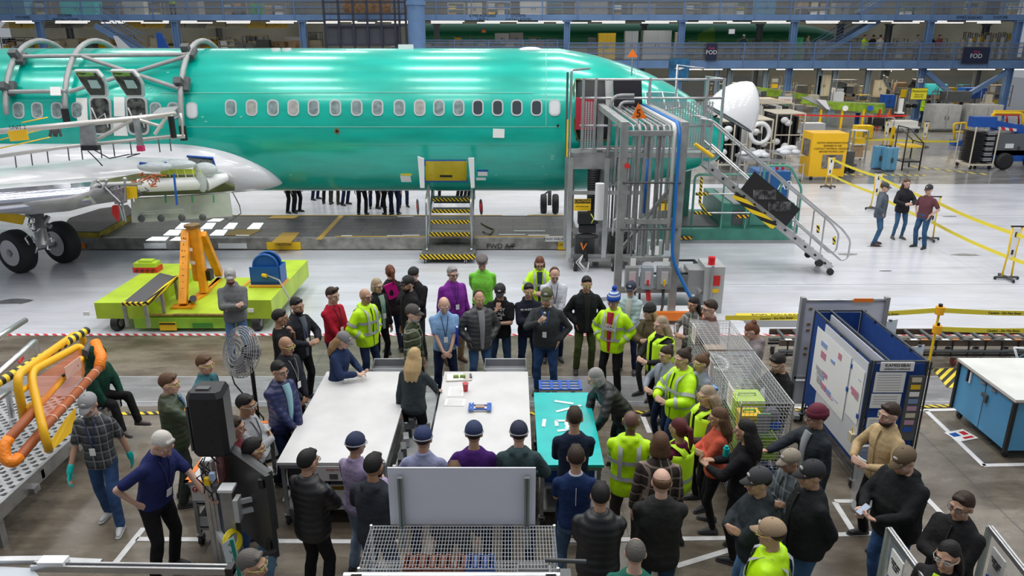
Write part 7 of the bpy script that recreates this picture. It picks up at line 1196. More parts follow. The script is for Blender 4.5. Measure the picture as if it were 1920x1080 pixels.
def person(hx,hy,h,a,label,top='hoodie',tc=(.02,.02,.025),pants=(.02,.02,.025),skin='m',hair='short',hc='dark',hat=None,hatc=(.02,.02,.025),pose='down',lean=0.0,yaw=0.0,nod=8.0,girth=1.0,glasses=None,beard=None,badge=False,shirt=None,
           shoes=(.03,.03,.035),female=False,sit=None,at=None,hem=None,tm=None,bands=False,gloves=None,hood=False,side=0.0,stride=.0,pm=None,short=False,lany=(.02,.03,.12),group=None,legs=True):
    s = h / 1.75;s0 = s;R = math.radians
    topz = h + (.035 if at is None else 0) - (0 if sit is None else .45 * s) - .45 * (1 - math.cos(R(lean))) * s * 1.6
    base = gz(hx,hy,topz) if at is None else Vector(at)
    fwd = Vector((math.sin(R(a)),-math.cos(R(a)),0))
    if at is None: base = base - fwd * (math.sin(R(lean)) * .75 * s)
    base.z = 0 if at is None else base.z
    t = thing('person',base,label,'person',group,rz=R(a))
    hip = Vector((0,0,.93 * s));
    if sit is not None: hip = Vector((0,0,sit + .10));
    dz = hip.z - .93 * s;LR = Matrix.Rotation(R(lean),3,'X') @ Matrix.Rotation(R(side),3,'Y')
    def U(p):                                       # upper-body point (standing metres at 1.75) -> leaned
        p = Vector(p) * s0;k = min(1,max(0,(p.z - .85 * s0) / (.25 * s0)));q = p - Vector((0,0,.93 * s0));return hip + q.lerp(LR @ q,k)
    g = girth;gw = .9 if female else 1.0;sh = (.158 if female else .178) * (1 + (g - 1) * .35)
    def torso(mb,e,z0,z1,n=20,belly=True,ef=0.0):
        rings = []
        prof = [(.80,.150 + (.01 if female else 0),.115,0),(.92,.172 if female else .165,.125,0),(1.04,.145 if female else .152,.108,-.005),(1.16,.152,.115,-.01),(1.28,.170 * gw,.128 if female else .12,-.012),(1.38,.166 * gw,.110,0),(1.435,.122 * gw,.085,.008),(1.475,.082,.066,.01),(1.50,.062,.06,.005)]
        zs = [z0 + (z1 - z0) * i / 9 for i in range(10)]
        for z in zs:
            for A,B in zip(prof,prof[1:]):
                if z <= B[0] or B is prof[-1]:
                    k = max(0,min(1,(z - A[0]) / (B[0] - A[0])));w,d,o = [A[j] + (B[j] - A[j]) * k for j in (1,2,3)];break
            gg = 1 + (g - 1) * (1.0 if z < 1.3 else .5);bl = (g - 1) * .10 if .95 < z < 1.25 else 0
            ring_ = []
            for i in range(n):
                u = 2 * math.pi * i / n;cx,cy = math.cos(u),math.sin(u)
                ring_.append(U(((w * gg + e) * math.copysign(abs(cx) ** .85,cx),o + (d * gg + e + (bl if cy < 0 else 0)) * math.copysign(abs(cy) ** .85,cy),z)))
            rings.append(ring_)
        mb.loft(rings);return rings
    # joints
    SJ = [U((sx * sh,0.005,1.378)) for sx in (-1,1)];arms = [];l1,l2 = .29 * s,.255 * s
    for i,sx in enumerate((-1,1)):
        w,pole,hd,up,curl = ARM[POSE[pose][i]];k = -1 if sx == 1 else 1
        fx = lambda v: Vector((v[0] * k,v[1],v[2]))
        W_ = U((w[0] * k * (1 + (g - 1) * .5),w[1] - (g - 1) * .15,w[2])) if w[2] > .98 or POSE[pose][i] in ('behind',) else U((w[0] * k * (1 + (g - 1) * .8),w[1],w[2]))
        E_,W_ = ik(SJ[i],W_,l1,l2,LR @ fx(pole));arms.append((SJ[i],E_,W_,LR @ fx(hd),LR @ fx(up),curl,sx))
    HJ,KJ,AJ = [],[],[]
    for i,sx in enumerate((-1,1)):
        H_ = hip + Vector((sx * .09 * s,0,-.02));fy = stride * sx
        if sit is None: A_ = Vector((sx * (.10 + .03 * (g)) * s,-fy + .02,.085 * s));K_,A_ = ik(H_,A_,.43 * s,.415 * s,(sx * .15,-1,0))
        else: K_ = H_ + Vector((sx * .06,-.42,.0)) * s;A_ = K_ + Vector((sx * .02,-.10 + fy,-(K_.z - .085 * s) / s if K_.z < .6 else -.42)) * s
        HJ.append(H_);KJ.append(K_);AJ.append(A_)
    # head
    nb = U((0,.012,1.47));HM = LR @ Matrix.Rotation(R(yaw),3,'Z') @ Matrix.Rotation(R(nod - lean * .35),3,'X')
    hc0 = U((0,.0,1.53)) + HM @ Vector((0,-.012,.112)) * s
    def Hd(p): return hc0 + HM @ (Vector(p) * s)
    b = MB();torso(b,-.012,.84,1.50);cap(b,nb,U((0,.0,1.56)),.058 * s * (1 + (g - 1) * .5),.054 * s)
    s = s0 * 1.10
    b.ell(Hd((0,.012,.025)),(.076 * s,.095 * s,.098 * s),18,14,HM);b.ell(Hd((0,-.022,-.045)),((.060 if not female else .055) * s * (1 + (g - 1) * .35),.068 * s,.070 * s),14,10,HM)
    cap(b,Hd((0,-.070,-.088)),Hd((0,-.060,-.085)),.022 * s,.024 * s,8)                      # chin
    cap(b,Hd((0,-.090,.018)),Hd((0,-.108,-.022)),.011 * s,.0155 * s,8)                      # nose
    for sx in (-1,1):
        b.ell(Hd((sx * .077,.012,.0)),(.012 * s,.022 * s,.033 * s),8,8,HM);cap(b,Hd((sx * .018,-.083,.035)),Hd((sx * .05,-.072,.034)),.012 * s,.010 * s,7)
        b.ell(Hd((sx * .042,-.064,-.020)),(.022 * s,.018 * s,.02 * s),8,6,HM)
    s = s0;gl = MB() if gloves else b
    for S_,E_,W_,hd,up,curl,sx in arms:
        cap(b,U((sx * .08,.01,1.40)),S_,.050 * s,.048 * s);cap(b,S_,E_,.047 * s * (1 + (g - 1) * .5),.037 * s);cap(b,E_,W_,.037 * s,.026 * s)
        if pose == 'pockets' or (pose == 'mic' and sx == 1): cap(b,W_,W_ + hd.normalized() * .03 * s,.026 * s,.026 * s)
        hand(gl,W_ + hd.normalized() * .012 * s,hd,up,s * (1.12 if gloves else 1.05),-sx,curl)
        if gloves: hand(b,W_ + hd.normalized() * .012 * s,hd,up,s,-sx,curl);cap(gl,W_ - (W_ - E_).normalized() * .05 * s,W_ + hd.normalized() * .02 * s,.036 * s,.036 * s)
    if legs:
        for i,sx in enumerate((-1,1)):
            cap(b,HJ[i],KJ[i],.078 * s * min(g,1.25),.052 * s);cap(b,KJ[i],AJ[i],.052 * s,.036 * s);cap(b,AJ[i] + Vector((0,.02,-.04)) * s,AJ[i] + Vector((sx * .02,-.13,-.05)) * s,.034 * s,.026 * s,8)
    body = organic(b,'body',SKIN[skin],t,.0105 if hy > 420 else .015,1)
    if gloves: organic(gl,'glove',mat('glove_teal',(.0,.45,.42),.4),t,.010,1)
    # face details
    s = s0 * 1.10
    back = abs(((a + yaw + 180) % 360) - 180) > 125
    HM_ = hairm(hc)
    for sx in (-1,1):
        e = MB().ell(Hd((sx * .033,-.0825,.016)),(.0145 * s,.008 * s,.0085 * s),8,6,HM).B('eye',mat('eye_white',(.6,.58,.55),.3),t,local=True)
        MB().ell(Hd((sx * .033,-.0895,.016)),(.0065 * s,.004 * s,.0065 * s),8,6,HM).B('iris',mat('iris_dark',(.03,.02,.015),.2),e,local=True)
        if hc != 'white': mb = MB();cap(mb,Hd((sx * .018,-.094,.036)),Hd((sx * .05,-.082,.038)),.0048 * s,.0035 * s,6);mb.B('eyebrow',HM_,t,local=True)
    mb = MB();cap(mb,Hd((-.021,-.086,-.055)),Hd((0,-.0925,-.054)),.005 * s,.0065 * s,6);cap(mb,Hd((0,-.0925,-.054)),Hd((.021,-.086,-.055)),.0065 * s,.005 * s,6);mb.B('mouth',mat('lips_' + skin,tuple(c * f for c,f in zip({'l': (.5,.2,.16),'m': (.38,.15,.12),'t': (.28,.1,.08),'d': (.1,.04,.04)}[skin],(1,1,1))),.4),t,local=True)
    if beard:
        organic(MB().ell(Hd((0,-.030,-.062)),(.067 * s,.072 * s,.058 * s),16,10,HM,f=lambda d: 1.0 if (d.z < .25 and not (d.y < -.6 and d.z > .0 and abs(d.x) < .3)) else .72),'beard',hairm(beard),t,.008,1)
    # hair
    if hair and hair != 'bald' and not hood:
        hb = MB();big = 1.0
        def shell(d):
            front = -d.y;k = 1.0
            line_ = .42 if hair not in ('receding','ring') else (.80 if hair == 'receding' else 2.0)
            if front > .12: k = .80 + .20 * min(1,max(0,(d.z - line_ + abs(d.x) * .45) / .22 + .5)) if front > .3 or d.z < line_ - .3 else k
            if hair == 'ring' and d.z > .35: k = .82
            if hair == 'receding' and front > .1 and d.z > .3: k = .84
            if d.z < -.2 and hair in ('short','ring','receding'): k = min(k,1 - (-.2 - d.z) * .26)
            if d.z < -.72: k = .8
            if abs(d.x) > .6 and front > -.15 and d.z < -.22: k = .84
            return k
        v = .004 if hair != 'ring' else .001
        hb.ell(Hd((0,.020,.030 + v * .6)),((.080 + v * .5) * s,(.100 + v * .5) * s,(.100 + v) * s),22,16,HM,shell)
        if hair == 'short' and not hat: cap(hb,Hd((-.03,-.052,.100)),Hd((.03,-.050,.101)),.020 * s,.020 * s)
        if hair in ('long','bob','ponytail','bun','curly','clip'):
            hb.ell(Hd((0,.028,.02)),(.086 * s,.094 * s,.102 * s),18,12,HM,lambda d: .82 if (-d.y > .15 and d.z < .4) else 1)
        if hair in ('long','curly','clip'):
            ln = {'long': -.27,'curly': -.16,'clip': -.17}[hair];wv = .012 if hair != 'long' else 0
            for i in range(9):
                u = math.pi * (i / 8) ;x,y = math.cos(u) * .078,.02 + math.sin(u) * .070
                cap(hb,Hd((x,y,.0)),Hd((x * 1.12,y + .035 + .02 * math.sin(u),ln * .6)),(.026 + wv) * s,(.028 + wv) * s,8);cap(hb,Hd((x * 1.12,y + .035 + .02 * math.sin(u),ln * .6)),Hd((x * .95,y + .045,ln - .02 * (i % 2))),(.028 + wv) * s,(.018 + wv) * s,8)
        if hair == 'bob':
            for i in range(9):
                u = math.pi * (i / 8) * 1.1 - .15;x,y = math.cos(u) * .075,.018 + math.sin(u) * .075;cap(hb,Hd((x,y,.0)),Hd((x * 1.05,y,-.085)),.026 * s,.022 * s,8)
        if hair == 'ponytail': cap(hb,Hd((0,.11,.04)),Hd((0,.15,.02)),.03 * s,.03 * s);cap(hb,Hd((0,.15,.02)),Hd((.01,.16,-.10)),.034 * s,.03 * s);cap(hb,Hd((.01,.16,-.10)),Hd((.0,.14,-.20)),.03 * s,.012 * s)
        if hair == 'bun': hb.ell(Hd((0,.09,.10)),(.048 * s,.045 * s,.042 * s),12,8,HM)
        if hair == 'top': cap(hb,Hd((-.03,-.055,.115)),Hd((.03,-.05,.12)),.032 * s,.03 * s)
        organic(hb,'hair',HM_,t,.010,1,fold=.02 if hair in ('curly','bun','clip','long') else .006)
        if hair == 'clip': MB().box(Hd((0,.115,.07)),(.09 * s,.03 * s,.04 * s),M=HM).B('hair_clip',mat('clip_blue',(.08,.25,.5),.4),t,local=True)
    # hats
    if hat:
        hm = hatc if not isinstance(hatc,tuple) else mat('hat_%.2f_%.2f_%.2f' % hatc,hatc,.75,bump=.15,bscale=60)
        hb = MB()
        if hat in ('cap','capback','bump'):
            dome = lambda d: 1 if d.z > -.12 else .9
            hb.ell(Hd((0,.016,.045)),(.089 * s,.107 * s,.098 * s),22,14,HM,dome);o = hb.B('cap',hm,t,local=True)
            br = MB();sg = -1 if hat != 'capback' else 1;L_ = .088 if hat != 'bump' else .045
            rings = [[Hd((math.sin(u) * .078 * (1 - q * .18),sg * (.085 * math.cos(u) + L_ * q * math.cos(u) ** .6) + .012,.052 - q * .020 - abs(math.sin(u)) * .014 + z)) for u in [math.pi * (j / 12 - .5) * .98 for j in range(13)]] for q,z in ((0,.004),(1,.002),(1,-.004),(0,-.004))]
            br.loft(rings,caps=False);bo = br.B('brim',hm,o,local=True);MB().ell(Hd((0,.016,.142)),(.008 * s,) * 3,8,6).B('button',hm,o,local=True)
            if hat == 'cap': MB().ell(Hd((0,-.080,.088)),(.026 * s,.010 * s,.018 * s),10,8,HM).B('emblem',mat('emblem_pale',(.45,.45,.43),.6),o,local=True)
            if hat == 'bump':
                mb = MB().tube([Hd((.092 * math.cos(u),.016 + .110 * math.sin(u),.03)) for u in [2 * math.pi * i / 24 for i in range(24)]],.006 * s,6,closed=True);mb.B('band',mat('band_pale',(.3,.32,.38),.6),o,local=True)
                mb = MB();[mb.tube([Hd((x,.016 + .107 * math.cos(u) * math.sqrt(max(.05,1 - (x / .09) ** 2)),.045 + .099 * math.sin(u) * math.sqrt(max(.05,1 - (x / .09) ** 2)))) for u in [math.pi * i / 10 for i in range(11)]],.0025 * s,4) for x in (-.04,-.02,0,.02,.04)];mb.B('seam',mat('band_pale2',(.03,.04,.09),.6),o,local=True)
        elif hat == 'flat':
            hb.ell(Hd((0,-.005,.085)),(.100 * s,.125 * s,.052 * s),20,12,HM);hb.ell(Hd((0,-.095,.065)),(.06 * s,.045 * s,.012 * s),14,8,HM);o = organic(hb,'flat_cap',hm,t,.009,1)
        elif hat in ('beanie','pompom'):
            hb.ell(Hd((0,.018,.055)),(.091 * s,.108 * s,.115 * s),22,14,HM,lambda d: 1 if d.z > -.1 else .88);o = hb.B('beanie',hm,t,local=True)
            c2 = hm if hat == 'beanie' else mat('beanie_fold_blue',(.01,.07,.42),.8)
            rings = [[Hd((.096 * k * math.cos(u),.018 + .112 * k * math.sin(u),z)) for u in [2 * math.pi * i / 24 for i in range(24)]] for k,z in ((.97,.028),(1.03,.034),(1.03,.085),(.95,.092))]
            MB().loft(rings,caps=False).B('cuff',c2,o,local=True)
            if hat == 'pompom': MB().ell(Hd((0,.045,.195)),(.038 * s,) * 3,12,10,f=lambda d: 1 + .12 * math.sin(d.x * 23) * math.sin(d.z * 19)).B('pompom',mat('pompom_blue',(.01,.05,.40),.9),o,local=True)
    if hood:
        hb = MB().ell(Hd((0,.03,.0)),(.115 * s,.13 * s,.155 * s),18,14,HM,lambda d: .72 if -d.y > .72 else 1);cap(hb,Hd((0,.06,-.10)),U((0,.04,1.38)),.10 * s,.13 * s);
    if glasses:
        fr = mat('frame_' + glasses,{'dark': (.02,.02,.02),'yellow': (.55,.55,.10),'clear': (.45,.46,.42)}[glasses],.3);mb = MB()
        for sx in (-1,1):
            mb.tube([Hd((sx * .034 + .027 * math.cos(u),-.099 + .006 * abs(math.cos(u)),.015 + .018 * math.sin(u))) for u in [2 * math.pi * i / 12 for i in range(12)]],.0022 * s,5,closed=True);mb.tube([Hd((sx * .060,-.094,.018)),Hd((sx * .082,-.05,.016)),Hd((sx * .082,.015,.012))],.0025 * s,5)
        mb.tube([Hd((-.01,-.1,.018)),Hd((.01,-.1,.018))],.003 * s,5);o = mb.B('glasses',fr,t,local=True)
        lm = mat('lens_' + glasses,{'dark': (.25,.27,.27),'yellow': (.70,.72,.25),'clear': (.55,.6,.6)}[glasses],.08,alpha=.2)
        mb = MB();[mb.ell(Hd((sx * .034,-.0985,.015)),(.026 * s,.002 * s,.017 * s),12,6,HM) for sx in (-1,1)];mb.B('lens',lm,o,local=True)
    # clothes
    s = s0
    C = tm if tm is not None else None
    STY = {'tee': (.010,.88,'short',.008,.85),'polo': (.012,.87,'short',.008,.8),'shirt': (.014,.84,'long',.012,.8),'sweater': (.016,.85,'long',.012,.9),'hoodie': (.022,.84,'long',.016,.9),'jacket': (.030,.80,'long',.018,.6),'puffer': (.036,.80,'long',.016,.45),'parka': (.036,.74,'long',.018,.6),'hivis': (.042,.78,'long',.02,.55)}
    e,z0,slv,fold,rough = STY[top];z0 = hem if hem else z0
    if top == 'hivis': C = mat('hi_vis_yellow',(.55,.95,.0),.5);bands = True
    if C is None:
        key = 'cloth_%s_%.3f_%.3f_%.3f' % ((top,) + tuple(tc));C = quilt(key,tc) if top == 'puffer' else mat(key,tc,max(rough,.75),bump=.6,bscale=13,spec=.2)
    cb = MB();torso(cb,e,z0,1.485)
    for S_,E_,W_,hd,up,curl,sx in arms:
        k = 1 + (g - 1) * .5;r0 = (.053 * k + e * .55) * s;cap(cb,U((sx * .06,.01,1.405)),S_ + Vector((0,0,-.006)),(.050 + e * .4) * s,r0)
        if slv == 'short' or short: q = S_.lerp(E_,.72);cap(cb,S_,q,r0,.054 * s * k + e * .5)
        else: cap(cb,S_,E_,r0,(.048 + e * .7) * s);cap(cb,E_,E_.lerp(W_,.93),(.048 + e * .7) * s,(.034 + e * .6) * s)
    if top in ('hoodie','hivis','parka') and not hood:
        cap(cb,U((-.06,.075,1.475)),U((.06,.075,1.475)),.045 * s,.045 * s);cap(cb,U((0,.10,1.45)),U((0,.115,1.36)),.05 * s,.035 * s);cap(cb,U((-.07,.03,1.49)),U((-.045,-.05,1.455)),.028 * s,.02 * s);cap(cb,U((.07,.03,1.49)),U((.045,-.05,1.455)),.028 * s,.02 * s)
    if top in ('jacket','puffer','shirt','polo'): cb.tube([U((.062 * math.cos(u),.012 + .062 * math.sin(u),1.505 if top != 'polo' else 1.495)) for u in [-math.pi * .35 + math.pi * 1.7 * i / 12 for i in range(13)]],.017 * s,8)
    if hood: cb.v,cb.f,cb.sm = cb.v,cb.f,cb.sm;organic(hb,'hood',C,t,.014,2)
    topo = organic(cb,{'tee': 'shirt','polo': 'polo_shirt','shirt': 'shirt','sweater': 'sweater','hoodie': 'sweatshirt','jacket': 'jacket','puffer': 'padded_jacket','parka': 'parka','hivis': 'safety_jacket'}[top],C,t,.016,2,fold)
    def front_strip(name,m,w0,w1,za,zb,off):          # a strip that follows the chest
        rings = []
        for z in [za + (zb - za) * i / 6 for i in range(7)]:
            w = w0 + (w1 - w0) * (z - za) / (zb - za);gg = 1 + (g - 1) * (1.0 if z < 1.3 else .5);bl = (g - 1) * .10 if .95 < z < 1.25 else 0
            d = (.120 if z < 1.4 else .12 - (z - 1.4) * .55) * gg + e + off + bl + (.008 if 1.1 < z < 1.35 else 0)
            rings.append([U((x,-(d) * (1 - (abs(x) / .2) ** 2 * .35) + yy,z)) for x,yy in ((-w,0),(0,0),(w,0),(w,.02),(0,.02),(-w,.02))])
        return MB().loft(rings).B(name,m,topo,local=True)
    if shirt is not None: front_strip('open_front',mat('inner_%.2f_%.2f_%.2f' % tuple(shirt),shirt,.85),.025 if top != 'hivis' else .02,.055,z0 + .04,1.475,.012)
    elif top in ('jacket','puffer','parka','shirt','hivis'): front_strip('zip',mat('zip_dark',(.03,.03,.03),.5) if top != 'shirt' else C,.004,.004,z0 + .02,1.46,.010)
    SIL = mat('reflective_grey',(.42,.44,.45),.4)
    if bands:
        for za in ((1.0,1.2) if top == 'hivis' else (1.02,)):
            rr_ = MB();rings = torso(MB(),e + .017,za,za + .05);rr_.loft([rings[0],rings[5],rings[-1]],caps=False).B('reflective_band',SIL,topo,local=True)
        for sx in (-1,1):
            rr_ = MB();zs = [(1.05,.125),(1.2,.125),(1.32,.120),(1.39,.104)];pts = [U((sx * .10,-(d * (1 + (g - 1) * .6) + e + .014),z)) for z,d in zs] + [U((sx * .10,-.045,1.445 + e * .8)),U((sx * .10,.03,1.452 + e * .8))] + [U((sx * .10,(d * (1 + (g - 1) * .4) - .005 + e + .016),z)) for z,d in reversed(zs)]
            vs = [p + LR @ Vector((o * .024,0,0)) for p in pts for o in (-1,1)];rr_.add(vs,[(2 * i,2 * i + 1,2 * i + 3,2 * i + 2) for i in range(len(pts) - 1)],True).B('reflective_band',SIL,topo,local=True)
        for S_,E_,W_,hd,up,curl,sx in arms:
            if slv == 'long' and top == 'hivis':
                for A_,B_,k,r in ((S_,E_,.6,(.052 + e * .7) + .011),(E_,W_,.5,(.044 + e * .7) + .008)): MB().cyl(A_.lerp(B_,k),A_.lerp(B_,k + .17),r * s,n=14,cap=False).B('reflective_band',SIL,topo,local=True)
    if badge:
        lm = mat('lanyard_%.2f_%.2f_%.2f' % tuple(lany),lany,.6);d = .125 * (1 + (g - 1) * .7) + e + .012
        lo = MB().tube([U((-.06,0,1.50)),U((-.055,-.085 - e,1.44)),U((-.03,-d,1.30)),U((0,-d - .012,1.14))],.0055 * s,5).tube([U((.06,0,1.50)),U((.055,-.085 - e,1.44)),U((.03,-d,1.30)),U((0,-d - .012,1.14))],.0055 * s,5).B('lanyard',lm,t,local=True)
        MB().box(U((0,-d - .022,1.09)),(.062 * s,.006,.09 * s),M=LR).B('badge',PAPER,lo,local=True)
    if legs:
        pb = MB();pmx = pm or mat('trousers_%.3f_%.3f_%.3f' % tuple(pants),pants,.85,bump=.6,bscale=11,spec=.2,var=.35 if pants[2] > pants[0] * 1.6 else .1,vscale=5)
        if sit is None: torso(pb,.004,.82,1.02)
        else: pb.ell(hip + Vector((0,.0,.02)),(.19 * s * g,.17 * s,.13 * s));torso(pb,.004,.9,1.02)
        for i,sx in enumerate((-1,1)):
            k = min(g,1.3);r0,r1,r2 = (.090 * k,.066,.058) if not female else (.090 * k,.058,.044)
            cap(pb,HJ[i] + Vector((0,0,-.02)),KJ[i],r0 * s,r1 * s,14);cap(pb,KJ[i],AJ[i] + Vector((0,.005,.0)),r1 * s,r2 * s,14)
        pn_ = organic(pb,'trousers',pmx,t,.016,2,.014)
        for i,sx in enumerate((-1,1)):
            A_ = AJ[i];gz_ = A_.z - .085 * s;mb = MB();toe = Vector((sx * .03,-.175,0)) * s;D_ = A_ + Vector((0,0,-A_.z + gz_))
            cap(mb,D_ + Vector((0,.045,.04)) * s,D_ + Vector((sx * .008,-.06,.042)) * s,.040 * s,.040 * s,10);cap(mb,D_ + Vector((sx * .008,-.06,.040)) * s,D_ + toe + Vector((0,.03,.030)) * s,.040 * s,.029 * s,10);cap(mb,D_ + Vector((0,.03,.06)) * s,A_ + Vector((0,.01,.01)) * s,.038 * s,.036 * s,8)
            so = organic(mb,'shoe',mat('shoe_%.2f_%.2f_%.2f' % tuple(shoes),shoes,.5),t,.010,1)
            sm_ = MB();cap(sm_,D_ + Vector((0,.045,.011)) * s,D_ + toe + Vector((0,.02,.011)) * s,.043 * s,.034 * s,12)
            for q in sm_.v: q.z = min(max(q.z,D_.z + .001),D_.z + .021 * s)
            sm_.B('sole',mat('sole_pale',(.45,.45,.44),.6) if sum(shoes) > .35 or i * 0 else mat('sole_dark',(.03,.03,.03),.6),so,local=True)
    t_ = dict(U=U,Hd=Hd,HM=HM,LR=LR,arms=arms,s=s,top=topo,root=t,e=e,g=g)
    return t_
def world_of(P,p): r = P['root'];return r.location + r.rotation_euler.to_matrix() @ p
def vest(P,open_=True):
    """sleeveless hi-vis vest worn over the top"""
    U,e,g,s = P['U'],P['e'],P['g'],P['s'];V = mat('hi_vis_vest',(.60,.98,.02),.5);mb = MB();rings = []
    for z in (.86,.95,1.05,1.15,1.25,1.33,1.39):
        w,d = (.165 + (g - 1) * .15,.125 + (g - 1) * .12);w,d = (w + e + .028) * (1 if z < 1.3 else .92),d + e + .028;pts = []
        for i in range(28):
            u = -math.pi / 2 + (0.16 + (2 * math.pi - .32) * i / 27);pts.append(U((w * math.cos(u),d * math.sin(u),z)))
        rings.append(pts)
    n = 28;vs = [p for r in rings for p in r];o = mb.add(vs,[(j * n + i,j * n + i + 1,(j + 1) * n + i + 1,(j + 1) * n + i) for j in range(len(rings) - 1) for i in range(n - 1)],True)
    for sx in (-1,1):
        pts = [(sx * .075,-(.125 + e + .026),1.38),(sx * .09,-.085 - e,1.43),(sx * .10,.0,1.465 + e * .8),(sx * .09,.08 + e,1.44),(sx * .075,.12 + e + .02,1.38)]
        q = [U(p) for p in pts];L_ = P['LR'] @ Vector((.05,0,0));v2 = [p + L_ * k for p in q for k in (-1,1)];mb.add(v2,[(2 * i,2 * i + 1,2 * i + 3,2 * i + 2) for i in range(4)],True)
    ob = mb.B('safety_vest',V,P['root'],local=True);so = ob.modifiers.new('thick','SOLIDIFY');so.thickness = .008;so.offset = 1
    SIL = mat('reflective_grey',(.42,.44,.45),.4);b2 = MB();k = 1.05
    for z in (1.0,1.05):
        pass
    w,d = .165 + (g - 1) * .15 + e + .040,.125 + (g - 1) * .12 + e + .040;vs = []
    for z in (1.02,1.07):
        for i in range(28): u = -math.pi / 2 + (.18 + (2 * math.pi - .36) * i / 27);vs.append(U((w * math.cos(u),d * math.sin(u),z)))
    b2.add(vs,[(i,i + 1,29 + i,28 + i) for i in range(27)],True).B('reflective_band',SIL,ob,local=True)
    return ob
JEAN = (.04,.09,.21);DJEAN = (.015,.03,.075);BLK = (.012,.012,.014);NAVY = (.012,.02,.06);CHAR = (.035,.037,.042)
# ---- the crowd, from the left of the photo to the right
pl1 = plaid('plaid_charcoal',(.06,.065,.07),(.25,.27,.28),9)
pA = person(197,642,1.68,75,'person in dark green hooded sweatshirt seated on the end of the steel ramp','hoodie',(.01,.055,.035),BLK,'d','bald',hat=None,pose='knee',hood=True,sit=.58,at=(-6.12,9.95,0),lean=12,shoes=(.1,.09,.08))
p = person(165,733,1.78,5,'person in grey cap and dark plaid shirt with teal gloves walking beside the ramp','tee',BLK,JEAN,'m','short','grey','cap',(.28,.28,.29),'walk',tm=pl1,gloves=True,shoes=(.5,.5,.52),stride=.16,nod=22,badge=True,hem=.82,beard='grey')
p = person(293,803,1.85,70,'white-haired person in navy polo leaning one hand on the orange-edged cart','polo',(.018,.025,.11),BLK,'l','short','white',None,pose='hiptable',lean=14,nod=30,badge=True,girth=1.08)
person(310,700,1.78,115,'person in olive padded jacket standing behind the black loudspeaker','puffer',(.035,.055,.025),(.03,.04,.03),'l','short','brown',None,pose='tabler',shirt=(.12,.22,.32),glasses='yellow',badge=True,yaw=-20,lany=(.02,.04,.25))
person(378,665,1.72,75,'person in teal shirt with head just above the black loudspeaker','shirt',(.05,.17,.20),CHAR,'l','short','brown',None,glasses='yellow',pose='down')
person(430,503,1.80,15,'person in grey hooded sweatshirt and trucker cap standing by the lime wing-jack cart','hoodie',(.15,.155,.16),(.10,.19,.36),'l','short','brown','cap',(.35,.35,.35),'crossed',beard='brown',girth=1.08)
person(520,580,1.76,110,'black-haired person in black T-shirt with hand on chin left of the dark-jacketed one','tee',BLK,BLK,'t','short','black',pose='mouth')
person(553,557,1.78,60,'person in dark open jacket over grey shirt at the left end of the ring','jacket',(.018,.02,.025),BLK,'m','short','black',pose='hold',shirt=(.10,.12,.15),beard='black',badge=True)
person(532,630,1.76,65,'bald person in dark jacket with yellow safety glasses left of the front tables','jacket',(.016,.018,.025),BLK,'t','bald','black',glasses='yellow',badge=True,pose='clasp',lany=(.3,.3,.3))
person(519,676,1.74,60,'black-haired person in navy padded jacket at the corner of the white table','puffer',(.015,.022,.09),NAVY,'m','short','black',pose='clasp',shirt=(.25,.45,.52),glasses='dark')
person(455,739,1.74,85,'person in light grey sweatshirt with folded arms and clear goggles','sweater',(.32,.33,.35),BLK,'t','short','black',pose='crossed',glasses='clear',badge=True,lany=(.03,.03,.03))
person(468,822,1.72,125,'dark-haired person in black jacket with yellow glasses behind the television','jacket',BLK,(.16,.28,.42),'m','short','black',pose='down',glasses='yellow')
person(0,0,1.70,100,'person in maroon shirt and jeans glimpsed between the aluminium posts','tee',(.12,.02,.03),JEAN,'m','short','dark',shoes=(.05,.05,.06),at=(-3.1,7.35,0))
person(620,538,1.80,60,'young person in red pullover with hands down at the left of the ring','sweater',(.38,.012,.03),NAVY,'l','top','dark',pose='clasp',badge=True,lany=(.05,.02,.05))
person(682,540,1.74,55,'bald person in yellow safety jacket beside the red pullover','hivis',(0,0,0),DJEAN,'m','bald','brown',pose='pockets',glasses='dark',shoes=(.05,.04,.03))
person(705,521,1.68,50,'blonde person in glasses with green patterned scarf behind the yellow safety jacket','jacket',BLK,BLK,'l','bob','ash',pose='down',shirt=(.30,.42,.34),glasses='dark',female=True,badge=True,lany=(.05,.3,.3))
p = person(731,497,1.70,-150,'person with brown ponytail in black blazer holding a pink folder','jacket',(.02,.014,.018),DJEAN,'l','ponytail','auburn',pose='hold',female=True,shirt=(.3,.28,.26))
person(766,517,1.78,-55,'bearded person in black cap and black jacket in the back row','jacket',BLK,BLK,'m','short','black','cap',BLK,'down',beard='black')
person(776,500,1.76,-15,'person in plain black cap with hand to mouth behind the bearded one','jacket',BLK,(.05,.05,.06),'l','short','brown','capback',BLK,'chin',nod=15)
person(771,571,1.80,75,'person in green plaid flannel and dark cap at the head of the ring','shirt',BLK,BLK,'l','short','brown','cap',(.06,.055,.055),'down',tm=plaid('plaid_green',(.05,.07,.03),(.35,.36,.28),8),beard='grey',hem=.78)
person(776,652,1.70,165,'long-haired blonde person in charcoal sweater standing between the white tables','sweater',(.035,.045,.05),BLK,'l','long','blonde',pose='tabler',female=True,lean=8)
person(638,620,1.62,75,'person in grey cap with long sandy hair using a phone at the left table','hoodie',(.02,.035,.09),DJEAN,'l','long','sand','cap',(.17,.17,.18),'phone',female=True,nod=22,lean=8)
person(847,498,1.82,30,'tall person in purple dress shirt with glasses and badge','shirt',(.20,.025,.28),(.28,.19,.12),'l','short','grey',pose='down',glasses='dark',badge=True,girth=1.2,shoes=(.1,.04,.02))
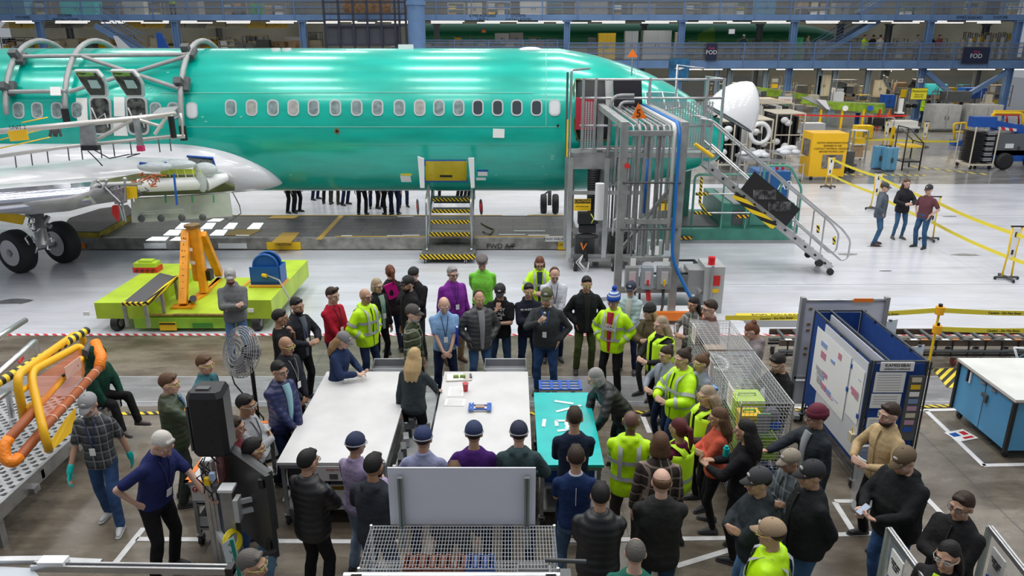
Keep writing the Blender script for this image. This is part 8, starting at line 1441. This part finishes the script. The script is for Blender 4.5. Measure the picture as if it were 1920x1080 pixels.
pb = person(831,552,1.78,12,'bald person in light blue polo with clasped hands and blue folder','polo',(.22,.38,.62),NAVY,'l','ring','brown',pose='clasp',badge=True,girth=1.1,nod=28,glasses='clear')
person(904,477,1.83,0,'person in bright green polo and grey flat cap in the back row','polo',(.20,.62,.06),BLK,'l','short','brown','flat',(.10,.085,.085),'back' if 0 else 'behind',nod=18,girth=1.12,badge=False)
person(897,544,1.78,20,'balding person in grey padded jacket over grey shirt with hands in pockets','puffer',(.055,.058,.06),(.06,.13,.27),'m','receding','dark',pose='pockets',shirt=(.27,.27,.29),glasses='yellow',girth=1.08,shoes=(.1,.08,.05))
pc = person(938,530,1.76,-5,'person in black sweatshirt with white lettering and black cap resting chin on hand','hoodie',BLK,(.03,.06,.12),'m','short','black','cap',(.015,.015,.02),'chin',nod=20,short=True)
pd = person(991,530,1.74,8,'young person in dark hooded sweatshirt with crossed arms and yellow glasses','hoodie',(.015,.018,.03),DJEAN,'m','short','black',pose='crossed',glasses='yellow')
person(1012,478,1.72,0,'person with reddish hair in open yellow safety jacket in the back row','hivis',(0,0,0),BLK,'l','bob','auburn',pose='hold',shirt=(.03,.04,.07),glasses='dark',nod=25,female=True)
person(1039,498,1.80,5,'balding person in white dress shirt with dark lanyard','shirt',(.62,.64,.70),NAVY,'l','receding','brown',pose='clasp',badge=True,nod=25,girth=1.1,lany=(.02,.02,.02))
pm_ = person(1026,540,1.84,-12,'person in dark grey sweatshirt and olive cap speaking into a microphone','sweater',(.04,.045,.048),(.03,.075,.19),'l','short','brown','cap',(.07,.08,.035),'mic',beard='sand',badge=True,girth=1.25,lany=(.02,.12,.5))
person(1100,517,1.78,5,'person in black hooded parka and olive trousers right of the speaker','parka',(.012,.014,.015),(.06,.08,.025),'m','short','black',pose='pockets',glasses='yellow',shirt=(.012,.012,.013),hem=.80)
pe_ = person(1152,548,1.76,-28,'person in yellow safety jacket, red hood and blue bobble hat','hivis',(0,0,0),BLK,'m','short','black','pompom',stripes('bobble_stripes',(.02,.10,.45),(.55,.62,.65),22,(0,0,1)),'pockets',shirt=(.42,.01,.04),glasses='dark')
person(1184,527,1.68,-20,'person in pale blue padded jacket and navy cap behind the bobble hat','puffer',(.38,.50,.52),NAVY,'l','ponytail','black','cap',(.02,.03,.06),'clasp',female=True,shirt=(.6,.6,.6),glasses='clear')
person(1220,570,1.62,-55,'long-haired blonde person in olive jacket and black knit hat','jacket',(.09,.07,.035),CHAR,'l','long','blonde','beanie',BLK,'crossed',female=True)
p = person(1243,592,1.70,-65,'grey-blonde person in black jumper and yellow vest holding a dark jacket','sweater',(.02,.02,.022),BLK,'l','long','ash',pose='hold',female=True,girth=1.15);vest(p)
person(1252,648,1.58,-60,'dark-haired person mostly hidden behind the spectacled yellow jacket','shirt',(.25,.28,.33),DJEAN,'l','bun','dark',pose='hold',female=True)
person(1284,654,1.74,-65,'spectacled person in yellow safety jacket and blue jeans near the cage','hivis',(0,0,0),JEAN,'l','bun','dark',pose='hold',glasses='yellow',female=True,girth=1.1,shoes=(.4,.38,.35))
person(1319,664,1.58,-70,'person with brown bun in lilac-grey shirt beside the wire cage','shirt',(.30,.32,.42),BLK,'l','bun','brown',pose='crossed',female=True,glasses='yellow')
p = person(1330,722,1.66,-75,'curly ash-blonde person in brown top and yellow vest with a blue hair clip','sweater',(.07,.05,.045),BLK,'l','clip','ash',pose='hold',female=True,girth=1.1,glasses='yellow');vest(p)
pf = person(1352,764,1.60,-100,'long brown-haired person in coral and grey fleece with black leggings','sweater',(.55,.10,.06),BLK,'m','long','brown',pose='crossed',female=True,girth=1.05,shoes=(.05,.05,.05))
p = person(1277,785,1.66,-135,'dark red-haired person in maroon top and yellow vest with red hair tie','sweater',(.10,.012,.04),(.06,.01,.02),'t','ponytail','red',pose='crossed',female=True);vest(p)
person(1240,812,1.77,170,'brown bob-haired person in dark plaid shirt seen from behind','shirt',BLK,(.05,.045,.04),'l','bob','brown',pose='down',tm=plaid('plaid_brown',(.05,.035,.03),(.35,.27,.22),8))
person(1184,772,1.76,172,'bald person in yellow safety jacket seen from behind right of the teal table','hivis',(0,0,0),(.05,.045,.04),'d','bald','black',pose='clasp',glasses='yellow')
person(1112,692,1.68,-80,'grey-haired person in black padded jacket bending over the teal table','puffer',(.016,.018,.02),(.02,.04,.045),'l','bob','grey',pose='table',lean=38,female=True,nod=0)
person(1078,765,1.78,178,'dark-haired person in navy long sleeves standing at the teal table','sweater',(.014,.022,.045),DJEAN,'m','short','dark',pose='crossed')
pg = person(1081,838,1.76,178,'person in navy sports top with pale collar and jeans seen from behind','tee',(.012,.03,.10),(.07,.13,.22),'m','short','dark',pose='crossed')
person(1127,908,1.76,175,'black-haired person in black quilted jacket seen from behind','puffer',(.014,.015,.018),BLK,'m','short','black',pose='crossed',hem=.84,girth=1.1)
person(1243,882,1.82,178,'shaven-headed person in black fleece and jeans seen from behind','jacket',(.02,.02,.02),(.03,.07,.14),'l','ring','brown',pose='clasp',girth=1.12)
person(1193,1014,1.72,172,'person with thinning hair and green shirt at the bottom edge','tee',(.02,.14,.10),CHAR,'l','receding','salt',pose='down',girth=1.1)
person(572,845,1.76,150,'spectacled person in long black quilted coat at the left table corner','puffer',(.010,.010,.012),BLK,'m','short','black',pose='crossed',glasses='dark',hem=.80)
person(697,853,1.80,163,'bearded person in charcoal hooded sweatshirt left of the grey panel','hoodie',(.03,.035,.045),(.04,.07,.13),'t','short','black',pose='hold',girth=1.1,beard='black',glasses='dark')
person(663,814,1.72,148,'person in lavender shirt and navy bump cap with clear goggles','shirt',(.32,.26,.40),(.2,.27,.36),'m','short','dark','bump',(.02,.03,.08),'hold',glasses='clear')
person(792,803,1.76,178,'person in pale lilac shirt and navy bump cap, leftmost behind the grey panel','shirt',(.28,.30,.46),NAVY,'m','short','dark','bump',(.015,.03,.11),'hidden')
person(888,793,1.76,180,'person in purple sweater and navy bump cap behind the grey panel','sweater',(.07,.02,.16),NAVY,'m','short','dark','bump',(.02,.035,.10),'hidden')
person(973,793,1.76,180,'person in teal-grey hooded sweatshirt and navy bump cap behind the grey panel','hoodie',(.05,.085,.09),NAVY,'l','short','dark','bump',(.015,.02,.045),'hidden')
person(850,868,1.62,180,'brown-haired person whose crown peeks over the grey panel','sweater',CHAR,CHAR,'l','short','brown',pose='down')
person(463,1032,1.74,85,'grey-haired person with yellow glasses at the bottom edge by the television stand','tee',CHAR,(.16,.28,.42),'m','short','salt',pose='down',glasses='yellow')
ph = person(1404,787,1.74,-120,'person with long straight black hair in black hooded jacket beside the cage','hoodie',(.014,.014,.016),BLK,'m','long','black',pose='phone',female=True)
person(1538,762,1.72,-75,'person in burgundy knit hat with hand on the wire cage','jacket',(.022,.028,.035),BLK,'m','short','black','beanie',(.12,.01,.03),'reach',glasses='dark',shirt=(.3,.32,.34),yaw=-15)
person(1490,842,1.62,-75,'person in tan cap and grey plaid flannel in the right group','shirt',BLK,(.05,.10,.18),'m','short','grey','cap',(.28,.24,.19),'crossed',tm=plaid('plaid_slate',(.10,.12,.13),(.22,.25,.27),7),nod=14)
person(1530,865,1.84,-85,'person in black cap and black jacket with hands behind back','jacket',(.012,.013,.015),(.05,.12,.24),'m','short','dark','cap',(.012,.014,.018),'behind',girth=1.15,hem=.84)
person(1430,878,1.80,-95,'person in charcoal cap and dark slate hooded sweatshirt','hoodie',(.025,.032,.038),(.12,.24,.42),'m','short','black','cap',(.035,.035,.038),'crossed',girth=1.1,yaw=10)
person(1455,976,1.76,-120,'person in tan cap and yellow safety jacket at the bottom edge','hivis',(0,0,0),CHAR,'m','short','dark','cap',(.34,.24,.15),'down',glasses='yellow',girth=1.1)
person(1675,755,1.80,-75,'bearded person in tan work jacket beside the clear bin','shirt',(.48,.35,.19),BLK,'l','short','dark',pose='hold',beard='dark',badge=False)
pi_ = person(1708,835,1.82,-68,'person in brown cap and black coat typing on a phone, orange shoes','hoodie',(.014,.015,.016),(.05,.12,.27),'l','short','brown','cap',(.13,.09,.05),'phone',girth=1.35,nod=24,beard='sand',shoes=(.45,.11,.02),hem=.80)
person(1812,922,1.76,-62,'person in black jacket with dark glasses and folded arms at right','jacket',(.012,.012,.013),BLK,'m','short','dark',pose='crossed',glasses='dark',girth=1.05)
person(1785,1014,1.72,-50,'person with long black hair and clear glasses in the lower right corner','hoodie',(.02,.02,.022),CHAR,'m','long','black',pose='down',glasses='clear',shirt=(.5,.8,.02))
person(1303,556,1.60,-55,'dark-haired person in grey plaid wool shirt behind the cage','shirt',BLK,CHAR,'m','long','black',pose='hold',female=True,tm=plaid('plaid_wool',(.22,.21,.19),(.5,.48,.44),6,dark=(.06,.06,.06)))
person(1335,562,1.82,-75,'spectacled person in brown shirt at the far end of the cage','shirt',(.14,.07,.06),CHAR,'l','short','dark',pose='down',glasses='dark')
person(1421,602,1.68,-100,'person with auburn bun in mauve-grey sweatshirt looking down behind the cage','hoodie',(.24,.21,.22),CHAR,'l','bun','auburn',pose='hold',female=True,nod=35)
person(1468,659,1.74,-65,'spectacled person in black sweater between the cage and the board frame','sweater',(.015,.015,.016),BLK,'m','short','black',pose='hold',glasses='clear',nod=28)
person(1659,342,1.78,60,'person in slate jacket and cap, leftmost of three talking on the white floor','jacket',(.10,.12,.15),(.05,.12,.22),'l','short','brown','cap',(.05,.05,.05),'pockets',shoes=(.08,.05,.04))
person(1701,335,1.76,0,'person in black jacket, middle one of three talking on the white floor','jacket',(.02,.02,.025),(.06,.13,.24),'l','long','brown',pose='hold',female=True,shoes=(.1,.1,.1))
person(1744,346,1.78,-60,'person in maroon T-shirt and cap, rightmost of three talking on the white floor','tee',(.13,.05,.06),(.04,.10,.20),'l','short','brown','cap',(.03,.03,.03),'pockets',girth=1.12)
# hand held items, each a thing of its own
def held(P,name,label,cat,p,build):
    w = world_of(P,p);t = thing(name,w,label,cat,rz=P['root'].rotation_euler.z);build(t);return t
def midhand(P,i=0): S_,E_,W_,hd,up,curl,sx = P['arms'][i];return W_ + hd.normalized() * .10 * P['s'] - up.normalized() * .02
q = midhand(pm_,0);d = Vector((.25,.35,.9)).normalized()
def mk(t):
    MB().cyl(-d * .12,d * .06,.014,.020,12).B('handle',DGREY,t,local=True);MB().ell(d * .085,(.026,.026,.028),12,10).B('grille',STEEL,t,local=True)
held(pm_,'microphone','silver hand-held microphone raised to the speaker’s mouth','microphone',q,mk)
def ph_(t): MB().box((0,0,0),(.078,.15,.010),M=Matrix.Rotation(.5,3,'X')).B('case',BLACK,t,local=True);MB().box((0,-.003,.0065),(.068,.135,.003),M=Matrix.Rotation(.5,3,'X')).B('screen',mat('phone_screen',(.35,.42,.55),.15),t,local=True)
held(pi_,'smartphone','dark smartphone in the hands of the brown-capped person','phone',pi_['U']((0,-.48,1.19)),ph_)
def fo_(t): MB().box((0,0,0),(.03,.24,.32)).B('cover',mat('folder_blue',(.01,.04,.5),.35),t,local=True);MB().box((0,.005,.003),(.02,.235,.315)).B('sheets',PAPER,t,local=True)
held(pb,'document_folder','bright blue folder tucked under the arm of the light blue polo','folder',pb['U']((.185,-.06,1.12)),fo_)
t = thing('document_folder',gz(735,545,1.28),'bright pink folder held by the person in the black blazer','folder',rz=.4)
MB().box((0,0,0),(.22,.03,.30),M=Matrix.Rotation(-.3,3,'Y')).B('cover',mat('pink_folder',(.65,.01,.25),.4),t,local=True);MB().box((.004,.006,0),(.21,.022,.29),M=Matrix.Rotation(-.3,3,'Y')).B('sheets',PAPER,t,local=True)
def bo_(t): MB().cyl((0,0,-.08),(0,0,.06),.034,n=14).B('body',mat('bottle_teal',(.0,.42,.42),.3),t,local=True);MB().cyl((0,0,.06),(0,0,.09),.022,n=12).B('cap',mat('bottle_teal',(.0,.42,.42),.3),t,local=True)
held(ph,'water_bottle','teal water bottle carried by the black-haired person beside the cage','bottle',ph['U']((-.16,-.24,1.22)),bo_)
# prints and marks on clothes
WPR = mat('print_white',(.75,.75,.76),.7)
def mark(P,body,p,size,m=WPR,back=False,name='print'):
    R_ = P['root'].rotation_euler.to_matrix();X = R_ @ (P['LR'] @ Vector((1,0,0) if not back else (-1,0,0)));Y = R_ @ (P['LR'] @ Vector((0,0,1)))
    text(name,body,m,P['top'],world_of(P,P['U'](p)),size,X,Y,.008)
mark(pc,'THEY\nCALL\nME',(0,-.165,1.29),.075);mark(pd,'FD PACIFIC NW',(0,-.168,1.36),.045);mark(pe_,'SRH\nUNION',(.0,-.19,1.24),.07)
MB().box(pg['U']((0,.148,1.30)),(.006,.006,.2)).B('piping',WPR,pg['top'],local=True)
MB().tube([pg['U']((.062 * math.cos(u),.012 + .062 * math.sin(u),1.495)) for u in [2 * math.pi * i / 12 for i in range(12)]],.012,6,closed=True).B('collar',mat('collar_grey',(.45,.5,.6),.7),pg['top'],local=True)
# legs of the crowd that stands behind the airliner (their upper bodies are hidden by the hull)
rb = random.Random(11)
for i,(px,py,c) in enumerate(((546,398,BLK),(558,398,BLK),(592,374,NAVY),(614,382,(.05,.05,.03)),(628,383,(.05,.05,.03)),(648,384,NAVY),(680,403,BLK),(702,390,DJEAN),(713,390,BLK),(729,402,(.09,.03,.03)),(740,402,NAVY),(757,388,DJEAN),(818,372,(.1,.01,.03)),(862,372,BLK),(876,372,BLK))):
    g_ = gz(px,py);person(0,0,1.75,rb.choice((20,170,-150,60)),'person in dark clothes standing beyond the fuselage with only legs showing','jacket',c,c if i % 3 else BLK,'m','short','dark',pose='down',at=(g_.x,g_.y,0),group='people whose legs show under the fuselage')
# ---- small figures on the decks and in the far hall
for (px,py,Y,z,a,c,lab,hat) in ((322,0,MY + 1,UD,20,(.5,.8,.02),'far worker in yellow vest on the upper deck',None),(1395,66,MY + 1.2,DK,150,(.02,.05,.06),'far worker with pale hat on the lower deck',(.6,.6,.6)),(1622,66,MY + 1.5,DK,30,(.5,.75,.02),'far worker in dark and yellow on the lower deck near the stair',None),(1638,70,MY + 1.5,DK,200,BLK,'far worker in black right of the yellow one on the lower deck',None),(1651,72,MY + 1.5,DK,180,(.6,.55,.5),'far worker in cream top on the lower deck',None),(1515,68,MY + 1.8,DK,90,(.35,.28,.22),'far worker in tan right of the green bin',None),
                                      (1340,135,56,0,10,(.5,.85,.02),'left of two far workers in yellow vests under the lower deck',None),(1362,136,56,0,-20,(.45,.8,.02),'right of two far workers in yellow vests under the lower deck',None),(1735,197,None,0,60,BLK,'far worker in black beside the grey workbenches',None),(1725,198,None,0,40,(.5,.85,.02),'far worker in yellow vest beside the grey workbenches',None),
                                      (1748,66,MY + 1.5,DK,0,BLK,'first of the dark-clad people gathered behind the deck railing',None),(1762,68,MY + 1.5,DK,20,(.25,.05,.05),'second gathered person, in dark red, behind the deck railing',None),(1722,64,MY + 2,DK,0,(.3,.3,.35),'person in grey left of those gathered on the deck',None)):
    P_ = gy(px,py,Y) if Y else gz(px,py + 32);g_ = (P_.x,P_.y,z)
    person(0,0,1.75,a,lab,'jacket',c,NAVY,'m','short','dark','cap' if hat else None,hat or BLK,pose='hold',at=g_)
